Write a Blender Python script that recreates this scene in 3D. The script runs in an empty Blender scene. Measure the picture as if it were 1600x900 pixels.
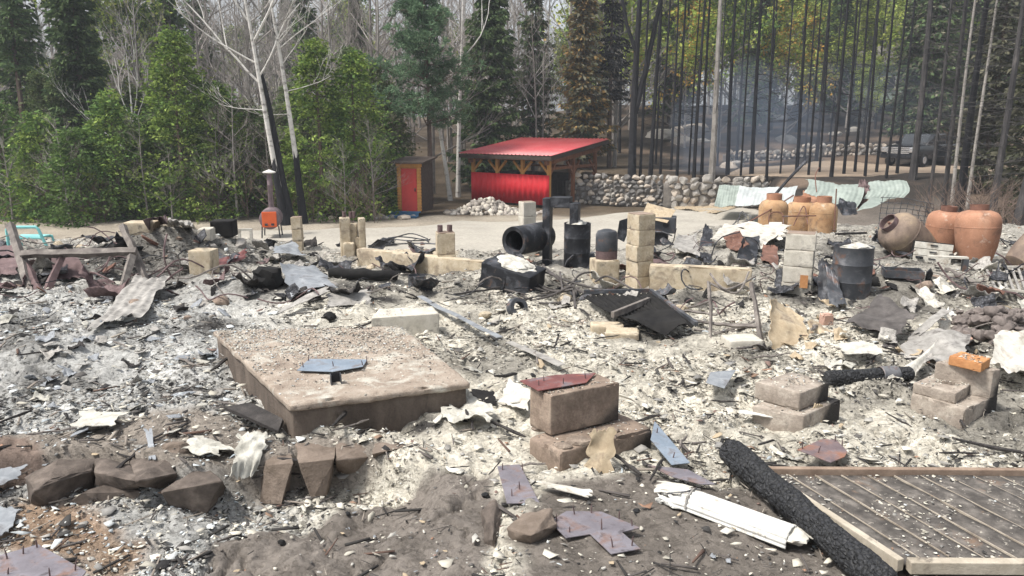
import bpy, bmesh, math, random
import numpy as np
from mathutils import Vector, Matrix, Euler

SC = bpy.context.scene
COL = SC.collection
R = math.radians

# ------------------------------------------------------------------ camera
F = 1232.0                      # focal length in pixels of a 1600 px wide frame
PITCH = R(12.0)
CAM = np.array([0.0, 0.0, 1.7])
cd = bpy.data.cameras.new('camera')
cd.sensor_fit = 'HORIZONTAL'
cd.sensor_width = 36.0
cd.lens = 36.0 * F / 1600.0
cd.clip_start = 0.05
cd.clip_end = 2000.0
cam = bpy.data.objects.new('camera', cd)
COL.objects.link(cam)
cam.location = CAM
cam.rotation_euler = (R(90) - PITCH, 0, 0)
SC.camera = cam

# ------------------------------------------------------------------ light
SUN_EL, SUN_AZ = 60.0, -112.0     # azimuth: degrees clockwise from +Y (the view), negative is left
w = bpy.data.worlds.new('World')
SC.world = w
w.use_nodes = True
wn = w.node_tree
bg = wn.nodes['Background']
sky = wn.nodes.new('ShaderNodeTexSky')
sky.sky_type = 'NISHITA'
sky.sun_disc = False
sky.sun_elevation = R(SUN_EL)
sky.sun_rotation = R(SUN_AZ)
sky.air_density = 1.0
sky.dust_density = 3.0
sky.ozone_density = 1.0
hs = wn.nodes.new('ShaderNodeHueSaturation')
hs.inputs['Saturation'].default_value = 0.30      # thin white cloud
wn.links.new(sky.outputs[0], hs.inputs['Color'])
wn.links.new(hs.outputs[0], bg.inputs['Color'])
bg.inputs['Strength'].default_value = 0.065
sd = bpy.data.lights.new('sun', 'SUN')
sd.energy = 1.5
sd.angle = R(10)
sd.color = (1.0, 0.95, 0.88)
sun = bpy.data.objects.new('sun', sd)
COL.objects.link(sun)
az, el = R(SUN_AZ), R(SUN_EL)
sdir = Vector((math.sin(az) * math.cos(el), math.cos(az) * math.cos(el), math.sin(el)))
sun.rotation_euler = sdir.to_track_quat('Z', 'Y').to_euler()
SC.view_settings.view_transform = 'Standard'
SC.view_settings.look = 'None'
SC.view_settings.exposure = 1.74
SC.view_settings.gamma = 1.0

# ------------------------------------------------------------------ projection helpers (photo pixel -> world point)
_fw = np.array([0, math.cos(PITCH), -math.sin(PITCH)])
_up = np.array([0, math.sin(PITCH), math.cos(PITCH)])


def ray(u, v):
    return _fw + np.array([1.0, 0, 0]) * (u - 800) / F + _up * (450 - v) / F


def at(u, v, Y):
    d = ray(u, v)
    return Vector(CAM + d * (Y / d[1]))


def sst(a, b, x):
    t = np.clip((np.asarray(x, float) - a) / (b - a), 0, 1)
    return t * t * (3 - 2 * t)


def hash2(ix, iy, seed):
    h = (ix.astype(np.int64) * 374761393 + iy.astype(np.int64) * 668265263 + seed * 1274126177) & 0xFFFFFFFF
    h = ((h ^ (h >> 13)) * 1274126177) & 0xFFFFFFFF
    h = h ^ (h >> 16)
    return (h & 0xFFFF) / 65535.0


def vnoise(x, y, seed=0):
    x = np.asarray(x, float); y = np.asarray(y, float)
    ix = np.floor(x); iy = np.floor(y)
    fx = x - ix; fy = y - iy
    fx = fx * fx * (3 - 2 * fx); fy = fy * fy * (3 - 2 * fy)
    a = hash2(ix, iy, seed); b = hash2(ix + 1, iy, seed)
    c = hash2(ix, iy + 1, seed); d = hash2(ix + 1, iy + 1, seed)
    return (a * (1 - fx) + b * fx) * (1 - fy) + (c * (1 - fx) + d * fx) * fy


def fbm(x, y, freq, octv=4, seed=0):
    s = 0; a = 0.5; t = 0
    for i in range(octv):
        s = s + a * vnoise(np.asarray(x) * freq, np.asarray(y) * freq, seed + i * 17)
        t += a; a *= 0.5; freq *= 2.03
    return s / t


def H0(x, y):
    """smooth ground height"""
    x = np.asarray(x, float); y = np.asarray(y, float)
    E = 10.2 + 1.0 * sst(-2.0, -4.0, x) + 2.5 * sst(1.5, 3.6, x)
    z = -2.1 * sst(E, E + 5.0, y)
    wallx = sst(3.0, 3.6, x) * sst(12.4, 11.6, x)
    right = sst(11.6, 12.4, x)
    left = 1 - np.clip(wallx + right, 0, 1)
    t = wallx * sst(36.7, 37.2, y) + right * sst(27, 39, y) + left * sst(40, 55, y)
    z = z + 1.25 * t
    rs = sst(2, 8, x)
    z = z + rs * 0.15 * np.clip(y - 47, 0, 26) + (1 - rs) * 0.05 * np.clip(y - 45, 0, 60)
    # basin below the rock ledge in the foreground
    b = sst(-2.75, -2.5, x) * sst(-0.25, -0.6, x)
    edge = 3.78 + 0.10 * np.sin(x * 5.0)
    z = z - 0.17 * b * sst(edge + 0.03, edge - 0.05, y) * (1 - 0.9 * sst(-1.55, -1.0, x + 0.6 * (3.2 - y)) * sst(3.3, 3.0, y))
    return z


def gp(u, v):
    """hit of a photo pixel's ray with the ground"""
    d = ray(u, v); d = d / d[1]
    Y = 1.0
    while Y < 160:
        p = CAM + d * Y
        if p[2] <= float(H0(p[0], p[1])):
            break
        Y *= 1.01
    lo, hi = Y / 1.01, Y
    for _ in range(20):
        m = (lo + hi) / 2
        p = CAM + d * m
        if p[2] <= float(H0(p[0], p[1])): hi = m
        else: lo = m
    return Vector(CAM + d * hi)


def mpp(P):
    """metres per photo pixel at point P"""
    return float(np.dot(np.array(P) - CAM, _fw)) / F


def gs(u, v):
    P = gp(u, v)
    return P, mpp(P)


# ------------------------------------------------------------------ objects
def tag(o, label=None, cat=None, group=None, kind=None):
    if label: o['label'] = label
    if cat: o['category'] = cat
    if group: o['group'] = group
    if kind: o['kind'] = kind
    return o


def thing(name, label, cat, loc=(0, 0, 0), rz=0.0, group=None, rot=None):
    o = bpy.data.objects.new(name, None)
    o.empty_display_size = 0.2
    COL.objects.link(o)
    o.location = loc
    o.rotation_euler = rot if rot else (0, 0, rz)
    return tag(o, label, cat, group)


def np_mesh(name, V, faces, cols=None, smooth=False):
    """faces: list of int arrays (n,k)"""
    me = bpy.data.meshes.new(name)
    V = np.asarray(V, np.float32)
    me.vertices.add(len(V))
    me.vertices.foreach_set('co', V.ravel())
    faces = [np.asarray(f, np.int32) for f in faces if len(f)]
    nl = sum(f.size for f in faces)
    me.loops.add(nl)
    me.loops.foreach_set('vertex_index', np.concatenate([f.ravel() for f in faces]))
    starts = []; off = 0
    for f in faces:
        n, k = f.shape
        starts.append(off + np.arange(n, dtype=np.int32) * k)
        off += n * k
    starts = np.concatenate(starts).astype(np.int32)
    me.polygons.add(len(starts))
    me.polygons.foreach_set('loop_start', starts)
    me.update(calc_edges=True)
    if smooth:
        me.polygons.foreach_set('use_smooth', np.ones(len(starts), bool))
    if cols is not None:
        a = me.color_attributes.new('Col', 'FLOAT_COLOR', 'POINT')
        c = np.ones((len(V), 4), np.float32)
        c[:, :cols.shape[1]] = cols
        a.data.foreach_set('color', c.ravel())
    me.validate()
    return me


def add(name, me, mat, parent=None, loc=(0, 0, 0), rot=(0, 0, 0)):
    o = bpy.data.objects.new(name, me)
    if mat is not None and len(me.materials) == 0:
        me.materials.append(mat)
    COL.objects.link(o)
    o.parent = parent
    o.location = loc
    o.rotation_euler = rot
    return o


class MB:
    """collects shapes into one mesh"""
    def __init__(self):
        self.v = []; self.f = []

    def raw(self, vs, fs, M=None):
        n = len(self.v)
        for p in vs:
            p = Vector(p)
            self.v.append(M @ p if M else p)
        for f in fs:
            self.f.append([i + n for i in f])
        return self

    def box(self, c, s, M=None, rot=None):
        sx, sy, sz = s[0] / 2, s[1] / 2, s[2] / 2
        vs = [Vector((x * sx, y * sy, z * sz)) for x in (-1, 1) for y in (-1, 1) for z in (-1, 1)]
        if rot is not None:
            m = Euler(rot).to_matrix()
            vs = [m @ p for p in vs]
        vs = [p + Vector(c) for p in vs]
        fs = [(0, 1, 3, 2), (4, 6, 7, 5), (0, 4, 5, 1), (2, 3, 7, 6), (0, 2, 6, 4), (1, 5, 7, 3)]
        return self.raw(vs, fs, M)

    def bar(self, p, q, wx, wz, roll=0.0):
        """rectangular bar from p to q"""
        p = Vector(p); q = Vector(q); d = q - p; L = d.length
        m = d.to_track_quat('Y', 'Z').to_matrix().to_4x4()
        m = Matrix.Translation((p + q) / 2) @ m @ Matrix.Rotation(roll, 4, 'Y')
        return self.box((0, 0, 0), (wx, L, wz), m)

    def tube(self, pts, r, n=8, cap=True):
        pts = [Vector(p) for p in pts]
        rr = r if isinstance(r, (list, tuple)) else [r] * len(pts)
        vs = []; fs = []
        prev = None
        for i, p in enumerate(pts):
            a = pts[max(0, i - 1)]; b = pts[min(len(pts) - 1, i + 1)]
            t = (b - a)
            t = t.normalized() if t.length > 1e-9 else Vector((0, 0, 1))
            if prev is None:
                ref = Vector((0, 0, 1)) if abs(t.z) < 0.9 else Vector((1, 0, 0))
                x = t.cross(ref).normalized()
            else:
                x = (prev - t * prev.dot(t)).normalized()
            prev = x
            y = t.cross(x)
            for k in range(n):
                an = 2 * math.pi * k / n
                vs.append(p + (x * math.cos(an) + y * math.sin(an)) * rr[i])
        for i in range(len(pts) - 1):
            for k in range(n):
                k2 = (k + 1) % n
                fs.append((i * n + k, i * n + k2, (i + 1) * n + k2, (i + 1) * n + k))
        if cap:
            fs.append(tuple(range(n - 1, -1, -1)))
            fs.append(tuple((len(pts) - 1) * n + k for k in range(n)))
        return self.raw(vs, fs)

    def lathe(self, prof, n=24, M=None, cap=True):
        """prof: list of (r, z)"""
        vs = []; fs = []
        for (r, z) in prof:
            for k in range(n):
                a = 2 * math.pi * k / n
                vs.append((r * math.cos(a), r * math.sin(a), z))
        m = len(prof)
        for i in range(m - 1):
            for k in range(n):
                k2 = (k + 1) % n
                fs.append((i * n + k, i * n + k2, (i + 1) * n + k2, (i + 1) * n + k))
        if cap:
            fs.append(tuple(range(n - 1, -1, -1)))
            fs.append(tuple((m - 1) * n + k for k in range(n)))
        return self.raw(vs, fs, M)

    def prism(self, poly, z0, z1, M=None):
        n = len(poly)
        vs = [(p[0], p[1], z0) for p in poly] + [(p[0], p[1], z1) for p in poly]
        fs = [tuple(range(n - 1, -1, -1)), tuple(range(n, 2 * n))]
        for i in range(n):
            j = (i + 1) % n
            fs.append((i, j, n + j, n + i))
        return self.raw(vs, fs, M)

    def mesh(self, name, smooth=False, bevel=0.0):
        me = bpy.data.meshes.new(name)
        me.from_pydata([tuple(p) for p in self.v], [], self.f)
        if bevel > 0:
            bm = bmesh.new(); bm.from_mesh(me)
            bmesh.ops.recalc_face_normals(bm, faces=bm.faces)
            es = [e for e in bm.edges if len(e.link_faces) == 2 and e.calc_face_angle(0) > 0.6]
            bmesh.ops.bevel(bm, geom=es, offset=bevel, segments=2, affect='EDGES', profile=0.6, clamp_overlap=True)
            bm.to_mesh(me); bm.free()
        else:
            bm = bmesh.new(); bm.from_mesh(me)
            bmesh.ops.recalc_face_normals(bm, faces=bm.faces)
            bm.to_mesh(me); bm.free()
        if smooth:
            me.polygons.foreach_set('use_smooth', np.ones(len(me.polygons), bool))
            try:
                me.set_sharp_from_angle(angle=R(38))
            except Exception:
                pass
        me.update()
        return me

    def obj(self, name, mat, parent=None, loc=(0, 0, 0), rot=(0, 0, 0), smooth=False, bevel=0.0):
        return add(name, self.mesh(name, smooth, bevel), mat, parent, loc, rot)


def n3(p, s=1.0):
    from mathutils import noise
    return noise.noise(Vector(p) * s)


def rough_box(size, r=0.015, n=8, amp=0.006, seed=0, recess=None, freq=6.0, chip=0.0):
    """a worn block standing on z=0: rounded, uneven edges; recess=(cx,cy,wx,wy,depth) in its top"""
    sx, sy, sz = size
    bm = bmesh.new()
    cnt = [max(3, int(n * sz_ / max(size)) + 2) for sz_ in size]
    verts = {}

    def gv(p):
        k = (round(p[0], 5), round(p[1], 5), round(p[2], 5))
        if k not in verts:
            verts[k] = bm.verts.new(p)
        return verts[k]
    def tt(nn):
        # grid parameters with extra lines close to the edges
        a = list(np.linspace(-0.5, 0.5, nn))
        return a
    for ax in range(3):
        o1, o2 = (ax + 1) % 3, (ax + 2) % 3
        for sgn in (-0.5, 0.5):
            e1 = [-0.5, -0.5 + r / size[o1]] + list(np.linspace(-0.5, 0.5, cnt[o1])[1:-1]) + [0.5 - r / size[o1], 0.5]
            e2 = [-0.5, -0.5 + r / size[o2]] + list(np.linspace(-0.5, 0.5, cnt[o2])[1:-1]) + [0.5 - r / size[o2], 0.5]
            e1.sort(); e2.sort()
            for i in range(len(e1) - 1):
                for j in range(len(e2) - 1):
                    q = []
                    for (a, b) in ((i, j), (i + 1, j), (i + 1, j + 1), (i, j + 1)):
                        p = [0, 0, 0]
                        p[ax] = sgn * size[ax]; p[o1] = e1[a] * size[o1]; p[o2] = e2[b] * size[o2]
                        q.append(gv(tuple(p)))
                    try:
                        bm.faces.new(q)
                    except ValueError:
                        pass
    so = Vector((seed * 3.17, seed * 1.71, seed * 5.3))
    for v in bm.verts:
        p = v.co.copy()
        inner = Vector([max(-s / 2 + r, min(s / 2 - r, c)) for s, c in zip(size, p)])
        d = p - inner
        if d.length > 1e-7:
            edge = sum(1 for k in range(3) if abs(p[k]) > size[k] / 2 - r * 0.5)
            nd = d.normalized()
            p = inner + nd * r
            dn = n3(p + so, freq) * amp + n3(p + so, freq * 3.1) * amp * 0.5
            if edge >= 2 and chip > 0:
                c = n3(p + so * 1.3, freq * 1.4)
                if c > 0.15: dn -= chip * (c - 0.15) * 2.2
            p += nd * dn
        if recess and v.co.z > sz / 2 - 1e-4:
            cx, cy, wx, wy, dp = recess
            if abs(v.co.x - cx) < wx / 2 and abs(v.co.y - cy) < wy / 2:
                p.z -= dp
        p.z += sz / 2
        v.co = p
    bmesh.ops.recalc_face_normals(bm, faces=bm.faces)
    me = bpy.data.meshes.new('block')
    bm.to_mesh(me); bm.free()
    me.polygons.foreach_set('use_smooth', np.ones(len(me.polygons), bool))
    try: me.set_sharp_from_angle(angle=R(40))
    except Exception: pass
    return me


def rock_mesh(size, seed, cuts=9, sub=2, amp=0.05, lo=0.55, hi=0.9):
    """angular stone: a sphere cut by random planes"""
    rng = random.Random(seed)
    bm = bmesh.new()
    bmesh.ops.create_icosphere(bm, subdivisions=sub, radius=1.0)
    pl = []
    for _ in range(cuts):
        n = Vector((rng.gauss(0, 1), rng.gauss(0, 1), rng.gauss(0, 1))).normalized()
        pl.append((n, rng.uniform(lo, hi)))
    off = Vector((seed * 1.3, seed * 0.7, seed * 2.1))
    for v in bm.verts:
        p = v.co.copy()
        for n, d in pl:
            e = p.dot(n)
            if e > d: p -= n * (e - d) * 0.92
        p += v.co * amp * n3(p * 2.3 + off)
        v.co = Vector((p.x * size[0], p.y * size[1], p.z * size[2]))
    bmesh.ops.recalc_face_normals(bm, faces=bm.faces)
    me = bpy.data.meshes.new('stone')
    bm.to_mesh(me); bm.free()
    if sub >= 3:
        me.polygons.foreach_set('use_smooth', np.ones(len(me.polygons), bool))
        try: me.set_sharp_from_angle(angle=R(28))
        except Exception: pass
    return me


def solid_grid(P, t):
    """P (nu,nv,3) surface points -> closed thin plate"""
    P = np.asarray(P, float)
    du = np.gradient(P, axis=0); dv = np.gradient(P, axis=1)
    N = np.cross(du, dv); N /= np.linalg.norm(N, axis=2, keepdims=True) + 1e-9
    A = P + N * t / 2; B = P - N * t / 2
    nu, nv = P.shape[:2]
    V = np.concatenate([A.reshape(-1, 3), B.reshape(-1, 3)])
    idx = np.arange(nu * nv).reshape(nu, nv)
    q = np.stack([idx[:-1, :-1], idx[1:, :-1], idx[1:, 1:], idx[:-1, 1:]], -1).reshape(-1, 4)
    q2 = q[:, ::-1] + nu * nv
    rim = np.concatenate([idx[0, :], idx[1:, -1], idx[-1, -2::-1], idx[-2:0:-1, 0]])
    nx = np.roll(rim, -1)
    q3 = np.stack([rim, nx, nx + nu * nv, rim + nu * nv], -1)
    return V, [q, q2, q3]


def sheet(name, corners, mat, label=None, cat='sheet', t=0.004, nu=16, nv=12, warp=0.03, wf=2.0, seed=0,
          corr=None, curl=None, parent=None, group=None, smooth=True, ragged=0.0):
    """bent sheet from four world corners (a,b,c,d around): warp noise, corr=(count, height) ribs along a->b count, curl(s,t)->offset vec"""
    a, b, c, d = [np.array(k, float) for k in corners]
    org = (a + b + c + d) / 4
    S, T = np.meshgrid(np.linspace(0, 1, nu), np.linspace(0, 1, nv), indexing='ij')
    if ragged:
        rg = ragged * (fbm(T * 7 + seed, S * 0 + 3, 1.0, 3, seed) - 0.5)
        S2 = np.clip(S + rg * (S - 0.5) * 2, -0.3, 1.3)
        T2 = T + ragged * (fbm(S * 7 + seed, T * 0 + 9, 1.0, 3, seed + 5) - 0.5) * (T - 0.5) * 2
    else:
        S2, T2 = S, T
    P = (a[None, None] * ((1 - S2) * (1 - T2))[..., None] + b * (S2 * (1 - T2))[..., None]
         + c * (S2 * T2)[..., None] + d * ((1 - S2) * T2)[..., None])
    n = np.cross(b - a, d - a); n /= np.linalg.norm(n) + 1e-9
    L1 = np.linalg.norm(b - a); L2 = np.linalg.norm(d - a)
    h = warp * (fbm(S * L1 + seed * 3.1, T * L2 + seed, wf, 3, seed) - 0.5) * 2
    if corr:
        h = h + corr[1] * np.sin(S * corr[0] * 2 * math.pi)
    P = P + n * h[..., None]
    if curl is not None:
        P = P + curl(S, T)
    V, fs = solid_grid(P - org, t)
    me = np_mesh(name, V, fs, smooth=smooth)
    if smooth:
        try: me.set_sharp_from_angle(angle=R(45))
        except Exception: pass
    o = add(name, me, mat, parent, loc=org)
    if parent is None:
        tag(o, label, cat, group)
    return o
# ------------------------------------------------------------------ materials
MATS = {}


def mk(name):
    m = bpy.data.materials.new(name)
    m.use_nodes = True
    return m, m.node_tree, m.node_tree.nodes['Principled BSDF']


def ramp(nt, stops):
    r = nt.nodes.new('ShaderNodeValToRGB')
    el = r.color_ramp.elements
    while len(el) < len(stops): el.new(0.5)
    for e, (p, c) in zip(el, stops):
        e.position = p
        e.color = (c[0], c[1], c[2], 1)
    return r


def tex(nt, kind='noise', scale=5.0, detail=6.0, rough=0.6, coord='Object', stretch=None, dist=0.0):
    tc = nt.nodes.new('ShaderNodeTexCoord')
    src = tc.outputs[coord]
    if stretch:
        mp = nt.nodes.new('ShaderNodeMapping')
        mp.inputs['Scale'].default_value = stretch
        nt.links.new(src, mp.inputs[0]); src = mp.outputs[0]
    if kind == 'noise':
        n = nt.nodes.new('ShaderNodeTexNoise')
        n.inputs['Scale'].default_value = scale
        n.inputs['Detail'].default_value = detail
        n.inputs['Roughness'].default_value = rough
        n.inputs['Distortion'].default_value = dist
    else:
        n = nt.nodes.new('ShaderNodeTexVoronoi')
        n.inputs['Scale'].default_value = scale
        if kind == 'crack': n.feature = 'DISTANCE_TO_EDGE'
    nt.links.new(src, n.inputs['Vector'])
    return n


def mat(name, stops, scale=6.0, rough=0.85, metal=0.0, bump=0.3, bscale=60.0, stretch=None, spots=None, spec=0.3,
        bdist=0.01, fine=0.25, soot_dark=None):
    """noise ramp colour + optional second stain layer spots=(colour, scale, lo, hi) + fine bump"""
    if name in MATS: return MATS[name]
    m, nt, b = mk(name)
    n1 = tex(nt, 'noise', scale, 8, 0.62, stretch=stretch)
    r = ramp(nt, stops)
    nt.links.new(n1.outputs['Fac'], r.inputs[0])
    col = r.outputs[0]
    if spots:
        sl = spots if isinstance(spots, list) else [spots]
        for (c, s, lo, hi) in sl:
            n2 = tex(nt, 'noise', s, 7, 0.65, stretch=stretch, dist=0.4)
            rr = ramp(nt, [(lo, (0, 0, 0)), (hi, (1, 1, 1))])
            nt.links.new(n2.outputs['Fac'], rr.inputs[0])
            mx = nt.nodes.new('ShaderNodeMixRGB')
            nt.links.new(rr.outputs[0], mx.inputs[0])
            nt.links.new(col, mx.inputs[1])
            mx.inputs[2].default_value = (c[0], c[1], c[2], 1)
            col = mx.outputs[0]
    if soot_dark:                       # darker towards one end of the piece: (direction, start, end)
        dr, lo, hi = soot_dark
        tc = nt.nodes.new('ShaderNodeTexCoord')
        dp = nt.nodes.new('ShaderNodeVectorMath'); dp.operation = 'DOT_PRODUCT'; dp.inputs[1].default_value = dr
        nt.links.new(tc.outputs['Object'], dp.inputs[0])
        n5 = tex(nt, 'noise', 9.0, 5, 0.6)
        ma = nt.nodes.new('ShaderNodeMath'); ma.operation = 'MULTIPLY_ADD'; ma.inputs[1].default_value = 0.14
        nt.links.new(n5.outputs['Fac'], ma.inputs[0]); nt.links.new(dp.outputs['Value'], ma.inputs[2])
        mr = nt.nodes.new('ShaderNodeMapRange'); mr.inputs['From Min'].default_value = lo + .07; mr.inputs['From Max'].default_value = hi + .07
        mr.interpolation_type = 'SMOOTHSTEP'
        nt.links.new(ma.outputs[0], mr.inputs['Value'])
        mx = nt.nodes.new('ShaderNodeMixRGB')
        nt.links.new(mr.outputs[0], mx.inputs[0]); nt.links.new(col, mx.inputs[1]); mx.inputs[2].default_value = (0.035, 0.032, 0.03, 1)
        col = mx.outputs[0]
    nf = tex(nt, 'noise', bscale, 8, 0.7)
    if fine > 0:
        mx = nt.nodes.new('ShaderNodeMixRGB'); mx.blend_type = 'OVERLAY'
        mx.inputs[0].default_value = fine
        nt.links.new(col, mx.inputs[1]); nt.links.new(nf.outputs['Fac'], mx.inputs[2])
        col = mx.outputs[0]
    nt.links.new(col, b.inputs['Base Color'])
    b.inputs['Roughness'].default_value = rough
    b.inputs['Metallic'].default_value = metal
    b.inputs['Specular IOR Level'].default_value = spec
    if bump > 0:
        bp = nt.nodes.new('ShaderNodeBump')
        bp.inputs['Strength'].default_value = bump
        bp.inputs['Distance'].default_value = bdist
        nt.links.new(nf.outputs['Fac'], bp.inputs['Height'])
        nt.links.new(bp.outputs[0], b.inputs['Normal'])
    MATS[name] = m
    return m


M = {}
M['concrete'] = mat('concrete_tan', [(0.3, (0.36, 0.29, 0.20)), (0.55, (0.50, 0.43, 0.32)), (0.75, (0.56, 0.50, 0.40))], 9.0,
                    spots=[((0.24, 0.195, 0.145), 6.0, 0.50, 0.64), ((0.09, 0.08, 0.07), 9.0, 0.58, 0.70)], bscale=70, bump=0.5)
M['concrete_pale'] = mat('concrete_pale', [(0.3, (0.42, 0.39, 0.33)), (0.7, (0.60, 0.57, 0.50))], 9.0,
                         spots=[((0.22, 0.20, 0.18), 7.0, 0.56, 0.70)], bscale=70, bump=0.5)
M['concrete_scorched'] = mat('concrete_scorched', [(0.3, (0.17, 0.125, 0.10)), (0.5, (0.26, 0.20, 0.16)), (0.72, (0.37, 0.29, 0.23))], 3.0,
                             spots=[((0.05, 0.04, 0.035), 2.6, 0.56, 0.72), ((0.42, 0.36, 0.29), 9.0, 0.64, 0.72)], bscale=55, bump=0.5)
M['slab'] = mat('concrete_slab_brown', [(0.3, (0.145, 0.115, 0.092)), (0.5, (0.225, 0.18, 0.145)), (0.72, (0.34, 0.28, 0.225))], 9.0, fine=.5,
                spots=[((0.06, 0.05, 0.042), 4.0, 0.54, 0.70), ((0.035, 0.03, 0.027), 9.0, 0.62, 0.70), ((0.45, 0.38, 0.31), 14.0, 0.62, 0.70)], bscale=70, bump=0.6)
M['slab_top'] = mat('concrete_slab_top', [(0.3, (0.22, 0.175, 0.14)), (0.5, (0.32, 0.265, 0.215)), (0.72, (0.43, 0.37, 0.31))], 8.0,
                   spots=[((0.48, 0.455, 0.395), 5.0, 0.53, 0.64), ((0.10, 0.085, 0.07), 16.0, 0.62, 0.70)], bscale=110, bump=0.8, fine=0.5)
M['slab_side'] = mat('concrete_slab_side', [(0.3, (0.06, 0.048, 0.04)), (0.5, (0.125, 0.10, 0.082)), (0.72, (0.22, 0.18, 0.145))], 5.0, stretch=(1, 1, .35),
                    spots=[((0.03, 0.027, 0.024), 6.0, 0.56, 0.70)], bscale=80, bump=0.6, fine=0.4)  # scorched sides, with the shade of the front also put into the colour
M['pipe_brown'] = mat('pipe_brown', [(0.3, (0.045, 0.040, 0.038)), (0.6, (0.11, 0.10, 0.095)), (0.8, (0.20, 0.18, 0.165))], 9.0, rough=.7, metal=.15, bump=.2)
M['mauve'] = mat('concrete_mauve', [(0.3, (0.19, 0.16, 0.135)), (0.5, (0.30, 0.26, 0.22)), (0.72, (0.45, 0.40, 0.34))], 9.0, fine=.5,
                 spots=[((0.06, 0.052, 0.046), 5.0, 0.56, 0.70)], bscale=55, bump=0.5)
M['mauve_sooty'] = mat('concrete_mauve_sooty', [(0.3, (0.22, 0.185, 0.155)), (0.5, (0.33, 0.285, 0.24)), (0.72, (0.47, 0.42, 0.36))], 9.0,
                       spots=[((0.10, 0.085, 0.075), 6.0, 0.56, 0.70)], bscale=60, bump=0.6, fine=.5, soot_dark=((1.0, 0.1, -0.35), .06, .13))  # darker towards the right end
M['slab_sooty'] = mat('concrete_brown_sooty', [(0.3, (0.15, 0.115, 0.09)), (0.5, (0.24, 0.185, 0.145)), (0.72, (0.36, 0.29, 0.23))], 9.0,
                      spots=[((0.06, 0.05, 0.042), 5.0, 0.56, 0.70)], bscale=70, bump=0.6, fine=.5, soot_dark=((0.75, 0.0, -0.8), .05, .17))  # darker towards the lower right
M['black_steel'] = mat('black_steel', [(0.3, (0.013, 0.014, 0.017)), (0.6, (0.034, 0.036, 0.042)), (0.8, (0.085, 0.085, 0.093))], 5.0, rough=0.55,
                       metal=0.3, bump=0.3, spots=[((0.12, 0.125, 0.14), 5.0, 0.50, 0.66), ((0.13, 0.085, 0.065), 10.0, 0.60, 0.70)], spec=0.35)
M['grey_steel'] = mat('grey_steel', [(0.3, (0.040, 0.044, 0.052)), (0.6, (0.085, 0.09, 0.10)), (0.8, (0.19, 0.19, 0.20))], 5.0, rough=0.55,
                      metal=0.3, bump=0.3, spots=[((0.19, 0.19, 0.20), 5.0, 0.52, 0.68), ((0.15, 0.085, 0.06), 9.0, 0.56, 0.68)], spec=0.35)
M['plate'] = mat('plate_steel', [(0.3, (0.15, 0.135, 0.15)), (0.55, (0.24, 0.225, 0.25)), (0.8, (0.33, 0.32, 0.35))], 5.0, rough=0.5, metal=0.35,
                 bump=0.1, spots=[((0.24, 0.145, 0.11), 9.0, 0.50, 0.68), ((0.08, 0.07, 0.075), 16.0, 0.56, 0.70)], spec=0.45)
M['plate_blue'] = mat('plate_blue', [(0.3, (0.20, 0.25, 0.31)), (0.7, (0.36, 0.42, 0.49))], 5.0, rough=0.45, metal=0.4, bump=0.1,
                      spots=[((0.2, 0.17, 0.16), 11.0, 0.52, 0.70)], spec=0.45)
M['plate_red'] = mat('plate_red', [(0.3, (0.13, 0.055, 0.055)), (0.6, (0.24, 0.09, 0.08)), (0.8, (0.26, 0.20, 0.22))], 6.0, rough=0.5, metal=0.3,
                     bump=0.12, spots=[((0.36, 0.13, 0.09), 9.0, 0.52, 0.66), ((0.20, 0.17, 0.18), 7.0, 0.50, 0.62)], spec=0.4)
M['plate_rusty'] = mat('plate_rusty', [(0.3, (0.13, 0.095, 0.10)), (0.55, (0.21, 0.165, 0.17)), (0.8, (0.28, 0.25, 0.27))], 8.0, rough=.55, metal=.3, bump=.15, spots=[((.30, .15, .10), 6.0, .47, .62)], spec=.4)
M['rust'] = mat('rust', [(0.3, (0.09, 0.05, 0.04)), (0.55, (0.19, 0.10, 0.075)), (0.8, (0.30, 0.17, 0.12))], 7.0, rough=0.85, metal=0.1, bump=0.3,
                spots=[((0.22, 0.20, 0.20), 5.0, 0.58, 0.7)])
M['rust_purple'] = mat('rust_purple', [(0.3, (0.08, 0.055, 0.055)), (0.6, (0.16, 0.11, 0.11)), (0.8, (0.25, 0.21, 0.21))], 7.0, rough=0.8, metal=0.1)
M['tank_orange'] = mat('tank_orange', [(0.3, (0.27, 0.135, 0.085)), (0.55, (0.39, 0.205, 0.13)), (0.8, (0.46, 0.29, 0.20))], 3.0, rough=0.8, bump=0.1,
                       spots=[((0.15, 0.09, 0.065), 5.0, 0.52, 0.72), ((0.46, 0.36, 0.29), 9.0, 0.60, 0.70)])
M['tank_tan'] = mat('tank_tan', [(0.3, (0.30, 0.17, 0.085)), (0.55, (0.42, 0.27, 0.15)), (0.8, (0.48, 0.36, 0.24))], 4.0, rough=0.8, bump=0.1,
                    spots=[((0.17, 0.11, 0.075), 6.0, 0.50, 0.70), ((0.45, 0.38, 0.29), 10.0, 0.60, 0.70)])
M['tank_sooty'] = mat('tank_sooty', [(0.3, (0.10, 0.075, 0.065)), (0.5, (0.21, 0.16, 0.125)), (0.7, (0.33, 0.26, 0.175))], 4.0, rough=0.8, bump=0.1,
                      spots=[((0.05, 0.045, 0.04), 2.5, 0.52, 0.7)])
M['soot'] = mat('soot', [(0.3, (0.006, 0.006, 0.007)), (0.7, (0.022, 0.021, 0.020))], 9.0, rough=0.95, bump=0.4)
M['char_wood'] = mat('charred_wood', [(0.3, (0.02, 0.019, 0.019)), (0.6, (0.055, 0.05, 0.048)), (0.8, (0.13, 0.12, 0.11))], 9.0, rough=0.9, bump=0.6,
                     stretch=(1, 1, 0.4))
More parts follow.
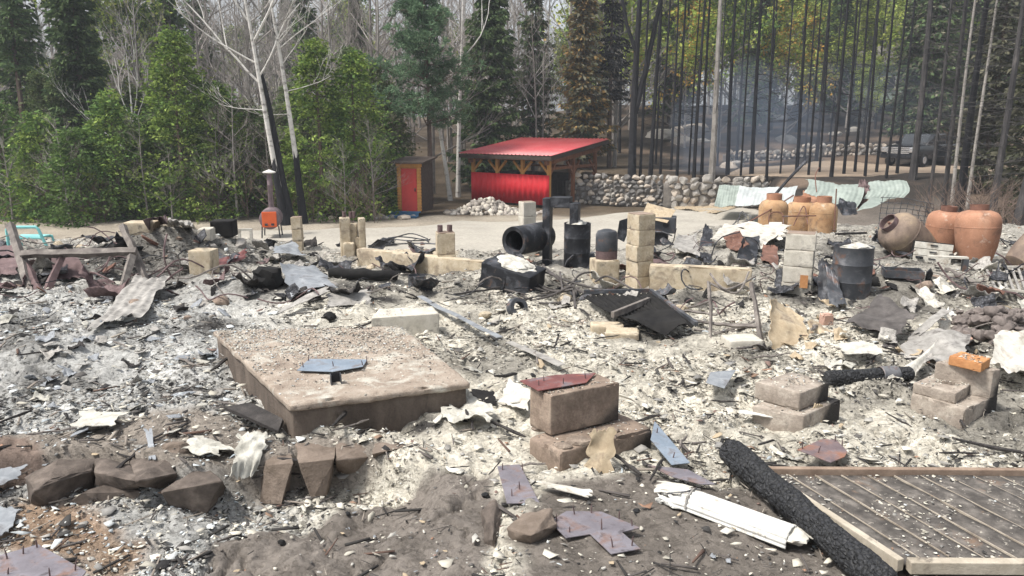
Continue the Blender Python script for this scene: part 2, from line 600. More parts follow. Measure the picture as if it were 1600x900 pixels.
M['wood_grey'] = mat('wood_greyed', [(0.3, (0.085, 0.075, 0.07)), (0.55, (0.19, 0.17, 0.155)), (0.8, (0.36, 0.33, 0.29))], 9.0, rough=0.9, bump=0.5)
M['sheet_pale'] = mat('sheet_pale', [(0.3, (0.40, 0.38, 0.33)), (0.55, (0.58, 0.56, 0.50)), (0.8, (0.68, 0.67, 0.63))], 7.2, rough=0.6, metal=0.1,
                      bump=0.15, spots=[((0.25, 0.20, 0.15), 8.4, 0.52, 0.72)])
M['sheet_tan'] = mat('sheet_tan', [(0.3, (0.30, 0.23, 0.15)), (0.55, (0.44, 0.36, 0.25)), (0.8, (0.55, 0.49, 0.38))], 9.6, rough=0.7, metal=0.05,
                     bump=0.2, spots=[((0.14, 0.10, 0.075), 9.6, 0.52, 0.72)])
M['sheet_grey'] = mat('sheet_grey', [(0.3, (0.20, 0.19, 0.175)), (0.55, (0.36, 0.345, 0.32)), (0.8, (0.50, 0.48, 0.45))], 9.6, rough=0.6, metal=0.15,
                      bump=0.2, spots=[((0.08, 0.07, 0.065), 7.2, 0.52, 0.72)])
M['sheet_bluegrey'] = mat('sheet_bluegrey', [(0.3, (0.17, 0.185, 0.205)), (0.7, (0.34, 0.36, 0.38))], 9.6, rough=0.6, metal=0.15,
                          bump=0.2, spots=[((0.09, 0.08, 0.08), 7.2, 0.52, 0.72)])
M['sheet_green'] = mat('sheet_green', [(0.3, (0.22, 0.255, 0.23)), (0.6, (0.31, 0.355, 0.32)), (0.8, (0.40, 0.42, 0.39))], 4.0, rough=0.55, metal=0.05,
                       bump=0.1, spots=[((0.22, 0.19, 0.15), 1.6, 0.62, 0.76)])
M['sheet_white'] = mat('sheet_white', [(0.3, (0.36, 0.39, 0.39)), (0.7, (0.52, 0.55, 0.54))], 2.0, rough=0.5, bump=0.1,
                       spots=[((0.32, 0.27, 0.22), 2.6, 0.62, 0.76)])
M['white_paint'] = mat('white_paint', [(0.3, (0.56, 0.555, 0.52)), (0.7, (0.70, 0.70, 0.67))], 9.0, rough=0.55, bump=0.2,
                       spots=[((0.36, 0.33, 0.28), 14.0, 0.56, 0.68)])
M['red_sheet'] = mat('red_sheet', [(0.3, (0.46, 0.018, 0.026)), (0.7, (0.54, 0.025, 0.034))], 2.0, rough=0.65, bump=0.0, fine=0.1, spec=0.2)
M['red_roof'] = mat('red_roof', [(0.3, (0.42, 0.060, 0.068)), (0.7, (0.50, 0.095, 0.10))], 1.2, rough=0.38, bump=0.05, fine=0.1, spec=0.5,
                    spots=[((0.48, 0.14, 0.14), 1.5, 0.5, 0.75)])
M['red_door'] = mat('red_door', [(0.3, (0.42, 0.04, 0.04)), (0.7, (0.50, 0.055, 0.05))], 4.0, rough=0.6, bump=0.1, fine=0.15)
M['yellow_wood'] = mat('yellow_wood', [(0.3, (0.36, 0.17, 0.05)), (0.7, (0.52, 0.27, 0.08))], 9.0, rough=0.7, bump=0.2, stretch=(1, 1, 0.2))
M['brown_wood'] = mat('brown_wood', [(0.3, (0.13, 0.055, 0.03)), (0.7, (0.24, 0.105, 0.055))], 9.0, rough=0.75, bump=0.2, stretch=(1, 1, 0.2))
M['dark_wood'] = mat('dark_wood', [(0.3, (0.03, 0.022, 0.018)), (0.7, (0.07, 0.052, 0.043))], 9.0, rough=0.8, bump=0.2)
M['blue_paint'] = mat('blue_paint', [(0.3, (0.03, 0.10, 0.20)), (0.7, (0.06, 0.16, 0.28))], 6.0, rough=0.6, bump=0.1)
M['orange_paint'] = mat('orange_paint', [(0.3, (0.55, 0.09, 0.025)), (0.7, (0.66, 0.13, 0.035))], 6.0, rough=0.5, bump=0.1)
M['turquoise'] = mat('turquoise_paint', [(0.3, (0.16, 0.48, 0.48)), (0.7, (0.28, 0.60, 0.58))], 6.0, rough=0.5, bump=0.1)
M['purple_steel'] = mat('purple_steel', [(0.3, (0.12, 0.09, 0.10)), (0.7, (0.21, 0.16, 0.17))], 5.0, rough=0.6, metal=0.2, bump=0.1)
M['brick_orange'] = mat('brick_orange', [(0.3, (0.36, 0.16, 0.065)), (0.7, (0.52, 0.27, 0.12))], 7.0, rough=0.9, bump=0.4)
M['brick_pink'] = mat('brick_pink', [(0.3, (0.36, 0.22, 0.17)), (0.7, (0.50, 0.34, 0.27))], 7.0, rough=0.9, bump=0.4)
M['rock'] = mat('rock_brown', [(0.3, (0.055, 0.045, 0.039)), (0.55, (0.125, 0.103, 0.088)), (0.78, (0.24, 0.20, 0.17))], 10.0, rough=0.95, bump=0.8, bscale=28, bdist=0.015,
                spots=[((0.07, 0.06, 0.055), 3.5, 0.60, 0.72)])
M['rock_brown'] = mat('rock_warm', [(0.3, (0.115, 0.09, 0.07)), (0.55, (0.20, 0.16, 0.13)), (0.78, (0.30, 0.25, 0.205))], 8.0, rough=0.95, bump=0.8, bscale=28, bdist=0.015)
M['stone_grey'] = mat('stone_grey', [(0.3, (0.22, 0.20, 0.18)), (0.55, (0.36, 0.34, 0.31)), (0.78, (0.48, 0.45, 0.41))], 2.0, rough=0.95, bump=0.4, bscale=12)
M['stone_dark'] = mat('stone_dark', [(0.3, (0.10, 0.095, 0.09)), (0.7, (0.22, 0.21, 0.20))], 2.0, rough=0.95, bump=0.4, bscale=12)  # darker stone holds the left wall's shade in its colour
M['stone_tan'] = mat('stone_tan', [(0.3, (0.32, 0.27, 0.22)), (0.7, (0.50, 0.44, 0.37))], 2.0, rough=0.95, bump=0.4, bscale=12)
M['stone_mauve'] = mat('stone_mauve', [(0.3, (0.10, 0.085, 0.078)), (0.6, (0.185, 0.158, 0.145)), (0.8, (0.28, 0.245, 0.225))], 14.0, rough=0.95, bump=0.4, bscale=25)
M['mortar'] = mat('mortar', [(0.3, (0.10, 0.09, 0.08)), (0.7, (0.21, 0.19, 0.17))], 5.0, rough=0.95)
M['ash'] = mat('ash', [(0.35, (0.30, 0.285, 0.25)), (0.5, (0.52, 0.505, 0.45)), (0.65, (0.66, 0.645, 0.59))], 14.0, rough=1.0, bump=0.8, bscale=40, bdist=0.02,
               spots=[((0.09, 0.085, 0.08), 9.0, 0.58, 0.66)])
M['ash_board'] = mat('ash_board', [(0.3, (0.32, 0.305, 0.265)), (0.55, (0.47, 0.46, 0.41)), (0.75, (0.58, 0.57, 0.53))], 12.0, rough=1.0, bump=0.5, bscale=50,
                     spots=[((0.20, 0.18, 0.16), 6.0, 0.60, 0.70)])
M['glass_dark'] = mat('glass_dark', [(0.3, (0.03, 0.035, 0.04)), (0.7, (0.05, 0.055, 0.06))], 2.0, rough=0.05, bump=0, fine=0, spec=1.0, metal=0.3)
M['car_black'] = mat('car_black', [(0.3, (0.012, 0.014, 0.018)), (0.7, (0.02, 0.022, 0.027))], 2.0, rough=0.2, bump=0, fine=0, spec=0.6)
M['chrome'] = mat('chrome', [(0.3, (0.75, 0.76, 0.78)), (0.7, (0.85, 0.86, 0.87))], 2.0, rough=0.25, metal=0.8, bump=0, fine=0)
M['rubber'] = mat('rubber', [(0.3, (0.015, 0.015, 0.015)), (0.7, (0.03, 0.03, 0.03))], 5.0, rough=0.9, bump=0.1)
M['house_green'] = mat('house_green', [(0.3, (0.40, 0.50, 0.45)), (0.7, (0.48, 0.58, 0.52))], 2.0, rough=0.7, bump=0.05, fine=0.1)
M['bark_birch'] = mat('bark_birch', [(0.33, (0.20, 0.185, 0.17)), (0.45, (0.56, 0.54, 0.50)), (0.75, (0.70, 0.685, 0.65))], 2.6, rough=0.9, bump=0.2, stretch=(1, 1, 2.2), bscale=20,
                      spots=[((0.05, 0.045, 0.045), 5.0, 0.62, 0.68)])
M['bark_pale'] = mat('bark_pale', [(0.3, (0.17, 0.155, 0.14)), (0.7, (0.38, 0.355, 0.325))], 5.0, rough=0.9, bump=0.3, bscale=20, stretch=(1, 1, .4), spots=[((.06, .055, .05), 4.0, .56, .70)])
M['bark_grey'] = mat('bark_grey', [(0.3, (0.13, 0.115, 0.105)), (0.7, (0.27, 0.245, 0.225))], 4.0, rough=0.95, bump=0.3, bscale=20)
M['bark_brown'] = mat('bark_brown', [(0.3, (0.075, 0.055, 0.045)), (0.7, (0.17, 0.125, 0.10))], 4.0, rough=0.95, bump=0.3, bscale=20)
M['bark_burnt'] = mat('bark_burnt', [(0.3, (0.007, 0.007, 0.009)), (0.6, (0.019, 0.019, 0.022)), (0.8, (0.06, 0.057, 0.06))], 5.0, rough=0.9, bump=0.3, bscale=14, stretch=(1, 1, 0.3))
M['bark_scorch'] = mat('bark_scorch', [(0.3, (0.02, 0.019, 0.02)), (0.55, (0.06, 0.056, 0.056)), (0.78, (0.17, 0.155, 0.145))], 5.0, rough=0.9, bump=0.3, bscale=14, stretch=(1, 1, 0.3))


def leaf_mat(name, rough=0.8, trans=0.25):
    m, nt, b = mk(name)
    a = nt.nodes.new('ShaderNodeAttribute'); a.attribute_name = 'Col'
    oi = nt.nodes.new('ShaderNodeObjectInfo')
    h = nt.nodes.new('ShaderNodeHueSaturation')
    mr = nt.nodes.new('ShaderNodeMapRange')
    mr.inputs['To Min'].default_value = 0.95; mr.inputs['To Max'].default_value = 1.45
    nt.links.new(oi.outputs['Random'], mr.inputs['Value'])
    nt.links.new(mr.outputs[0], h.inputs['Value'])
    nt.links.new(a.outputs['Color'], h.inputs['Color'])
    d = nt.nodes.new('ShaderNodeBsdfDiffuse'); t = nt.nodes.new('ShaderNodeBsdfTranslucent')
    mx = nt.nodes.new('ShaderNodeMixShader'); mx.inputs[0].default_value = trans
    nt.links.new(h.outputs[0], d.inputs[0]); nt.links.new(h.outputs[0], t.inputs[0])
    nt.links.new(d.outputs[0], mx.inputs[1]); nt.links.new(t.outputs[0], mx.inputs[2])
    nt.links.new(mx.outputs[0], nt.nodes['Material Output'].inputs[0])
    nt.nodes.remove(b)
    return m


M['leaf'] = leaf_mat('foliage')


def attr_mat(name, scale=40.0, amt=0.5, bump=0.4, rough=0.95):
    m, nt, b = mk(name)
    a = nt.nodes.new('ShaderNodeAttribute'); a.attribute_name = 'Col'
    n = tex(nt, 'noise', scale, 6, 0.7)
    mx = nt.nodes.new('ShaderNodeMixRGB'); mx.blend_type = 'OVERLAY'; mx.inputs[0].default_value = amt
    nt.links.new(a.outputs['Color'], mx.inputs[1]); nt.links.new(n.outputs['Fac'], mx.inputs[2])
    nt.links.new(mx.outputs[0], b.inputs['Base Color'])
    b.inputs['Roughness'].default_value = rough
    b.inputs['Specular IOR Level'].default_value = 0.15
    bp = nt.nodes.new('ShaderNodeBump'); bp.inputs['Strength'].default_value = bump; bp.inputs['Distance'].default_value = 0.01
    nt.links.new(n.outputs['Fac'], bp.inputs['Height']); nt.links.new(bp.outputs[0], b.inputs['Normal'])
    return m


M['flake'] = attr_mat('ash_flake', 60.0, 0.35, 0.3)


def ground_mat():
    m, nt, b = mk('ground')
    L = nt.links.new
    a = nt.nodes.new('ShaderNodeAttribute'); a.attribute_name = 'Col'
    n1 = tex(nt, 'noise', 9.0, 9, 0.72)
    n2 = tex(nt, 'noise', 60.0, 8, 0.75, dist=0.6)
    # matted flakes: cells of differing tone and height, pushed about by noise so that they are not round
    tc = nt.nodes.new('ShaderNodeTexCoord')
    wob = tex(nt, 'noise', 14.0, 4, 0.6)
    av = nt.nodes.new('ShaderNodeMixRGB'); av.blend_type = 'ADD'; av.inputs[0].default_value = 0.11
    L(tc.outputs['Object'], av.inputs[1]); L(wob.outputs['Color'], av.inputs[2])
    cells = []
    for sc_, st in ((30.0, (1, 0.75, 1)), (75.0, (0.7, 1, 1))):
        mp = nt.nodes.new('ShaderNodeMapping'); mp.inputs['Scale'].default_value = st
        L(av.outputs[0], mp.inputs[0])
        v = nt.nodes.new('ShaderNodeTexVoronoi'); v.inputs['Scale'].default_value = sc_
        L(mp.outputs[0], v.inputs['Vector'])
        sp = nt.nodes.new('ShaderNodeSeparateColor'); L(v.outputs['Color'], sp.inputs[0])
        cells.append(sp.outputs[0])
    mixc = nt.nodes.new('ShaderNodeMath'); mixc.operation = 'MULTIPLY_ADD'; mixc.inputs[1].default_value = 0.5
    half = nt.nodes.new('ShaderNodeMath'); half.operation = 'MULTIPLY'; half.inputs[1].default_value = 0.5
    L(cells[1], half.inputs[0]); L(cells[0], mixc.inputs[0]); L(half.outputs[0], mixc.inputs[2])
    add2 = nt.nodes.new('ShaderNodeMath'); add2.operation = 'MULTIPLY_ADD'; add2.inputs[1].default_value = 0.55
    L(n2.outputs['Fac'], add2.inputs[0]); L(mixc.outputs[0], add2.inputs[2])
    r = ramp(nt, [(0.34, (0.10, 0.098, 0.095)), (0.50, (0.50, 0.49, 0.47)), (0.66, (0.86, 0.86, 0.85)), (0.85, (1.15, 1.15, 1.14)), (1.0, (1.38, 1.38, 1.37))])
    L(add2.outputs[0], r.inputs[0])
    mu = nt.nodes.new('ShaderNodeMixRGB'); mu.blend_type = 'MULTIPLY'
    L(a.outputs['Alpha'], mu.inputs[0]); L(a.outputs['Color'], mu.inputs[1]); L(r.outputs[0], mu.inputs[2])
    ov = nt.nodes.new('ShaderNodeMixRGB'); ov.blend_type = 'OVERLAY'; ov.inputs[0].default_value = 0.5
    L(mu.outputs[0], ov.inputs[1]); L(n1.outputs['Fac'], ov.inputs[2])
    L(ov.outputs[0], b.inputs['Base Color'])
    b.inputs['Roughness'].default_value = 0.97
    b.inputs['Specular IOR Level'].default_value = 0.1
    hm = nt.nodes.new('ShaderNodeMath'); hm.operation = 'MULTIPLY'
    L(add2.outputs[0], hm.inputs[0]); L(a.outputs['Alpha'], hm.inputs[1])
    h2 = nt.nodes.new('ShaderNodeMath'); h2.operation = 'MULTIPLY_ADD'; h2.inputs[1].default_value = 0.5
    L(n2.outputs['Fac'], h2.inputs[0]); L(hm.outputs[0], h2.inputs[2])
    bp = nt.nodes.new('ShaderNodeBump'); bp.inputs['Strength'].default_value = 0.8; bp.inputs['Distance'].default_value = 0.022
    L(h2.outputs[0], bp.inputs['Height']); L(bp.outputs[0], b.inputs['Normal'])
    return m


M['ground'] = ground_mat()


def char_crack():
    m, nt, b = mk('charcoal_cracked')
    v = tex(nt, 'crack', 42.0, stretch=(1, 1, 0.8))
    n = tex(nt, 'noise', 60, 6, 0.6)
    r = ramp(nt, [(0.0, (0.006, 0.006, 0.006)), (0.08, (0.016, 0.017, 0.019)), (0.5, (0.030, 0.031, 0.035))])
    nt.links.new(v.outputs['Distance'], r.inputs[0])
    nt.links.new(r.outputs[0], b.inputs['Base Color'])
    b.inputs['Roughness'].default_value = 0.62
    b.inputs['Specular IOR Level'].default_value = 0.4
    rr = ramp(nt, [(0.0, (0, 0, 0)), (0.18, (1, 1, 1))])
    nt.links.new(v.outputs['Distance'], rr.inputs[0])
    ad = nt.nodes.new('ShaderNodeMath'); ad.operation = 'MULTIPLY_ADD'; ad.inputs[1].default_value = 0.25
    nt.links.new(n.outputs['Fac'], ad.inputs[0]); nt.links.new(rr.outputs[0], ad.inputs[2])
    bp = nt.nodes.new('ShaderNodeBump'); bp.inputs['Strength'].default_value = 0.5; bp.inputs['Distance'].default_value = 0.008
    nt.links.new(ad.outputs[0], bp.inputs['Height']); nt.links.new(bp.outputs[0], b.inputs['Normal'])
    return m


M['charcoal'] = char_crack()
# ------------------------------------------------------------------ ground
def plane(u, v, z=0.0):
    d = ray(u, v)
    k = (z - CAM[2]) / d[2]
    return CAM + d * k


MOUNDS = [(plane(268, 410), 0.75, 0.42), (plane(120, 440), 0.9, 0.16), (plane(410, 455), 0.6, 0.18), (plane(1240, 385), 0.8, 0.12), (plane(950, 480), 0.35, 0.10), (plane(120, 405), 0.7, 0.12), (plane(800, 440), 0.5, 0.20),
          (plane(1120, 415), 0.8, 0.20), (plane(1400, 445), 0.7, 0.16), (plane(1545, 520), 0.42, 0.20), (plane(700, 655), 0.16, 0.06),
          (plane(1330, 545), 0.5, 0.08), (plane(500, 470), 0.5, 0.10), (plane(180, 520), 0.8, 0.10), (plane(1180, 560), 0.6, 0.06), (plane(60, 560), 0.4, 0.08)]
_H_flat = H0


def H0(x, y):
    z = _H_flat(x, y)
    for c, r, h in MOUNDS:
        z = z + h * np.exp(-((x - c[0]) ** 2 + (y - c[1]) ** 2) / (r * r))
    return z


def poly_xy(uv):
    return np.array([[p[0], p[1]] for p in (gp(u, v) for u, v in uv)])


def sdf(x, y, P):
    """signed distance to a polygon, negative inside"""
    d = np.full(x.shape, 1e9); s = np.ones(x.shape)
    n = len(P)
    for i in range(n):
        a = P[i]; b = P[i - 1]
        ex, ey = b[0] - a[0], b[1] - a[1]
        wx, wy = x - a[0], y - a[1]
        t = np.clip((wx * ex + wy * ey) / (ex * ex + ey * ey + 1e-12), 0, 1)
        bx, by = wx - ex * t, wy - ey * t
        d = np.minimum(d, bx * bx + by * by)
        c1 = y >= a[1]; c2 = y < b[1]; c3 = ex * wy > ey * wx
        s = np.where((c1 & c2 & c3) | (~c1 & ~c2 & ~c3), -s, s)
    return s * np.sqrt(d)


# zones: polygon, base colour, debris factor, flake density, softness, bump
ZONES = [
    (poly_xy([(-200, 700), (0, 668), (330, 650), (450, 690), (640, 690), (600, 745), (430, 760), (250, 740), (60, 760), (-200, 790)]), (0.235, 0.208, 0.180), 0.5, 0.40, 0.05, 0.5),
    (poly_xy([(780, 728), (650, 735), (560, 800), (340, 850), (300, 960), (760, 960), (775, 830)]), (0.185, 0.165, 0.147), 0.42, 0.06, 0.03, 0.9),
    (poly_xy([(860, 750), (1000, 735), (1190, 770), (1330, 870), (1420, 960), (800, 960), (790, 830)]), (0.155, 0.138, 0.122), 0.42, 0.09, 0.06, 0.35),
    (poly_xy([(-200, 690), (40, 680), (70, 745), (-200, 790)]), (0.20, 0.155, 0.13), 0.2, 0.10, 0.03, 0.7),
    (poly_xy([(20, 795), (120, 800), (180, 840), (120, 880), (0, 850)]), (0.275, 0.20, 0.145), 0.5, 0.5, 0.06, 0.5),
    (poly_xy([(160, 860), (220, 855), (200, 895), (130, 900)]), (0.275, 0.205, 0.15), 0.5, 0.5, 0.06, 0.5),
    (poly_xy([(1180, 735), (1800, 735), (1800, 960), (1380, 900)]), (0.12, 0.105, 0.095), 0.4, 0.15, 0.06, 0.4),
    (poly_xy([(560, 385), (790, 385), (700, 425), (560, 412)]), (0.42, 0.36, 0.27), 0.3, 0.4, 0.1, 0.4),
]
DARKS = [plane(u, v)[:2].tolist() + [r] for (u, v, r) in
         [(300, 610, 0.22), (380, 560, 0.25), (330, 520, 0.3), (80, 600, 0.25), (560, 455, 0.35), (600, 470, 0.25), (420, 470, 0.3), (700, 430, 0.2), (1010, 520, 0.35), (1250, 465, 0.4), (1420, 600, 0.35),
          (1570, 650, 0.3), (1500, 460, 0.6), (1400, 480, 0.5), (900, 455, 0.4), (460, 700, 0.16), (660, 670, 0.12), (800, 790, 0.1), (1090, 470, 0.3), (180, 430, 0.6), (1570, 560, 0.3), (740, 560, 0.15)]]


def zone_at(x, y):
    """colour (n,3), debris factor, flake density, bump, plateau factor"""
    x = np.asarray(x, float); y = np.asarray(y, float)
    n1 = fbm(x, y, 1.3, 4, 5); n2 = fbm(x, y, 0.45, 3, 9); n4 = fbm(x, y, 4.0, 3, 31)
    E = 10.2 + 1.0 * sst(-2.0, -4.0, x) + 2.5 * sst(1.5, 3.6, x)
    plat = 1 - sst(E + 0.2, E + 3.5, y)
    ang = x / np.maximum(y, 0.5)
    cream = np.stack([np.full(x.shape, c) for c in (0.53, 0.50, 0.43)], -1)
    cool = np.array([0.44, 0.44, 0.425]); back = np.array([0.31, 0.295, 0.265])
    wl = (sst(-0.18, -0.42, ang))[..., None]
    c = cream * (1 - wl) + cool * wl
    wb = (sst(6.8, 9.0, y) * 0.85)[..., None]
    c = c * (1 - wb) + back * wb
    c = c * (0.72 + 0.56 * n1)[..., None]
    deb = 0.95 * np.ones(x.shape); den = np.ones(x.shape); bmp = np.ones(x.shape)
    tl = np.floor(fbm(x + 7, y * 1.25, 3.2, 4, 61) * 13)
    c = c * (0.80 + 0.36 * hash2(tl, tl * 3, 7))[..., None]
    # drifts of fine powder, with few flakes on them
    dr = sst(0.50, 0.60, fbm(x * 1.0 + 31, y * 1.5, 0.9, 4, 101))
    den = den * (1 - 0.72 * dr); deb = deb * (1 - 0.45 * dr); bmp = bmp * (1 - 0.35 * dr)
    c = c * (1 - 0.06 * dr)[..., None]
    # charred patches lying in the ash
    dk = sst(0.60, 0.72, fbm(x, y, 1.1, 4, 77)) * 0.55
    for dx, dy, r in DARKS:
        dk = np.maximum(dk, 0.85 * np.exp(-(((x - dx) ** 2 + (y - dy) ** 2) / r ** 2) ** 1.5) * (0.5 + n4))
    dk = np.clip(dk, 0, 1)
    c = c * (1 - dk[..., None]) + np.array([0.055, 0.052, 0.05]) * dk[..., None]
    for P, col, db, fd, soft, bp in ZONES:
        d = sdf(x, y, P) + (n4 - 0.5) * soft * 3 + (n1 - 0.5) * soft * 3
        wz = sst(soft, -soft, d)
        c = c * (1 - wz[..., None]) + np.array(col) * (0.75 + 0.5 * n4)[..., None] * wz[..., None]
        deb = deb * (1 - wz) + db * wz; den = den * (1 - wz) + fd * wz; bmp = bmp * (1 - wz) + bp * wz
    # beyond the ruin: bare soil, then forest floor
    soil = np.array([0.30, 0.265, 0.215]) * (0.7 + 0.6 * n1)[..., None]
    burnt = np.array([0.05, 0.043, 0.038]) * (0.6 + 0.8 * n1)[..., None]
    floor = np.array([0.085, 0.066, 0.047]) * (0.6 + 0.9 * n1)[..., None]
    fl = sst(30.5, 33.0, y + 2.0 * (n2 - 0.5) * 2)[..., None]
    right = sst(5.5, 9.0, x)[..., None]
    far = floor * (1 - right) + (burnt * 0.75 + np.array([0.12, 0.085, 0.06]) * sst(0.5, 0.7, n2)[..., None]) * right
    ash_r = np.array([0.33, 0.29, 0.25]) * (0.7 + 0.6 * n1)[..., None]
    nearc = soil * (1 - right) + (burnt * (1 - 0.4 * n2[..., None]) * 0.6 + ash_r * 0.35) * right
    out = nearc * (1 - fl) + far * fl
    p = plat[..., None]
    c = c * p + out * (1 - p)
    deb = deb * plat + 0.35 * (1 - plat)
    den = den * (0.15 + 0.85 * plat)
    return c, deb, den, bmp, plat, dk


EXCL = []      # ground areas covered by flat things lying on top of the ash


def clear_of(x, y):
    k = np.ones(len(x), bool)
    for P in EXCL:
        lo, hi = P.min(0) - .02, P.max(0) + .02
        c = (x > lo[0]) & (x < hi[0]) & (y > lo[1]) & (y < hi[1])
        if c.any():
            idx = np.where(c)[0]
            k[idx[sdf(x[idx], y[idx], P) < 0.008]] = False
    return k


def bumps(x, y, bmp, plat):
    b = (fbm(x, y, 1.6, 3, 3) - 0.5) * 0.10 + (fbm(x, y, 6.0, 4, 13) - 0.5) * 0.075 + (fbm(x, y, 22.0, 3, 23) - 0.5) * 0.03
    # thin layers of matted ash: small steps
    tl = fbm(x + 7, y * 1.25, 3.2, 4, 61) * 13
    fr_ = tl - np.floor(tl)
    b = b + ((np.floor(tl) + sst(0.72, 1.0, fr_)) / 13 - 0.5) * 0.17 * plat * np.clip(bmp, 0, 1)
    # layered bedrock relief where bmp is high
    r = np.abs(fbm(x * 1.0 + y * 0.6, y * 2.2 - x * 0.4, 2.2, 4, 41) - 0.5)
    b = b * (0.35 + 0.65 * plat) * (0.4 + 0.6 * np.clip(bmp, 0, 1))
    b = b - sst(0.03, 0.0, r) * 0.04 * (bmp > 0.6) * (bmp < 0.97) * plat
    wob = (fbm(x, y, 3.0, 3, 71) - 0.5) * 0.5
    ln = np.abs(((x * 0.80 - y * 0.60) * 2.1 + wob) % 1.0 - 0.5)
    ln2 = np.abs(((x * 0.45 + y * 0.90) * 1.5 + wob * 1.4) % 1.0 - 0.5)
    rk = (bmp > 0.6) * (bmp < 0.97) * plat
    b = b - (sst(0.030, 0.0, ln) * 0.030 + sst(0.02, 0.0, ln2) * 0.018 + 0.03 * (fbm(x, y * 1.6, 9.0, 4, 91) - 0.5)) * rk
    far = sst(14, 40, y)
    return b * (1 - 0.6 * far) + far * (fbm(x, y, 0.35, 3, 8) - 0.5) * 0.3


def Hm(x, y):
    c, deb, den, bmp, plat, dk = zone_at(x, y)
    return H0(x, y) + bumps(np.asarray(x, float), np.asarray(y, float), bmp, plat)


def ground_z(x, y):
    return float(Hm(np.array([x]), np.array([y]))[0])


def build_ground():
    ys = [-9.0, -4.0, -1.0]
    y = 0.8
    while y < 420:
        ys.append(y)
        y += max(0.011, 0.0046 * y) if y < 15 else 0.007 * y * (1 + max(0, y - 50) / 30)
    ys = np.array(ys); nx = 560
    ts = np.linspace(-1.0, 1.0, nx)
    Y, T = np.meshgrid(ys, ts, indexing='ij')
    X = T * (np.maximum(Y, 0.8) * 0.78 + 1.2)
    wide = sst(14, 60, Y)
    X = X * (1 + wide * 1.2)
    c, deb, den, bmp, plat, dk = zone_at(X, Y)
    Z = H0(X, Y) + bumps(X, Y, bmp, plat)
    V = np.stack([X, Y, Z], -1).reshape(-1, 3)
    n, m = X.shape
    idx = np.arange(n * m).reshape(n, m)
    q = np.stack([idx[:-1, :-1], idx[:-1, 1:], idx[1:, 1:], idx[1:, :-1]], -1).reshape(-1, 4)
    cols = np.concatenate([c.reshape(-1, 3), deb.reshape(-1, 1)], 1)
    me = np_mesh('ground', V, [q], cols, smooth=True)
    o = add('ground', me, M['ground'])
    tag(o, 'ash covered ground of the burnt house with bare rock and forest floor', 'ground', kind='structure')
    print('ground', len(V), len(ys))


build_ground()


def patch(name, P, matr, col, label, cat, step=0.35, lift=0.03):
    lo, hi = P.min(0) - 0.5, P.max(0) + 0.5
    xs = np.arange(lo[0], hi[0], step); ys = np.arange(lo[1], hi[1], step)
    X, Y = np.meshgrid(xs, ys, indexing='ij')
    d = sdf(X, Y, P) + (fbm(X, Y, 0.5, 4, 3) - 0.5) * 1.2
    c, deb, den, bmp, plat, dk = zone_at(X, Y)
    Z = H0(X, Y) + bumps(X, Y, bmp, plat) + lift - sst(-0.5, 0.3, d) * (lift + 0.12)
    idx = np.arange(X.size).reshape(X.shape)
    q = np.stack([idx[:-1, :-1], idx[1:, :-1], idx[1:, 1:], idx[:-1, 1:]], -1).reshape(-1, 4)
    dm = (d[:-1, :-1] < 0.4).ravel()
    q = q[dm]
    n1 = fbm(X, Y, 0.9, 4, 19); tr = fbm(X * 0.25, Y * 2.2, 1.0, 4, 23)
    cc = np.array(col)[None, None] * (0.72 + 0.35 * n1 + 0.25 * tr)[..., None]
    cols = np.concatenate([cc.reshape(-1, 3), np.full((X.size, 1), 0.12)], 1)
    me = np_mesh(name, np.stack([X, Y, Z], -1).reshape(-1, 3), [q], cols, smooth=True)
    o = add(name, me, M['ground'])
    return tag(o, label, cat, kind='structure')


_dp = poly_xy([(120, 384), (330, 358), (480, 357), (640, 353), (720, 344), (800, 344), (900, 336), (1040, 325), (1160, 320)])
_dp = np.vstack([_dp, [[12.5, 30], [10, 19], [3, 16.2], [-6, 16.2], [-13, 19]]])
patch('driveway', _dp, 'ground', (0.365, 0.342, 0.298), 'pale sandy gravel driveway behind the ruin', 'driveway')
patch('path', poly_xy([(1120, 284), (1150, 262), (1290, 245), (1420, 256), (1560, 262), (1590, 275), (1420, 274), (1300, 281), (1190, 290)]), 'ground', (0.26, 0.205, 0.155),
      'brown dirt track climbing to the parked truck', 'track', step=0.3)


# ------------------------------------------------------------------ loose ash, chips and cinders
def scatter_points(rng, n, y0=1.75, y1=13.0, power=1.5):
    u = rng.random(n)
    a = 1 - power
    y = (y0 ** a + u * (y1 ** a - y0 ** a)) ** (1 / a)
    x = (rng.random(n) * 2 - 1) * (0.74 * y + 0.7)
    return x, y


def rots(rng, n, tilt):
    """random yaw and a small tilt -> (n,3,3)"""
    yaw = rng.random(n) * 2 * np.pi
    ax = rng.random(n) * 2 * np.pi
    t = rng.normal(0, tilt, n)
    cy, sy = np.cos(yaw), np.sin(yaw)
    Rz = np.zeros((n, 3, 3)); Rz[:, 0, 0] = cy; Rz[:, 0, 1] = -sy; Rz[:, 1, 0] = sy; Rz[:, 1, 1] = cy; Rz[:, 2, 2] = 1
    kx, ky = np.cos(ax), np.sin(ax)
    ct, st = np.cos(t), np.sin(t)
    Rt = np.zeros((n, 3, 3))
    Rt[:, 0, 0] = ct + kx * kx * (1 - ct); Rt[:, 0, 1] = kx * ky * (1 - ct); Rt[:, 0, 2] = ky * st
    Rt[:, 1, 0] = kx * ky * (1 - ct); Rt[:, 1, 1] = ct + ky * ky * (1 - ct); Rt[:, 1, 2] = -kx * st
    Rt[:, 2, 0] = -ky * st; Rt[:, 2, 1] = kx * st; Rt[:, 2, 2] = ct
    return np.einsum('nij,njk->nik', Rt, Rz)


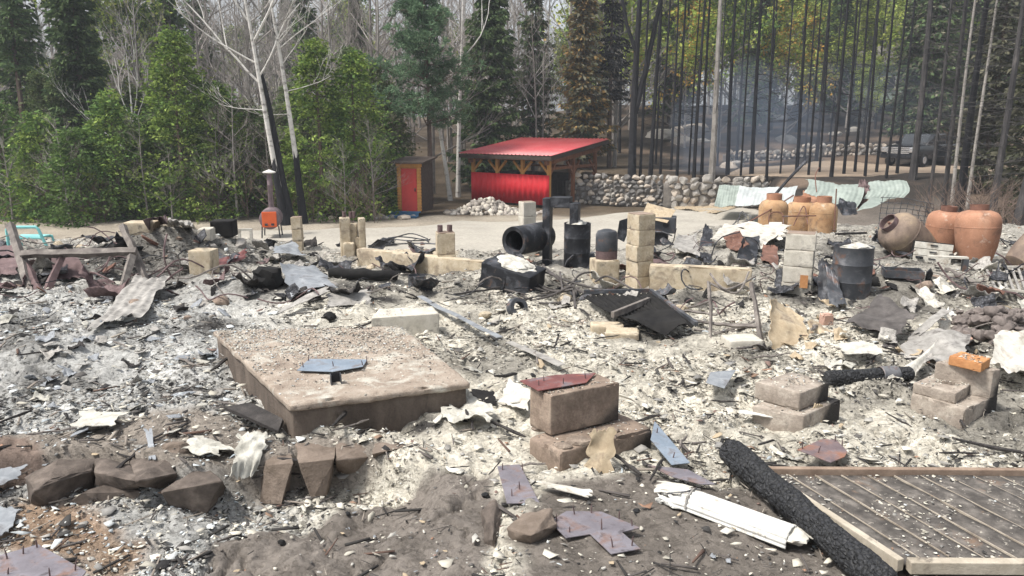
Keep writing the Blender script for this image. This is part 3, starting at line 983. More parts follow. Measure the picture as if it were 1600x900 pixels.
PAL = {
    'cream': [(0.56, 0.535, 0.46), (0.62, 0.60, 0.535), (0.48, 0.455, 0.39), (0.58, 0.545, 0.46), (0.40, 0.38, 0.325)],
    'blue': [(0.54, 0.565, 0.57), (0.45, 0.485, 0.495), (0.60, 0.62, 0.61), (0.38, 0.42, 0.44)],
    'grey': [(0.30, 0.29, 0.27), (0.22, 0.215, 0.205), (0.38, 0.37, 0.34)],
    'dark': [(0.035, 0.034, 0.034), (0.06, 0.058, 0.056), (0.10, 0.095, 0.09)],
    'rust': [(0.24, 0.165, 0.12), (0.32, 0.20, 0.14), (0.20, 0.14, 0.12)],
}


def pick_cols(rng, x, y, dk):
    n = len(x)
    ang = x / y
    wl = sst(-0.15, -0.42, ang); wb = sst(6.8, 9.0, y)
    pr = np.zeros((n, 5))
    base = np.array([0.58, 0.04, 0.23, 0.11, 0.04])
    left = np.array([0.24, 0.30, 0.27, 0.17, 0.02])
    back = np.array([0.30, 0.08, 0.32, 0.22, 0.08])
    pr = base * (1 - wl[:, None]) + left * wl[:, None]
    pr = pr * (1 - 0.7 * wb[:, None]) + back * 0.7 * wb[:, None]
    clump = fbm(x, y, 3.0, 3, 51)
    pr[:, 3] += dk * 1.4 + 0.5 * sst(0.56, 0.7, clump)
    pr[:, 0] += 0.3 * sst(0.48, 0.3, clump)
    pr /= pr.sum(1, keepdims=True)
    k = (rng.random(n)[:, None] > np.cumsum(pr, 1)).sum(1).clip(0, 4)
    out = np.zeros((n, 3))
    for i, key in enumerate(('cream', 'blue', 'grey', 'dark', 'rust')):
        s = np.where(k == i)[0]
        p = np.array(PAL[key])
        out[s] = p[rng.integers(0, len(p), len(s))]
    return out * rng.uniform(0.8, 1.15, n)[:, None]


def flakes(name, label, n, seed, smin, smax, tilt, zlo, zhi, power=1.5, pos=None, y1=13.0, colf=None, thick=0.04, asp_lo=0.35):
    rng = np.random.default_rng(seed)
    if pos is None:
        x, y = scatter_points(rng, n, y1=y1, power=power)
        c, deb, den, bmp, plat, dk = zone_at(x, y)
        keep = (rng.random(n) < den * (0.2 + 0.8 * plat)) & clear_of(x, y)
        x, y = x[keep], y[keep]; dk = dk[keep]
        z = H0(x, y) + bumps(x, y, bmp[keep], plat[keep])
    else:
        x, y, z = pos; dk = np.zeros(len(x))
    n = len(x)
    K = 5
    an = (np.arange(K) / K)[None] * 2 * np.pi + rng.normal(0, 0.22, (n, K))
    rad = rng.uniform(0.45, 1.1, (n, K))
    asp = rng.uniform(asp_lo, 1.0, n)
    top = np.zeros((n, 2 * K + 1, 3))
    top[:, 1:K + 1, 0] = np.cos(an) * rad
    top[:, 1:K + 1, 1] = np.sin(an) * rad * asp[:, None]
    top[:, 1:K + 1, 2] = rng.normal(0, 0.11, (n, K))
    top[:, 0, 2] = rng.normal(0.05, 0.12, n)
    top[:, K + 1:] = top[:, 1:K + 1]
    top[:, K + 1:, 2] -= thick + 0.06 * rng.random((n, 1))
    s = np.exp(rng.uniform(np.log(smin), np.log(smax), n)) * (0.75 + 0.055 * y)
    RR = rots(rng, n, tilt)
    V = np.einsum('nij,nkj->nki', RR, top * s[:, None, None])
    V[:, :, 0] += x[:, None]; V[:, :, 1] += y[:, None]
    V[:, :, 2] += (z + rng.uniform(zlo, zhi, n))[:, None]
    base = (np.arange(n) * (2 * K + 1))[:, None]
    tri = []
    for k in range(K):
        k2 = (k + 1) % K
        tri.append(base + np.array([[0, 1 + k, 1 + k2]]))
    quad = []
    for k in range(K):
        k2 = (k + 1) % K
        quad.append(base + np.array([[1 + k, K + 1 + k, K + 1 + k2, 1 + k2]]))
    col = pick_cols(rng, x, y, dk) if colf is None else colf(rng, x, y)
    cols = np.repeat(col, 2 * K + 1, 0)
    me = np_mesh(name, V.reshape(-1, 3), [np.concatenate(tri), np.concatenate(quad)], cols)
    o = add(name, me, M['flake'])
    if label: tag(o, label, 'ash', kind='stuff')
    return o


def lumps(name, label, n, seed, smin, smax, cat, power=1.5):
    rng = np.random.default_rng(seed)
    x, y = scatter_points(rng, n, power=power)
    c, deb, den, bmp, plat, dk = zone_at(x, y)
    keep = (rng.random(n) < den * (0.15 + 0.85 * plat)) & clear_of(x, y)
    x, y, dk = x[keep], y[keep], dk[keep]
    z = H0(x, y) + bumps(x, y, bmp[keep], plat[keep])
    n = len(x)
    bm = bmesh.new(); bmesh.ops.create_icosphere(bm, subdivisions=1, radius=1.0)
    bv = np.array([v.co[:] for v in bm.verts]); bf = np.array([[v.index for v in f.verts] for f in bm.faces]); bm.free()
    m = len(bv)
    P = bv[None] * rng.uniform(0.55, 1.2, (n, m, 1)) * np.stack([np.ones(n), rng.uniform(0.5, 1, n), rng.uniform(0.3, 0.8, n)], -1)[:, None]
    s = np.exp(rng.uniform(np.log(smin), np.log(smax), n)) * (0.75 + 0.055 * y)
    V = np.einsum('nij,nkj->nki', rots(rng, n, 0.5), P * s[:, None, None])
    V += np.stack([x, y, z + s * 0.2], -1)[:, None]
    F_ = (bf[None] + (np.arange(n) * m)[:, None, None]).reshape(-1, 3)
    dkp = np.clip(dk + 0.25, 0, 1)
    col = pick_cols(rng, x, y, dkp)
    me = np_mesh(name, V.reshape(-1, 3), [F_], np.repeat(col, m, 0))
    tag(add(name, me, M['flake']), label, cat, kind='stuff')


def slivers(name, label, n, seed, lmin, lmax, power=1.5):
    rng = np.random.default_rng(seed)
    x, y = scatter_points(rng, n, power=power)
    c, deb, den, bmp, plat, dk = zone_at(x, y)
    keep = (rng.random(n) < (0.1 + 0.9 * den) * plat) & clear_of(x, y)
    x, y, dk = x[keep], y[keep], dk[keep]
    z = H0(x, y) + bumps(x, y, bmp[keep], plat[keep])
    n = len(x)
    bv = np.array([(a, b, c_) for a in (-1, 1) for b in (-1, 1) for c_ in (-1, 1)], float)
    bf = np.array([(0, 1, 3, 2), (4, 6, 7, 5), (0, 4, 5, 1), (2, 3, 7, 6), (0, 2, 6, 4), (1, 5, 7, 3)])
    L = np.exp(rng.uniform(np.log(lmin), np.log(lmax), n))
    wd = L * rng.uniform(0.03, 0.14, n); th = np.minimum(wd * 0.5, 0.008)
    P = bv[None] * np.stack([L, wd, th], -1)[:, None]
    P[:, 4:, 1] *= rng.uniform(0.2, 1, (n, 1))
    V = np.einsum('nij,nkj->nki', rots(rng, n, 0.16), P)
    V += np.stack([x, y, z + 0.018], -1)[:, None]
    F_ = (bf[None] + (np.arange(n) * 8)[:, None, None]).reshape(-1, 4)
    pal = np.array([(0.04, 0.038, 0.037), (0.10, 0.09, 0.085), (0.24, 0.21, 0.18), (0.12, 0.08, 0.065), (0.30, 0.27, 0.23)])
    col = pal[rng.choice(5, n, p=[0.40, 0.28, 0.17, 0.08, 0.07])]
    me = np_mesh(name, V.reshape(-1, 3), [F_], np.repeat(col, 8, 0))
    tag(add(name, me, M['flake']), label, 'splinters', kind='stuff')


# ------------------------------------------------------------------ trees
def segs_mesh(name, S, k=5):
    """S: list of (p0, p1, r0, r1) -> joined tapered prisms; runs of segments share their rings"""
    if k >= 5:
        mb = MB(); i = 0
        while i < len(S):
            pts = [S[i][0], S[i][1]]; rr = [S[i][2], S[i][3]]; i += 1
            while i < len(S) and (Vector(S[i][0]) - Vector(pts[-1])).length < 1e-5:
                pts.append(S[i][1]); rr.append(S[i][3]); i += 1
            mb.tube(pts, rr, k)
        return mb.mesh(name, smooth=True)
    A = np.array([s[0] for s in S], float); B = np.array([s[1] for s in S], float)
    r0 = np.array([s[2] for s in S]); r1 = np.array([s[3] for s in S])
    D = B - A; L = np.linalg.norm(D, axis=1, keepdims=True) + 1e-9; D = D / L
    ref = np.where(np.abs(D[:, 2:3]) < 0.9, np.array([[0, 0, 1.0]]), np.array([[1.0, 0, 0]]))
    X = np.cross(D, ref); X /= np.linalg.norm(X, axis=1, keepdims=True)
    Yv = np.cross(D, X)
    n = len(S)
    V = np.zeros((n, 2 * k, 3))
    for i in range(k):
        a = 2 * np.pi * i / k
        o = X * math.cos(a) + Yv * math.sin(a)
        V[:, i] = A - D * r0[:, None] * 0.3 + o * r0[:, None]
        V[:, k + i] = B + o * r1[:, None]
    base = (np.arange(n) * 2 * k)[:, None]
    q = np.concatenate([base + np.array([[i, (i + 1) % k, k + (i + 1) % k, k + i]]) for i in range(k)])
    cap = base + np.arange(k, 2 * k)[None]
    return np_mesh(name, V.reshape(-1, 3), [q, cap], smooth=(k > 4))


def leaf_mesh(name, P, Dr, L, W, col, seed, droop=0.0):
    """kite-shaped leaves / sprays: positions P, directions Dr (n,3), lengths, widths, colours"""
    rng = np.random.default_rng(seed)
    n = len(P)
    D = Dr / (np.linalg.norm(Dr, axis=1, keepdims=True) + 1e-9)
    ref = rng.normal(size=(n, 3))
    S = np.cross(D, ref); S /= np.linalg.norm(S, axis=1, keepdims=True) + 1e-9
    N = np.cross(D, S)
    L = np.broadcast_to(L, (n,)); W = np.broadcast_to(W, (n,))
    V = np.zeros((n, 4, 3))
    V[:, 0] = P
    mid = P + D * (L * 0.55)[:, None] + N * (L * 0.10)[:, None]
    V[:, 1] = mid + S * (W / 2)[:, None]
    V[:, 3] = mid - S * (W / 2)[:, None]
    V[:, 2] = P + D * L[:, None] - np.array([0, 0, 1.0]) * (droop * L)[:, None]
    b = (np.arange(n) * 4)[:, None]
    t = np.concatenate([b + np.array([[0, 1, 2]]), b + np.array([[0, 2, 3]])])
    return np_mesh(name, V.reshape(-1, 3), [t], np.repeat(col, 4, 0))


def mixcol(rng, n, pal, pw=None, var=0.2):
    p = np.array(pal)
    k = rng.choice(len(p), n, p=pw)
    return p[k] * rng.uniform(1 - var, 1 + var, (n, 1))


GREEN_DARK = [(0.062, 0.098, 0.046), (0.088, 0.132, 0.058), (0.12, 0.168, 0.074)]
GREEN_MID = [(0.065, 0.115, 0.038), (0.088, 0.145, 0.045), (0.115, 0.175, 0.056)]
GREEN_CEDAR = [(0.12, 0.18, 0.045), (0.165, 0.235, 0.058), (0.215, 0.28, 0.075), (0.09, 0.145, 0.045)]
GREEN_PINE = [(0.075, 0.130, 0.075), (0.11, 0.175, 0.10), (0.15, 0.22, 0.13)]
BROWN_NEEDLE = [(0.19, 0.125, 0.055), (0.25, 0.17, 0.07), (0.14, 0.115, 0.055)]
GREY_NEEDLE = [(0.105, 0.105, 0.072), (0.14, 0.135, 0.095), (0.085, 0.092, 0.060)]
SPRING = [(0.25, 0.31, 0.070), (0.32, 0.36, 0.09), (0.18, 0.25, 0.06)]
AUTUMN = [(0.44, 0.27, 0.07), (0.36, 0.29, 0.08), (0.27, 0.29, 0.08)]


def conifer(h, r, seed, pal, crown0=0.12, dens=1.0, gappy=0.15, power=0.85, lean=0.0, tuft=0.30, trunk_mat='bark_brown', updroop=-0.25):
    """layered needle tree -> (trunk mesh, crown mesh)"""
    rg = random.Random(seed); rng = np.random.default_rng(seed)
    S = []
    pr = (0, 0, -0.3)
    for i in range(1, 9):
        t = i / 8
        q = (lean * h * t + 0.05 * math.sin(3 * t + seed), 0.05 * math.cos(4 * t + seed), h * t)
        r0 = 0.010 * h * (1 - (i - 1) / 8) + 0.012; r1 = 0.010 * h * (1 - t) + 0.010
        S.append((pr, q, r0, r1)); pr = q
    P = []; Dd = []; LL = []
    z = crown0 * h
    while z < h * 0.985:
        t = (z - crown0 * h) / (h * (1 - crown0))
        R_ = r * (1 - t) ** power * (0.75 + 0.25 * min(1, t * 6 + 0.3))
        nb = int(rg.uniform(4, 7) * dens) + 1
        for b in range(nb):
            if rg.random() < gappy: continue
            a = rg.uniform(0, 2 * math.pi)
            Lb = R_ * rg.uniform(0.55, 1.12)
            z0 = z + rg.uniform(-0.12, 0.12)
            x0 = lean * z0
            dx, dy = math.cos(a), math.sin(a)
            pts = []
            m = max(3, int(Lb / 0.16))
            for j in range(m + 1):
                s = j / m
                zz = z0 + Lb * (updroop * s + 0.22 * s * s) + rg.uniform(-0.03, 0.03)
                pts.append((x0 + dx * Lb * s, dy * Lb * s, zz))
            S.append((pts[0], pts[m // 2], 0.016 + 0.006 * Lb, 0.010)); S.append((pts[m // 2], pts[-1], 0.010, 0.004))
            for j in range(m + 1):
                s = j / m
                wdt = (0.45 * Lb * (1 - s) + 0.10) * 0.55
                for q in range(int(3 * dens) + 1):
                    side = rg.uniform(-1, 1)
                    P.append((pts[j][0] - dy * side * wdt, pts[j][1] + dx * side * wdt, pts[j][2] - abs(side) * wdt * 0.25 + rg.uniform(-.06, .04)))
                    Dd.append((dx * 0.8 - dy * side * 0.9 + rg.gauss(0, .3), dy * 0.8 + dx * side * 0.9 + rg.gauss(0, .3), -0.25 + rg.gauss(0, .3)))
                    LL.append(tuft * rg.uniform(0.6, 1.3))
        z += rg.uniform(0.10, 0.24) * (1.4 - 0.6 * t)
    n = len(P)
    # tone varies from branch cluster to branch cluster
    P = np.array(P); Dd = np.array(Dd); LL = np.array(LL)
    col = mixcol(rng, n, pal, var=0.25)
    tone = 0.75 + 0.5 * vnoise(P[:, 0] * 1.7 + P[:, 1] * 1.3 + 50, P[:, 2] * 1.9 + P[:, 1] + 20, seed)
    col = col * tone[:, None]
    return segs_mesh('trunk', S, 5), leaf_mesh('crown', P, Dd, LL, LL * 0.42, col, seed, 0.15)


def cedar(h, r, seed, pal, dens=1.0, base=0.03):
    """dense conical bush of upright fan sprays"""
    rg = random.Random(seed); rng = np.random.default_rng(seed)
    S = [((0, 0, -0.3), (0.05, 0, h * 0.5), 0.03 + 0.012 * h, 0.02 + 0.006 * h), ((0.05, 0, h * 0.5), (0, 0.05, h * 0.95), 0.02 + 0.006 * h, 0.01)]
    P = []; D = []; L = []; C = []
    nl = int(64 * h * dens)
    pal = np.array(pal)
    for i in range(nl):
        t = rg.random() ** 1.2
        z = h * (base + (0.985 - base) * t)
        Rz = r * (1 - t) ** 0.78 * (0.80 + 0.20 * min(1, t * 8)) + 0.04
        a = rg.uniform(0, 2 * math.pi)
        g = n3((math.cos(a) * 1.5 + seed, math.sin(a) * 1.5, z * 0.9))
        if g < -0.22 and rg.random() < 0.8: continue
        rad = Rz * (0.86 + 0.45 * g) * (0.55 + 0.55 * math.sqrt(rg.random()))
        cx, cy = rad * math.cos(a), rad * math.sin(a)
        zc = z - 0.12 * rad
        if i % 3 == 0:
            S.append(((0.03, 0, max(0.1, z - 0.35 * rad)), (cx * 0.9, cy * 0.9, zc), 0.014, 0.005))
        ci = rg.randrange(len(pal)); tone = rg.uniform(0.65, 1.3)
        m = rg.randint(20, 32)
        cs = rg.uniform(0.12, 0.27)
        ux, uy = math.cos(a), math.sin(a)
        for _ in range(m):
            q = rg.gauss(0, cs * 1.2); w_ = rg.gauss(0, cs)
            P.append((cx + ux * q - uy * w_, cy + uy * q + ux * w_, zc - abs(q) * 0.25 + rg.gauss(0, cs * 0.38)))
            D.append((ux * 0.9 + rg.gauss(0, .5), uy * 0.9 + rg.gauss(0, .5), 0.05 + rg.gauss(0, .40)))
            L.append(rg.uniform(0.08, 0.21))
            C.append(pal[ci] * tone * rg.uniform(0.85, 1.15))
    P = np.array(P); D = np.array(D); L = np.array(L)
    return segs_mesh('trunk', S, 5), leaf_mesh('crown', P, D, L, L * 0.55, np.array(C), seed, 0.1)


def grow(S, tips, rg, p, d, L, r, depth, spread, nkid, up=0.15, seg=3, shrink=0.62):
    p = Vector(p); d = Vector(d).normalized()
    q = p
    pts = [p.copy()]
    for i in range(seg):
        d = (d + Vector((rg.gauss(0, .10), rg.gauss(0, .10), rg.gauss(0, .06) + up * 0.12))).normalized()
        r2 = r * (1 - 0.55 * (i + 1) / seg)
        q2 = q + d * (L / seg)
        S.append((tuple(q), tuple(q2), r * (1 - 0.55 * i / seg), r2))
        q = q2; pts.append(q.copy())
    if depth <= 0:
        tips.append((tuple(q), tuple(d)))
        return
    for k in range(nkid):
        s = rg.uniform(0.3, 1.0)
        j = min(seg - 1, int(s * seg)); f = s * seg - j
        bp = pts[j].lerp(pts[j + 1], f)
        ax = Vector((rg.gauss(0, 1), rg.gauss(0, 1), rg.gauss(0, .5))).normalized()
        nd = (d + ax * spread + Vector((0, 0, up))).normalized()
        grow(S, tips, rg, bp, nd, L * shrink * rg.uniform(0.7, 1.2), max(0.0035, r * (1 - 0.5 * s) * 0.55), depth - 1, spread, nkid, up, max(2, seg - 1), shrink)


def bare_tree(h, r, seed, fork=0.35, nb=10, spread=0.75, twig=5, depth=2, lean=(0, 0), up=0.35, blen=0.30, limbs=None):
    """leafless tree -> (trunk mesh, twig mesh)"""
    rg = random.Random(seed)
    S = []; T = []; tips = []
    pts = []
    N = 10
    for i in range(N + 1):
        t = i / N
        pts.append(Vector((lean[0] * h * t + 0.02 * h * math.sin(2.7 * t + seed) * t, lean[1] * h * t + 0.015 * h * math.cos(3.3 * t + seed) * t, h * t - (0.3 if i == 0 else 0))))
    for i in range(N):
        S.append((tuple(pts[i]), tuple(pts[i + 1]), r * (1 - 0.88 * i / N) * (1.25 if i == 0 else 1), r * (1 - 0.88 * (i + 1) / N)))
    for k in range(nb):
        t = fork + (0.97 - fork) * (k + rg.random()) / nb
        j = min(N - 1, int(t * N)); bp = pts[j].lerp(pts[j + 1], t * N - j)
        a = rg.uniform(0, 2 * math.pi)
        d = Vector((math.cos(a) * spread, math.sin(a) * spread, rg.uniform(0.3, 0.9)))
        grow(T, tips, rg, bp, d, h * blen * (1.15 - t * 0.75), r * (1 - 0.85 * t) * 0.5 + 0.006, depth, 0.55, twig, up)
    for (t, d, L, rr) in (limbs or []):
        j = min(N - 1, int(t * N)); bp = pts[j].lerp(pts[j + 1], t * N - j)
        grow(S, tips, rg, bp, Vector(d), L, rr * .62, 3, 0.55, 3, up, 7)
    return S, T, tips


def leafing(h, r, seed, pal, nleaf=9, lsz=0.16, **kw):
    S, T, tips = bare_tree(h, r, seed, **kw)
    rng = np.random.default_rng(seed)
    B = np.array([t[0] for t in tips])
    ms = np.array([(np.array(s[0]) + np.array(s[1])) / 2 for s in T[len(T) // 3:]])
    B = np.concatenate([B, ms[rng.integers(0, len(ms), len(B))]])
    n = len(B) * nleaf
    P = np.repeat(B, nleaf, 0) + rng.normal(0, 0.22, (n, 3))
    D = rng.normal(size=(n, 3)) + np.array([0, 0, -0.2])
    tone = np.repeat(rng.uniform(0.7, 1.25, len(B)), nleaf)
    kk = np.repeat(rng.integers(0, len(pal), len(B)), nleaf)
    col = np.array(pal)[kk] * tone[:, None] * rng.uniform(0.85, 1.15, (n, 1))
    L = rng.uniform(0.6, 1.3, n) * lsz
    return segs_mesh('trunk', S + T, 4), leaf_mesh('crown', P, D, L, L * 0.7, col, seed, 0.1)


def burnt_trunk(h, r, seed, nbr=26, lean=0.0, blen=1.1):
    rg = random.Random(seed)
    S = []; T = []
    N = 12; pts = []
    for i in range(N + 1):
        t = i / N
        pts.append(Vector((lean * h * t + 0.06 * math.sin(5 * t + seed), 0.06 * math.cos(4 * t + seed), h * t - (0.3 if i == 0 else 0))))
    for i in range(N):
        S.append((tuple(pts[i]), tuple(pts[i + 1]), r * (1 - 0.7 * i / N) * (1.2 if i == 0 else 1), r * (1 - 0.7 * (i + 1) / N)))
    for k in range(nbr):
        t = rg.uniform(0.18, 0.98)
        j = min(N - 1, int(t * N)); bp = pts[j].lerp(pts[j + 1], t * N - j)
        a = rg.uniform(0, 2 * math.pi); L = blen * rg.uniform(0.3, 1.2)
        d = Vector((math.cos(a), math.sin(a), rg.uniform(-0.35, 0.2)))
        m = bp + d * L * 0.5 + Vector((0, 0, rg.uniform(-.1, .1)))
        e = m + d * L * 0.5 + Vector((0, 0, rg.uniform(-.1, .18) * L))
        T.append((tuple(bp), tuple(m), 0.013, 0.008)); T.append((tuple(m), tuple(e), 0.008, 0.004))
        if rg.random() < 0.7:
            a2 = a + rg.choice((-1, 1)) * rg.uniform(0.4, 0.9)
            T.append((tuple(m), tuple(m + Vector((math.cos(a2), math.sin(a2), rg.uniform(-.3, .3))) * L * 0.45), 0.006, 0.003))
    return S, T


def put_tree(name, label, group, tm, cm, tmat, cmat, loc, rz=0.0, sc=1.0, cat='tree', rx=0.0, twigname='crown'):
    """a tree thing from (possibly shared) meshes"""
    t = thing(name, label, cat, loc, group=group, rot=(rx, 0, rz))
    t.scale = (sc, sc, sc) if not isinstance(sc, tuple) else sc
    a = add('trunk', tm, M[tmat], t)
    if cm is not None:
        add(twigname, cm, M[cmat], t)['kind'] = 'stuff'
    return t


def base_at(u, Y):
    """ground point at depth Y in photo column u (column taken at the ground)"""
    x = 0.0
    for _ in range(4):
        z = float(H0(np.array([x]), np.array([Y]))[0])
        dep = Y * math.cos(PITCH) + (CAM[2] - z) * math.sin(PITCH)
        x = (u - 800) / F * dep
    return Vector((x, Y, ground_z(x, Y)))


# --- spruces
def spruce_thing(u, Y, h, r, seed, label, pal=GREEN_DARK, rz=0, name='spruce_tree', **kw):
    tm, cm = conifer(h, r, seed, pal, **kw)
    return put_tree(name, label, None, tm, cm, 'bark_brown', 'leaf', base_at(u, Y), rz)


spruce_thing(52, 38, 15.5, 1.15, 11, 'thin straggly dark spruce near the left edge, bare lower trunk', crown0=0.40, gappy=0.25, dens=1.0)
spruce_thing(145, 36, 15.0, 1.6, 12, 'full dark green spruce left of the pale forked dead tree', crown0=0.10, dens=1.5)
spruce_thing(766, 43.5, 13.5, 2.3, 13, 'broad dark spruce directly behind the left end of the red roof', crown0=0.04, dens=1.5)
spruce_thing(832, 46, 12.0, 1.9, 14, 'thin grey green spruce above the middle of the red roof', pal=GREY_NEEDLE + GREEN_DARK, crown0=0.12, dens=1.1, gappy=0.3)
spruce_thing(908, 43.5, 11.0, 1.9, 15, 'scorched brown spruce rising behind the right end of the red roof', pal=BROWN_NEEDLE + GREY_NEEDLE, crown0=0.08, dens=1.3, gappy=0.2, name='scorched_spruce')
spruce_thing(952, 44, 14.0, 1.3, 16, 'blackened thin spruce between brown spruce and forked black trunk', pal=[(0.03, 0.032, 0.034), (0.05, 0.05, 0.05)], crown0=0.25, gappy=0.45, dens=0.9, name='scorched_spruce')
spruce_thing(322, 55, 14.0, 1.8, 17, 'dark spruce far back between the cedars and the big birch', crown0=0.1, dens=1.2)
spruce_thing(487, 50, 12.5, 1.5, 18, 'dark spruce showing above the cedar right of the two birches', crown0=0.1, dens=1.2)
spruce_thing(1535, 34, 12.5, 1.5, 19, 'grey green scorched spruce behind the rust orange gas cylinders', pal=GREY_NEEDLE, crown0=0.05, dens=1.2, gappy=0.3, name='scorched_spruce')
spruce_thing(1612, 29, 11.5, 2.0, 20, 'olive scorched spruce cut by the right edge of the view', pal=GREY_NEEDLE + [(0.08, 0.09, 0.04)], crown0=0.03, dens=1.2, gappy=0.25, name='scorched_spruce')
spruce_thing(1462, 56, 13.5, 2.2, 21, 'brown green spruce behind the parked truck', pal=GREY_NEEDLE + GREEN_MID, crown0=0.10, dens=1.1, gappy=0.3, name='scorched_spruce')

# --- pine in front of the outhouse
def pine(h, r, seed):
    rg = random.Random(seed); rng = np.random.default_rng(seed)
    S = []; P = []; D = []
    pr = (0, 0, -0.3)
    for i in range(1, 11):
        t = i / 10
        q = (0.10 * math.sin(2.2 * t) - 0.2 * t, 0.08 * math.cos(3 * t), h * t)
        S.append((pr, q, 0.135 * (1 - 0.85 * (i - 1) / 10), 0.135 * (1 - 0.85 * t))); pr = q
    for k in range(46):
        t = 0.36 + 0.63 * (k + rg.random()) / 46
        a = rg.uniform(0, 2 * math.pi)
        L = r * (1.08 - 0.8 * ((t - 0.36) / 0.64) ** 1.1) * rg.uniform(0.5, 1.1)
        z = h * t
        p = Vector((-0.2 * t, 0, z)); d = Vector((math.cos(a), math.sin(a), rg.uniform(-0.15, 0.35)))
        m = 7
        pts = [p + d * L * (j / m) + Vector((0, 0, 0.25 * L * (j / m) ** 2 - 0.12 * L * (j / m))) for j in range(m + 1)]
        S.append((tuple(pts[0]), tuple(pts[3]), 0.035, 0.02)); S.append((tuple(pts[3]), tuple(pts[-1]), 0.02, 0.008))
        for j in range(2, m + 1):
            for s in range(3):
                e = pts[j] + Vector((rg.gauss(0, .24), rg.gauss(0, .24), rg.gauss(0.05, .16)))
                S.append((tuple(pts[j]), tuple(e), 0.008, 0.004))
                for q in range(26):
                    P.append(tuple(e + Vector((rg.gauss(0, .04), rg.gauss(0, .04), rg.gauss(0, .04)))))
                    dd = d * 0.5 + Vector((rg.gauss(0, .8), rg.gauss(0, .8), rg.gauss(0.15, .7)))
                    D.append(tuple(dd))
    n = len(P)
    P = np.array(P); D = np.array(D)
    tone = 0.7 + 0.6 * vnoise(P[:, 0] * 2 + P[:, 1] * 1.4, P[:, 2] * 2, 3)
    col = mixcol(rng, n, GREEN_PINE, var=0.2) * tone[:, None]
    L = rng.uniform(0.13, 0.26, n)
    return segs_mesh('trunk', S, 6), leaf_mesh('crown', P, D, L, L * 0.14 + 0.012, col, seed)


tm, cm = pine(8.8, 2.2, 5)
put_tree('pine_tree', 'long needled blue green pine leaning over the red outhouse', None, tm, cm, 'bark_brown', 'leaf', base_at(673, 36.6), sc=1.1)

# --- bright cedars along the edge of the drive
CE = [(15, 32, 4.6, 1.7, GREEN_MID, 'mid green cedar at the far left edge behind the turquoise chair'),
      (75, 31, 4.2, 1.6, GREEN_CEDAR + GREEN_MID, 'low yellow green cedar under the straggly spruce'),
      (130, 30, 3.6, 1.5, GREEN_MID, 'small cedar in front of the full dark spruce'),
      (190, 31, 5.0, 1.7, GREEN_MID + GREEN_CEDAR, 'cedar standing below the pale forked dead tree'),
      (245, 32, 4.0, 1.5, GREEN_MID, 'darker cedar left of the tall bright cedar'),
      (292, 31.5, 7.4, 2.0, GREEN_CEDAR, 'tall bright yellow green cedar left of the barrel stove'),
      (352, 31.5, 5.2, 1.6, GREEN_CEDAR + GREEN_MID, 'cedar between the tall bright cedar and the stove chimney'),
      (398, 32.5, 4.6, 1.3, GREEN_MID + GREY_NEEDLE, 'dull green cedar right behind the stove chimney'),
      (505, 31.5, 6.9, 1.9, GREEN_CEDAR, 'large bright cedar right of the second birch'),
      (560, 32.0, 6.6, 1.9, GREEN_CEDAR + GREEN_MID, 'large green cedar left of the red outhouse'),
      (606, 34.6, 4.2, 1.0, GREEN_MID + GREY_NEEDLE, 'brownish thin cedar touching the outhouse wall'),
      (452, 33.0, 3.6, 1.2, GREEN_CEDAR, 'small bright cedar seen between the two birch trunks')]
for i, (u, Y, h, r, pal, lab) in enumerate(CE):
    tm, cm = cedar(h, r, 60 + i, pal, dens=1.0 if r > 1.4 else 0.8)
    put_tree('cedar_tree', lab, None, tm, cm, 'bark_brown', 'leaf', base_at(u, Y), random.Random(i).uniform(0, 6))

rc = random.Random(12)
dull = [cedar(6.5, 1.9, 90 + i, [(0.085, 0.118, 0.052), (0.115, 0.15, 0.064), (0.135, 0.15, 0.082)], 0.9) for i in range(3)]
for i in range(30):
    u = -40 + i * 23 + rc.uniform(-10, 10)
    if 640 < u < 700: continue
    k = rc.uniform(.55, .88)
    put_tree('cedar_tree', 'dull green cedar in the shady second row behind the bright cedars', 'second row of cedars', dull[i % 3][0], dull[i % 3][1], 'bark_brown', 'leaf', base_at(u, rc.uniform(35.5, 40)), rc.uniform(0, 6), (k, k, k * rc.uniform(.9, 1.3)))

# --- birches
def birch(u, Y, h, r, seed, label, lean, limbs, fork=0.5, nb=10, burnt=1.9, tmat='bark_birch', cmat='bark_pale', twig=4, depth=2, blen=0.26, name='birch_tree', group=None):
    S, T, tips = bare_tree(h, r, seed, fork=fork, nb=nb, lean=lean, limbs=limbs, twig=twig, depth=depth, blen=blen)
    t = put_tree(name, label, group, segs_mesh('trunk', S, 8 if r > .1 else 5), segs_mesh('twigs', T, 3), tmat, cmat, base_at(u, Y), twigname='twigs')
    if burnt:
        rg = random.Random(seed)
        mb = MB()
        N = 6; pts = []; rad = []
        for i in range(N + 1):
            tt = burnt / h * i / N
            k = tt * 10
            pts.append((lean[0] * h * tt + 0.02 * h * math.sin(2.7 * tt + seed) * tt, lean[1] * h * tt + 0.015 * h * math.cos(3.3 * tt + seed) * tt, h * tt - 0.1))
            rad.append(r * (1.27 - 2.3 * tt if tt < 0.1 else 1.04 - 0.88 * tt) + 0.02 * (1 - i / N) + 0.006)
        mb.tube(pts, rad, 14, cap=False)
        for q in range(14):
            mb.v[-1 - q].z += rg.uniform(-0.1, 0.55)
            mb.v[-15 - q].z += rg.uniform(-0.12, 0.12)
        o = mb.obj('burnt_bark', M['bark_burnt'], t, smooth=True)
        o['label'] = 'charred black bark round the foot'
    return t


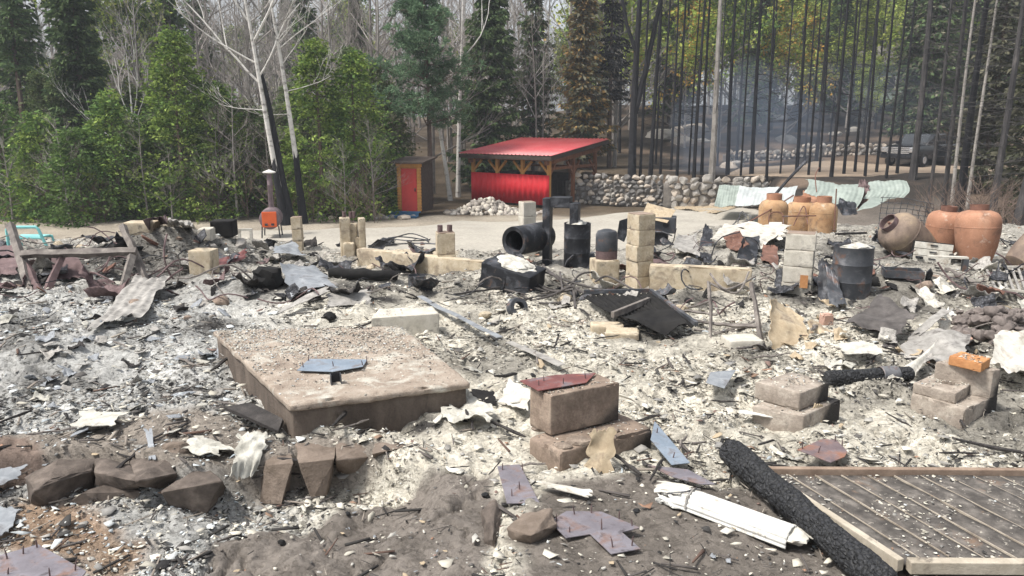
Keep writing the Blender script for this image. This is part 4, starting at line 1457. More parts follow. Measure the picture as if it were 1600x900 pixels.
birch(447, 29.0, 11.5, 0.12, 31, 'white birch with forked crown and spreading limbs behind the barrel stove', (-0.14, 0),
      [(0.44, (-1.0, 0.1, 0.75), 4.2, 0.07), (0.50, (-1, -0.2, 0.5), 3.2, 0.05), (0.56, (0.5, 0.2, 1.0), 4.5, 0.08), (0.46, (0.75, 0, 0.9), 3.0, 0.06), (0.62, (-0.5, 0, 1.0), 4.0, 0.06), (0.36, (-1, 0, 0.1), 1.6, 0.03)],
      fork=0.55, nb=8, burnt=2.2)
birch(475, 29.6, 11.5, 0.118, 33, 'straight white birch with blackened foot right of the forked birch', (-0.085, 0),
      [(0.42, (1, 0.1, 0.15), 1.7, 0.03), (0.55, (1, 0, 0.7), 2.6, 0.04), (0.5, (0.9, 0, 0.9), 1.6, 0.03), (0.35, (-1, 0, -0.05), 1.2, 0.02)], fork=0.55, nb=7, burnt=2.3)
S, T = burnt_trunk(5.4, 0.19, 35, nbr=3, lean=-0.16, blen=0.5)
put_tree('burnt_snag', 'broken charred black trunk leaning between the two white birches', None, segs_mesh('trunk', S, 8), segs_mesh('branches', T, 3), 'bark_burnt', 'bark_burnt', base_at(458, 29.2), twigname='branches')
birch(218, 35.0, 6.6, 0.085, 37, 'small pale dead tree forked in a V above the cedars', (0.0, 0),
      [(0.32, (-0.75, 0, 1.0), 3.0, 0.05), (0.52, (0.18, 0, 1.0), 3.4, 0.045), (0.55, (-0.35, 0, 1), 3.0, 0.04), (0.5, (0.4, 0, 1), 2.6, 0.035)], fork=0.9, nb=2, burnt=0, twig=2, depth=1, name='dead_tree')
BI = [(100, 45, 14, 0.13, -0.03, 'pale birch high behind the left spruces'), (300, 48, 14, 0.14, -0.02, 'thin birch whose white stem shows above the tall bright cedar'),
      (590, 45, 13, 0.16, 0.0, 'grey trunked birch rising above the cedars left of the pine'), (705, 38, 12, 0.11, -0.13, 'pale birch leaning left through the pine crown'),
      (716, 40, 13, 0.12, 0.02, 'white many stemmed birch above the pine'), (885, 48, 14, 0.16, 0.0, 'bare grey tree against the sky left of the brown spruce'),
      (838, 43.0, 9, 0.08, -0.02, 'slim pale trunk just behind the middle of the red roof'), (846, 43.4, 8, 0.07, 0.03, 'thinner pale trunk beside the slim one behind the red roof')]
for i, (u, Y, h, r, ln, lab) in enumerate(BI):
    birch(u, Y, h, r, 140 + i, lab, (ln, 0), [(0.5, (0.6, 0, 1), 4, 0.05), (0.55, (-0.6, 0, 1), 4, 0.05)] if i in (4, 5, 0, 2) else None, fork=0.4, nb=9, burnt=0,
          tmat=['bark_birch', 'bark_birch', 'bark_grey', 'bark_birch', 'bark_birch', 'bark_grey', 'bark_grey', 'bark_grey'][i], twig=4)

# --- forked black trunk and the stand of burnt trunks
S, T = burnt_trunk(13.0, 0.20, 41, nbr=10, lean=0.012)
def limb(S, pts, r0, r1):
    n = len(pts) - 1
    for i in range(n):
        S.append((pts[i], pts[i + 1], r0 + (r1 - r0) * i / n, r0 + (r1 - r0) * (i + 1) / n))
limb(S, [(0.03, 0, 3.4), (0.45, 0, 5.2), (0.8, 0.1, 7.0), (1.25, 0.1, 9.5), (1.7, 0, 12.5)], 0.15, 0.06)
limb(S, [(0.08, 0, 5.9), (-0.45, 0, 7.3), (-0.9, 0.1, 9.5), (-1.2, 0.1, 12)], 0.10, 0.04)
put_tree('burnt_tree', 'thick black burnt tree forking into three just right of the shed', None, segs_mesh('trunk', S, 8), segs_mesh('branches', T, 3), 'bark_burnt', 'bark_burnt', base_at(987, 37), twigname='branches')

bt = []
for s in range(6):
    S, T = burnt_trunk(15.0, [.10, .125, .09, .115, .08, .105][s], 200 + s, nbr=[70, 46, 84, 60, 95, 72][s], lean=[0, .010, -.014, .020, -.008, .014][s], blen=[1.3, 1.0, 1.7, 1.4, 1.8, 1.5][s])
    bt.append((segs_mesh('trunk', S, 6), segs_mesh('branches', T, 3)))
stand = [(1001, 1.0), (1018, 1.15), (1033, 1.0), (1059, 0.9), (1077, 0.8), (1084, 1.1), (1097, 1.05), (1137, 1.2), (1157, 0.75), (1173, 1.2), (1196, 1.1), (1218, 0.6), (1243, 1.2), (1262, 0.6), (1279, 0.8),
         (1297, 1.15), (1317, 1.2), (1335, 0.85), (1351, 0.9), (1369, 0.8), (1385, 0.95), (1402, 0.8)]
ORD = ['first', 'second', 'third', 'fourth', 'fifth', 'sixth', 'seventh', 'eighth', 'ninth', 'tenth', 'eleventh', 'twelfth', 'thirteenth', 'fourteenth', 'fifteenth', 'sixteenth', 'seventeenth', 'eighteenth', 'nineteenth',
       'twentieth', 'twenty-first', 'twenty-second']
rb = random.Random(6)
for i, (u, k) in enumerate(stand):
    k *= .74
    t = put_tree('burnt_pine', ORD[i] + ' burnt trunk right of the forked black tree above the stone wall', 'burnt trunks above the stone wall', bt[i % 6][0], bt[i % 6][1],
                 'bark_burnt', 'bark_burnt', base_at(u, 37.0 + (i * 7 % 5) * 0.55), i * 1.3, (k, k, 1.0), rx=rb.uniform(-.025, .025), twigname='branches')
rb = random.Random(5)
for i in range(24):
    u = 930 + i * 23.5 + rb.uniform(-10, 10); Y = rb.uniform(43, 60)
    if abs(u - 1430) < 45 and Y < 50: Y = 55
    k = rb.uniform(0.6, 1.1)
    put_tree('burnt_pine', 'thin dark burnt trunk standing farther back in the smoky woods', 'burnt trunks farther back', bt[i % 6][0], bt[(i) % 6][1],
             'bark_burnt', 'bark_burnt', base_at(u, Y), i * 2.1, (k, k, 1.0), twigname='branches')
S, T = burnt_trunk(14.0, 0.17, 51, nbr=12, lean=0.0)
put_tree('burnt_pine', 'thick grey black burnt trunk just left of the parked truck', None, segs_mesh('trunk', S, 8), segs_mesh('branches', T, 3), 'bark_scorch', 'bark_burnt', base_at(1425, 36.5), twigname='branches')
S, T = burnt_trunk(14.0, 0.15, 52, nbr=8, lean=0.012)
put_tree('scorched_pine', 'pale brownish scorched trunk lit in the row above the wall', None, segs_mesh('trunk', S, 8), segs_mesh('branches', T, 3), 'bark_pale', 'bark_burnt', base_at(1110, 37.2), twigname='branches')
RT = [(1447, 30, .075, 'bark_scorch', 'slim grey trunk in front of the truck bonnet'), (1470, 30.5, .10, 'bark_scorch', 'grey trunk in front of the truck cab'), (1482, 29, .07, 'bark_pale', 'pale slim trunk nearest the truck cab'),
      (1500, 31, .16, 'bark_burnt', 'thick dark trunk behind the pale slim ones at right'), (1510, 28.5, .065, 'bark_pale', 'pale curved trunk above the tilted sooty cylinder'),
      (1548, 27.0, .13, 'bark_scorch', 'grey scorched trunk above the rust orange cylinders'), (1574, 20.5, .17, 'bark_scorch', 'nearest leaning trunk at the right edge')]
for i, (u, Y, r, mt, lab) in enumerate(RT):
    S, T = burnt_trunk(13.0, r, 70 + i, nbr=80, lean=0.01 if i < 6 else 0.10, blen=1.9)
    put_tree('scorched_pine', lab, None, segs_mesh('trunk', S, 7), segs_mesh('branches', T, 3), mt, 'bark_scorch', base_at(u, Y), twigname='branches')

# --- woods behind
bg_bare = []
for s in range(6):
    S, T, tips = bare_tree(13.0, 0.11, 300 + s, fork=0.14, nb=20, twig=5, depth=2, blen=0.24, spread=0.7)
    bg_bare.append((segs_mesh('trunk', S, 5), segs_mesh('twigs', T, 3)))
bg_con = [conifer(14.0, 2.2, 320 + s, p, crown0=0.08, dens=1.0, gappy=0.22, tuft=0.36) for s, p in enumerate([GREEN_DARK, GREEN_DARK + GREEN_MID, GREY_NEEDLE + GREEN_DARK])]
bg_leaf = [leafing(12.0, 0.13, 330 + s, p, nleaf=7, lsz=0.26, fork=0.06, nb=20, twig=4, depth=2, blen=0.30) for s, p in enumerate([SPRING, SPRING + AUTUMN[:1], AUTUMN + SPRING, GREEN_MID + SPRING])]
rw = random.Random(77)
def WHERE(u):
    return 'left of the birches' if u < 420 else ('between birches and shed' if u < 720 else 'behind the red roof')


for i in range(215):
    Y = 40 + 55 * (i / 215) ** 1.1 + rw.uniform(-2, 2)
    u = rw.uniform(-120, 960)
    if 690 < u < 960 and Y < 45: Y += 8
    kind = rw.random() if u > 100 else rw.random() * .9
    P = base_at(u, Y)
    gap = 780 < u < 925
    if gap and rw.random() < 0.55: continue
    if kind < 0.82:
        m = bg_bare[rw.randrange(6)]
        put_tree('bare_tree', 'leafless grey brown tree in the thick woods ' + WHERE(u), 'leafless trees ' + WHERE(u), m[0], m[1], 'bark_pale' if rw.random() < .55 else 'bark_grey', 'bark_pale' if rw.random() < .4 else 'bark_grey', P, rw.uniform(0, 6), rw.uniform(.8, 1.15), twigname='twigs')
    elif kind < 0.89:
        m = bg_con[rw.randrange(3)]
        put_tree('spruce_tree', 'dark needled spruce deep in the woods ' + WHERE(u), 'spruces ' + WHERE(u), m[0], m[1], 'bark_brown', 'leaf', P, rw.uniform(0, 6), rw.uniform(.7, 1.0) * (0.75 if gap else 1))
    else:
        m = bg_leaf[3]
        put_tree('leafing_tree', 'green leafing tree deep in the woods ' + WHERE(u), 'leafing trees ' + WHERE(u), m[0], m[1], 'bark_grey', 'leaf', P, rw.uniform(0, 6), rw.uniform(.6, .9))
for i in range(110):
    Y = rw.uniform(52, 105); u = rw.uniform(930, 1720)
    if 1315 < u < 1405 and Y < 70: continue
    P = base_at(u, Y)
    k = rw.random()
    if u < 1440 and k < 0.70:
        m = bg_leaf[rw.choice((0, 0, 1, 2, 3))]
        put_tree('leafing_tree', 'yellow green spring tree behind the burnt trunks', 'spring trees behind the burnt trunks', m[0], m[1], 'bark_grey', 'leaf', P, rw.uniform(0, 6), rw.uniform(.55, 1.3))
    elif k < 0.85:
        m = bg_con[rw.choice((1, 2))]
        put_tree('spruce_tree', 'green spruce behind the burnt trunks', 'spruces behind the burnt trunks', m[0], m[1], 'bark_brown', 'leaf', P, rw.uniform(0, 6), rw.uniform(.8, 1.1))
    else:
        m = bg_bare[rw.randrange(6)]
        put_tree('bare_tree', 'leafless tree behind the burnt trunks', 'leafless trees behind the burnt trunks', m[0], m[1], 'bark_grey', 'bark_grey', P, rw.uniform(0, 6), rw.uniform(.8, 1.1), twigname='twigs')

for i, (u, Y, k) in enumerate([(372, 30.6, .40), (345, 30.8, .32), (232, 30.4, .30), (425, 31.5, .36), (585, 30.6, .3), (108, 29.8, .30), (20, 30.0, .30), (540, 30.2, .24), (270, 29.9, .22)]):
    m = bg_bare[i % 6]
    put_tree('bare_sapling', 'leafless grey brown sapling tangled among the cedars at the woods edge', 'bare saplings among the cedars', m[0], m[1], 'bark_grey', 'bark_grey', base_at(u, Y), i * 1.7, (k * 1.3, k * 1.3, k), twigname='twigs')

for u, Y, k in ((1322, 60, .75), (1398, 62, .8), (1352, 57, .42)):
    put_tree('leafing_tree', 'small leafing tree standing before the pale green house', 'leafing trees before the house', bg_leaf[0][0], bg_leaf[0][1], 'bark_grey', 'leaf', base_at(u, Y), u, k)

# --- low brush at the woods' edge
sh = []
for s in range(3):
    S, T, tips = bare_tree(1.5, 0.018, 400 + s, fork=0.02, nb=16, twig=4, depth=1, blen=0.5, spread=0.6)
    sh.append(segs_mesh('stems', S + T, 3))
for i in range(46):
    right = i >= 28
    u = rw.uniform(1430, 1640) if right else rw.uniform(-20, 660)
    Y = rw.uniform(19, 27) if right else rw.uniform(29.5, 31.5)
    if 600 < u < 680: continue
    t = thing('brush', 'leafless grey brush by the right hand trunks' if right else 'leafless brown brush at the foot of the cedars', 'shrub', base_at(u, Y), rw.uniform(0, 6),
              'grey brush at right' if right else 'brush below the cedars')
    t.scale = [rw.uniform(.8, 1.5)] * 3
    add('stems', sh[i % 3], M['bark_grey' if right else 'bark_brown'], t)['kind'] = 'stuff'
# ------------------------------------------------------------------ the red shed
def build_shed():
    zf = -2.1
    C0 = Vector((1.63, 34.9, zf))
    a = R(35)
    fx = Vector((-math.cos(a), math.sin(a), 0))     # along the front, to the left
    sx = Vector((math.sin(a), math.cos(a), 0))      # along the right side, to the back
    up = Vector((0, 0, 1))
    FL, SL = 4.2, 4.1
    t = thing('open_shed', 'open sided shed with red metal roof and red metal front wall', 'shed', C0)
    W = lambda f, s, z: fx * f + sx * s + up * z
    Mx = Matrix((fx, sx, up)).transposed().to_4x4()   # local (f, s, z)

    def post(f, s, h, m='brown_wood', wdt=0.14):
        mb = MB(); mb.box((0, 0, h / 2 - 0.05), (wdt, wdt, h + 0.1), Matrix.Translation(W(f, s, 0)) @ Mx)
        return mb.obj('post', M[m], t)
    ze = 2.12                                         # under the eaves, front
    slope = 0.60 / (SL + 1.0)
    for f in (0, 1.4, 2.8, FL): post(f, 0, ze, 'yellow_wood')
    for s in (2.05, SL): post(0, s, ze + slope * s)
    for f in (1.4, 2.8, FL): post(f, SL, ze + slope * SL)
    post(FL, 2.05, ze + slope * 2.05)

    def beam(p, q, wx=0.12, wz=0.18, m='brown_wood', nm='beam'):
        mb = MB(); mb.bar(W(*p), W(*q), wx, wz); return mb.obj(nm, M[m], t)
    beam((-0.3, 0, ze + .02), (FL + .3, 0, ze + .02)); beam((-0.3, SL, ze + slope * SL + .02), (FL + .3, SL, ze + slope * SL + .02))
    beam((0, -.3, ze - .15), (0, SL + .3, ze - .15 + slope * SL)); beam((FL, -.3, ze - .15), (FL, SL + .3, ze - .15 + slope * SL))
    beam((0.002, 0.1, 1.72), (0.002, SL, 1.72), .07, .12); beam((0.1, SL, 1.6), (FL, SL, 1.6), .07, .12)
    for f in (0, 1.4, 2.8, FL):                       # knee braces on the front
        for d in (-1, 1):
            if 0 <= f + d * 0.5 <= FL:
                beam((f, 0, 1.48), (f + d * 0.5, 0, 2.02), .09, .09, 'yellow_wood', 'brace')
    for s, d in ((2.05, 1), (2.05, -1), (SL, -1), (0, 1)):
        beam((0, s, 1.4), (0, s + d * 0.55, 1.98), .09, .09, 'brown_wood', 'brace')
    beam((0.0, SL - 0.1, 1.35), (0.02, SL - 1.7, 0.05), .11, .11, 'brown_wood', 'brace')
    for k in range(6):                                # rafters
        f = 0.02 + k * FL / 5 * 0.99
        beam((f, -.35, ze + .17 - .35 * slope), (f, SL + .35, ze + .17 + slope * (SL + .35)), .07, .13, 'dark_wood', 'rafter')
    # roof: ribbed sheet
    def ribbed(f0, f1, s0, s1, zfun, nrib, name, matn, th=0.012, along='s', rib=0.03):
        pts = []
        prof = []
        n = nrib
        for i in range(n):
            x0 = i / n
            prof += [(x0, 0), (x0 + 0.55 / n, 0), (x0 + 0.66 / n, 1), (x0 + 0.86 / n, 1), (x0 + 0.97 / n, 0)]
        prof.append((1, 0))
        P = np.zeros((len(prof), 2, 3))
        for i, (x, h) in enumerate(prof):
            for j in (0, 1):
                P[i, j] = zfun(x, j, h * rib)
        V, fs = solid_grid(P, th)
        o = add(name, np_mesh(name, V, fs), M[matn], t)
        return o
    e0, e1, b0, b1 = -0.45, FL + 0.45, -0.55, SL + 0.55
    ribbed(0, 0, 0, 0, lambda x, j, h: tuple(W(e0 + (e1 - e0) * x, b0 if j == 0 else b1, ze + .255 + slope * (b0 if j == 0 else b1) + h)), 24, 'roof', 'red_roof')
    mb = MB(); mb.bar(W(e0 + .02, b0 + .03, ze + .14 + slope * b0), W(e1 - .02, b0 + .03, ze + .14 + slope * b0), .04, .17); mb.obj('fascia', M['dark_wood'], t)
    mb = MB(); mb.bar(W(e0 + .03, b0 + .06, ze + .14 + slope * b0), W(e0 + .03, b1, ze + .14 + slope * b1), .04, .17); mb.obj('fascia', M['dark_wood'], t)
    ribbed(0, 0, 0, 0, lambda x, j, h: tuple(W(-0.06 + (FL + .12) * x, -0.09 - h, 0.12 if j == 0 else 1.44)), 15, 'wall_panel', 'red_sheet', 0.012, rib=0.04)
    # dark back wall boards, left part
    for k in range(9):
        f = 1.55 + k * 0.30
        mb = MB(); mb.box((0, 0, .65), (.28, .03, 1.3), Matrix.Translation(W(f, SL - .1, 0)) @ Mx); mb.obj('board', M['dark_wood'], t)
    for k in range(7):
        s = 0.4 + k * 0.5
        mb = MB(); mb.box((0, 0, .68), (.03, .47, 1.36), Matrix.Translation(W(FL - .1, s, 0)) @ Mx); mb.obj('board', M['dark_wood'], t)
    for (f, s) in ((0, 0), (0, 2.05), (0, SL)):
        mb = MB(); mb.box((0, 0, .06), (.35, .35, .2), Matrix.Translation(W(f, s, -.05)) @ Mx); mb.obj('footing', M['concrete_pale'], t, bevel=.02)


build_shed()


def build_outhouse():
    P = base_at(641, 32.0); P.z = -2.08
    t = thing('outhouse', 'small wooden outhouse with a red door and yellow log trim', 'outhouse', P, R(-14))
    w_, d_, h_ = 1.06, 1.3, 1.95
    for x in (-1, 1):
        mb = MB(); mb.box((x * (w_ / 2 - .03), d_ / 2, h_ / 2 + .15), (.06, d_, h_)); mb.obj('wall', M['dark_wood'], t)
    mb = MB(); mb.box((0, d_ - .03, h_ / 2 + .15), (w_ - .13, .06, h_)); mb.obj('wall', M['dark_wood'], t)
    mb = MB(); mb.box((0, .03, h_ / 2 + .1), (w_ - .13, .04, h_ - .1)); mb.obj('front_wall', M['yellow_wood'], t)
    for x in (-1, 1):                                  # short log ends stacked each side of the door
        for k in range(15):
            mb = MB(); mb.box((x * .425, -.02, .24 + k * .125), (.17, .09, .115)); mb.obj('log_end', M['yellow_wood'], t, bevel=.02)
    mb = MB(); mb.box((0, -.03, 2.03), (w_ + .02, .10, .15)); mb.obj('lintel', M['yellow_wood'], t, bevel=.01)
    d = MB().box((0, -.02, 1.03), (.66, .05, 1.72)).obj('door', M['red_door'], t, bevel=.008)
    MB().box((.26, -.065, 1.05), (.04, .04, .14)).obj('handle', M['black_steel'], d)
    mb = MB(); mb.box((0, d_ / 2 - .1, 2.2), (w_ + .35, d_ + .5, .06), rot=(R(5), 0, 0)); mb.obj('roof', M['dark_wood'], t)
    s = MB()
    for k, (y, z) in enumerate(((-.22, .16), (-.48, .02))):
        MB().box((-.12, y, z), (1.25, .24, .05)).obj('step', M['blue_paint'], t, bevel=.006)
        MB().box((-.12, y - .09, z - .095), (1.2, .03, .13)).obj('riser', M['blue_paint'], t)


build_outhouse()

# ------------------------------------------------------------------ stone walls
STONES = {m: [rock_mesh((.5, .5, .5), 500 + i, 14, 2, .14, .42, .72) for i in range(8)] for m in ('a',)}['a']


def stone_copy(name, mats, parent, loc, size, rz, i):
    key = (i % 8, mats)
    if key not in stone_copy.cache:
        me = STONES[i % 8].copy(); me.materials.clear(); me.materials.append(M[mats]); stone_copy.cache[key] = me
    o = add(name, stone_copy.cache[key], None, parent, loc, (random.Random(i).uniform(-.4, .4), random.Random(i + 9).uniform(-.4, .4), rz))
    o.scale = size
    return o


stone_copy.cache = {}


def stone_wall(name, label, x0, x1, y0, y1, z0, h, smin, smax, mats, seed, cat='stone wall', thick=.4):
    rg = random.Random(seed)
    L = math.hypot(x1 - x0, y1 - y0); a = math.atan2(y1 - y0, x1 - x0)
    t = thing(name, label, cat, (x0, y0, z0), a)
    mb = MB()
    n = max(4, int(L / .3))
    P = np.zeros((n, 6, 3))
    for i in range(n):
        x = L * i / (n - 1)
        for j in range(6):
            P[i, j] = (x, .02 + .06 * n3((x * 2, j, seed)), h * (j / 5) * (0.93 + 0.1 * n3((x * .8, seed, 2))) - .05)
    V, fs = solid_grid(P + np.array([0, thick / 2, 0]), thick)
    add('mortar', np_mesh('mortar', V, fs), M['mortar'], t)
    z = smin * .3; i = seed * 13
    while z < h + smin * .2:
        x = rg.uniform(0, .2); rowh = 0
        while x < L:
            s = rg.uniform(smin, smax); wd = s * rg.uniform(.9, 1.5)
            i += 1
            stone_copy('stone', rg.choice(mats), t, (x + wd / 2, rg.uniform(-.05, .05), z + rg.uniform(-.05, .05) + s * .2), (wd * 1.25, rg.uniform(.24, .32), s * 1.2), 0.0, i)
            x += wd * 0.94; rowh = max(rowh, s)
        z += (smin + smax) / 2 * .80


_b0 = base_at(1000, 35.2)
stone_wall('stone_wall', 'smoke darkened retaining wall of small fieldstones right of the shed', 2.5, 6.9, 37.0, 35.6, -2.12, 1.2, .17, .32, ('stone_grey', 'stone_dark', 'stone_dark', 'stone_tan'), 1)
stone_wall('stone_wall', 'pale retaining wall of large fieldstones below the burnt trunks', 6.75, 11.2, 34.7, 35.2, -2.12, 1.25, .24, .46, ('stone_grey', 'stone_grey', 'stone_tan'), 2)
_a = base_at(1135, 47.5); _b = base_at(1245, 49.0); _c = base_at(1420, 51.0)
stone_wall('stone_wall', 'low pale stone edging along the uphill track, left length', _a.x, _b.x, _a.y, _b.y, _a.z - .05, .62, .22, .42, ('stone_grey', 'stone_tan'), 3)
stone_wall('stone_wall', 'low pale stone edging along the uphill track, right length by the truck', _b.x + .1, _c.x, _b.y, _c.y, _b.z + .05, .62, .22, .42, ('stone_grey', 'stone_tan'), 4)

# boulders on the burnt slope and by the drive
BO = [(1172, 196, .9, 'stone_tan'), (1218, 188, .8, 'stone_grey'), (1228, 221, .8, 'stone_grey'), (1195, 207, .5, 'stone_tan'), (1350, 190, .8, 'stone_grey'), (1333, 205, .6, 'stone_grey'), (1150, 258, .5, 'stone_grey'),
      (1140, 262, .6, 'stone_tan'), (1050, 188, 1.6, 'stone_tan'), (1080, 205, 1.5, 'stone_tan'), (1035, 215, 1.2, 'stone_grey'), (1065, 225, 1.0, 'stone_tan'), (1095, 222, .7, 'stone_grey'), (1395, 200, .6, 'stone_tan'), (1305, 210, .5, 'stone_grey')]
for i, (u, v, s, m) in enumerate(BO):
    P = gp(u, v)
    o = add('boulder', rock_mesh((s, s * .8, s * .55), 620 + i, 9, 3, .12), M[m], None, P)
    tag(o, 'pale boulder on the burnt slope behind the stone wall', 'rock', 'boulders on the burnt slope')
DR = [(492, 351, .33), (505, 349, .2), (583, 352, .16), (596, 351, .2), (604, 352, .14), (630, 353, .22), (612, 350, .15), (571, 353, .12), (645, 350, .12), (520, 353, .14), (480, 352, .15), (700, 346, .14), (708, 347, .10)]
for i, (u, v, s) in enumerate(DR):
    o = add('stone', rock_mesh((s * 1.4, s, s * .8), 650 + i, 8, 2, .1), M['stone_tan' if i % 2 else 'stone_grey'], None, base_at(u, 31.0 + (353 - v) * .2) + Vector((0, 0, s * .3)))
    tag(o, 'pale stone lying along the woods edge of the drive', 'rock', 'stones along the drive')

# rubble pile in front of the shed
def rubble():
    rng = np.random.default_rng(8)
    n = 520
    x = rng.normal(0, .95, n).clip(-2.0, 2.1); y = rng.normal(0, .5, n).clip(-1, 1)
    hgt = .62 * np.exp(-((x + .35) / 1.0) ** 2 - (y / .7) ** 2)
    bm = bmesh.new(); bmesh.ops.create_icosphere(bm, subdivisions=1, radius=1.0)
    bv = np.array([v.co[:] for v in bm.verts]); bf = np.array([[v.index for v in f.verts] for f in bm.faces]); bm.free()
    m = len(bv)
    s = rng.uniform(.05, .17, n)
    V = np.einsum('nij,nkj->nki', rots(rng, n, .8), bv[None] * rng.uniform(.55, 1.15, (n, m, 1)) * s[:, None, None])
    V += np.stack([x, y, hgt * rng.uniform(.7, 1.02, n)], -1)[:, None]
    col = mixcol(rng, n, [(.40, .37, .32), (.30, .27, .24), (.48, .44, .38), (.22, .20, .18)])
    me = np_mesh('rubble_pile', V.reshape(-1, 3), [(bf[None] + (np.arange(n) * m)[:, None, None]).reshape(-1, 3)], np.repeat(col, m, 0))
    P = base_at(772, 33.2)
    o = add('rubble_pile', me, M['flake'], None, P)
    tag(o, 'heap of pale broken rubble in front of the red shed wall', 'rubble', kind='stuff')


rubble()

# ------------------------------------------------------------------ barrel stove
def build_stove():
    P = base_at(424, 26.0)
    t = thing('barrel_stove', 'grey barrel stove with orange door end and tall capped chimney', 'stove', P, R(-22))
    r = .33
    Mx = Matrix.Translation((0, .05, .66)) @ Matrix.Rotation(R(-58), 4, 'Z') @ Matrix.Rotation(R(90), 4, 'Y')
    L = .9
    prof = [(.0, -L / 2), (r - .03, -L / 2), (r, -L / 2 + .02), (r, -L / 6 - .02), (r + .015, -L / 6), (r, -L / 6 + .02), (r, L / 6 - .02), (r + .015, L / 6), (r, L / 6 + .02), (r, L / 2 - .02), (r - .03, L / 2), (0, L / 2)]
    MB().lathe(prof, 28, Mx, cap=False).obj('barrel', M['purple_steel'], t, smooth=True)
    d = MB().box((0, 0, L / 2 + .025), (.50, .46, .05), Mx).obj('door', M['orange_paint'], t, bevel=.015)
    MB().box((.16, -.10, L / 2 + .07), (.07, .09, .03), Mx).obj('air_vent', M['black_steel'], d)
    MB().box((.16, .10, L / 2 + .07), (.07, .09, .03), Mx).obj('air_vent', M['black_steel'], d)
    for x in (-.26, .26):
        for y in (-.32, .32):
            p = Mx @ Vector((0, x, y))
            MB().tube([(p.x, p.y, .42), (p.x * 1.12, p.y * 1.12, -.02)], .022, 6).obj('leg', M['black_steel'], t)
    p = Mx @ Vector((0, 0, -.22))
    MB().lathe([(.085, .95), (.085, 1.7), (.092, 1.71), (.092, 1.74), (.085, 1.75), (.085, 2.12)], 16, Matrix.Translation((p.x, p.y, 0)), cap=True).obj('chimney', M['purple_steel'], t, smooth=True)
    MB().lathe([(.05, 2.10), (.2, 2.12), (.22, 2.15), (.0, 2.24)], 18, Matrix.Translation((p.x, p.y, 0)), cap=False).obj('chimney_cap', M['white_paint'], t, smooth=True)


build_stove()

# ------------------------------------------------------------------ truck far up the track
def build_truck():
    P = base_at(1438, 47.0)
    t = thing('pickup_truck', 'dark pickup truck with bright grille parked up the track behind the trunks', 'truck', P, R(38))
    # local: length along x, front at -x
    Lf = 2.75
    def side_prism(poly, w_, name, m, parent=t, bevel=.04):
        mb = MB()
        Mx = Matrix.Rotation(R(90), 4, 'X')
        mb.prism(poly, -w_ / 2, w_ / 2, Mx)
        return mb.obj(name, M[m], parent, bevel=bevel, smooth=True)
    body = side_prism([(-2.75, .48), (-2.78, .95), (-2.68, 1.12), (-1.2, 1.22), (2.75, 1.22), (2.78, .55), (2.4, .45), (-2.4, .42)], 1.95, 'body', 'car_black', bevel=.06)
    side_prism([(-1.25, 1.20), (-.55, 1.83), (.95, 1.86), (1.25, 1.20)], 1.7, 'cab', 'car_black', bevel=.08)
    for y in (-1, 1):
        mb = MB(); mb.prism([(-.95, 1.25), (-.45, 1.75), (.85, 1.77), (1.0, 1.25)], -.01, .01, Matrix.Translation((0, y * .865, 0)) @ Matrix.Rotation(R(90), 4, 'X')); mb.obj('side_window', M['glass_dark'], t)
    MB().box((-.925, 0, 1.52), (.02, 1.5, .82), rot=(0, R(48), 0)).obj('windscreen', M['glass_dark'], t)
    MB().box((-2.79, 0, .93), (.06, 1.25, .40)).obj('grille', M['black_steel'], t)
    for k in range(4):
        MB().box((-2.84, 0, .79 + k * .095), (.05, 1.25, .065)).obj('grille_bar', M['chrome'], t)
    for y in (-.80, .80):
        MB().box((-2.78, y, .96), (.12, .36, .26)).obj('headlight', M['chrome'], t, bevel=.02)
    MB().box((-2.84, 0, .60), (.16, 1.95, .22)).obj('bumper', M['car_black'], t, bevel=.03)
    MB().box((-1.95, 0, 1.205), (1.2, 1.5, .05), rot=(0, R(-3.4), 0)).obj('bonnet', M['car_black'], t, bevel=.02)
    for x in (-1.8, 1.75):
        for y in (-.92, .92):
            wv = MB().lathe([(.22, -.13), (.37, -.13), (.40, -.09), (.40, .09), (.37, .13), (.22, .13)], 22, Matrix.Translation((x, y, .39)) @ Matrix.Rotation(R(90), 4, 'X')).obj('wheel', M['rubber'], t, smooth=True)
            MB().lathe([(.0, -.135), (.20, -.14), (.22, -.10), (.22, .10), (.20, .14), (0, .135)], 16, Matrix.Translation((x, y, .39)) @ Matrix.Rotation(R(90), 4, 'X'), cap=False).obj('rim', M['chrome'], wv)
    for y in (-1.05, 1.05):
        MB().box((-.85, y, 1.32), (.10, .20, .16)).obj('mirror', M['car_black'], t, bevel=.02)


build_truck()
o = MB().box((0, 0, .45), (1.9, 1.0, .8)).box((.1, 0, 1.0), (1.2, .8, .4)).mesh('sled', bevel=.08)
P = base_at(1526, 47.5)
tag(add('covered_trailer', o, M['car_black'], None, P, (0, 0, R(20))), 'low dark covered load right of the pickup truck', 'trailer')

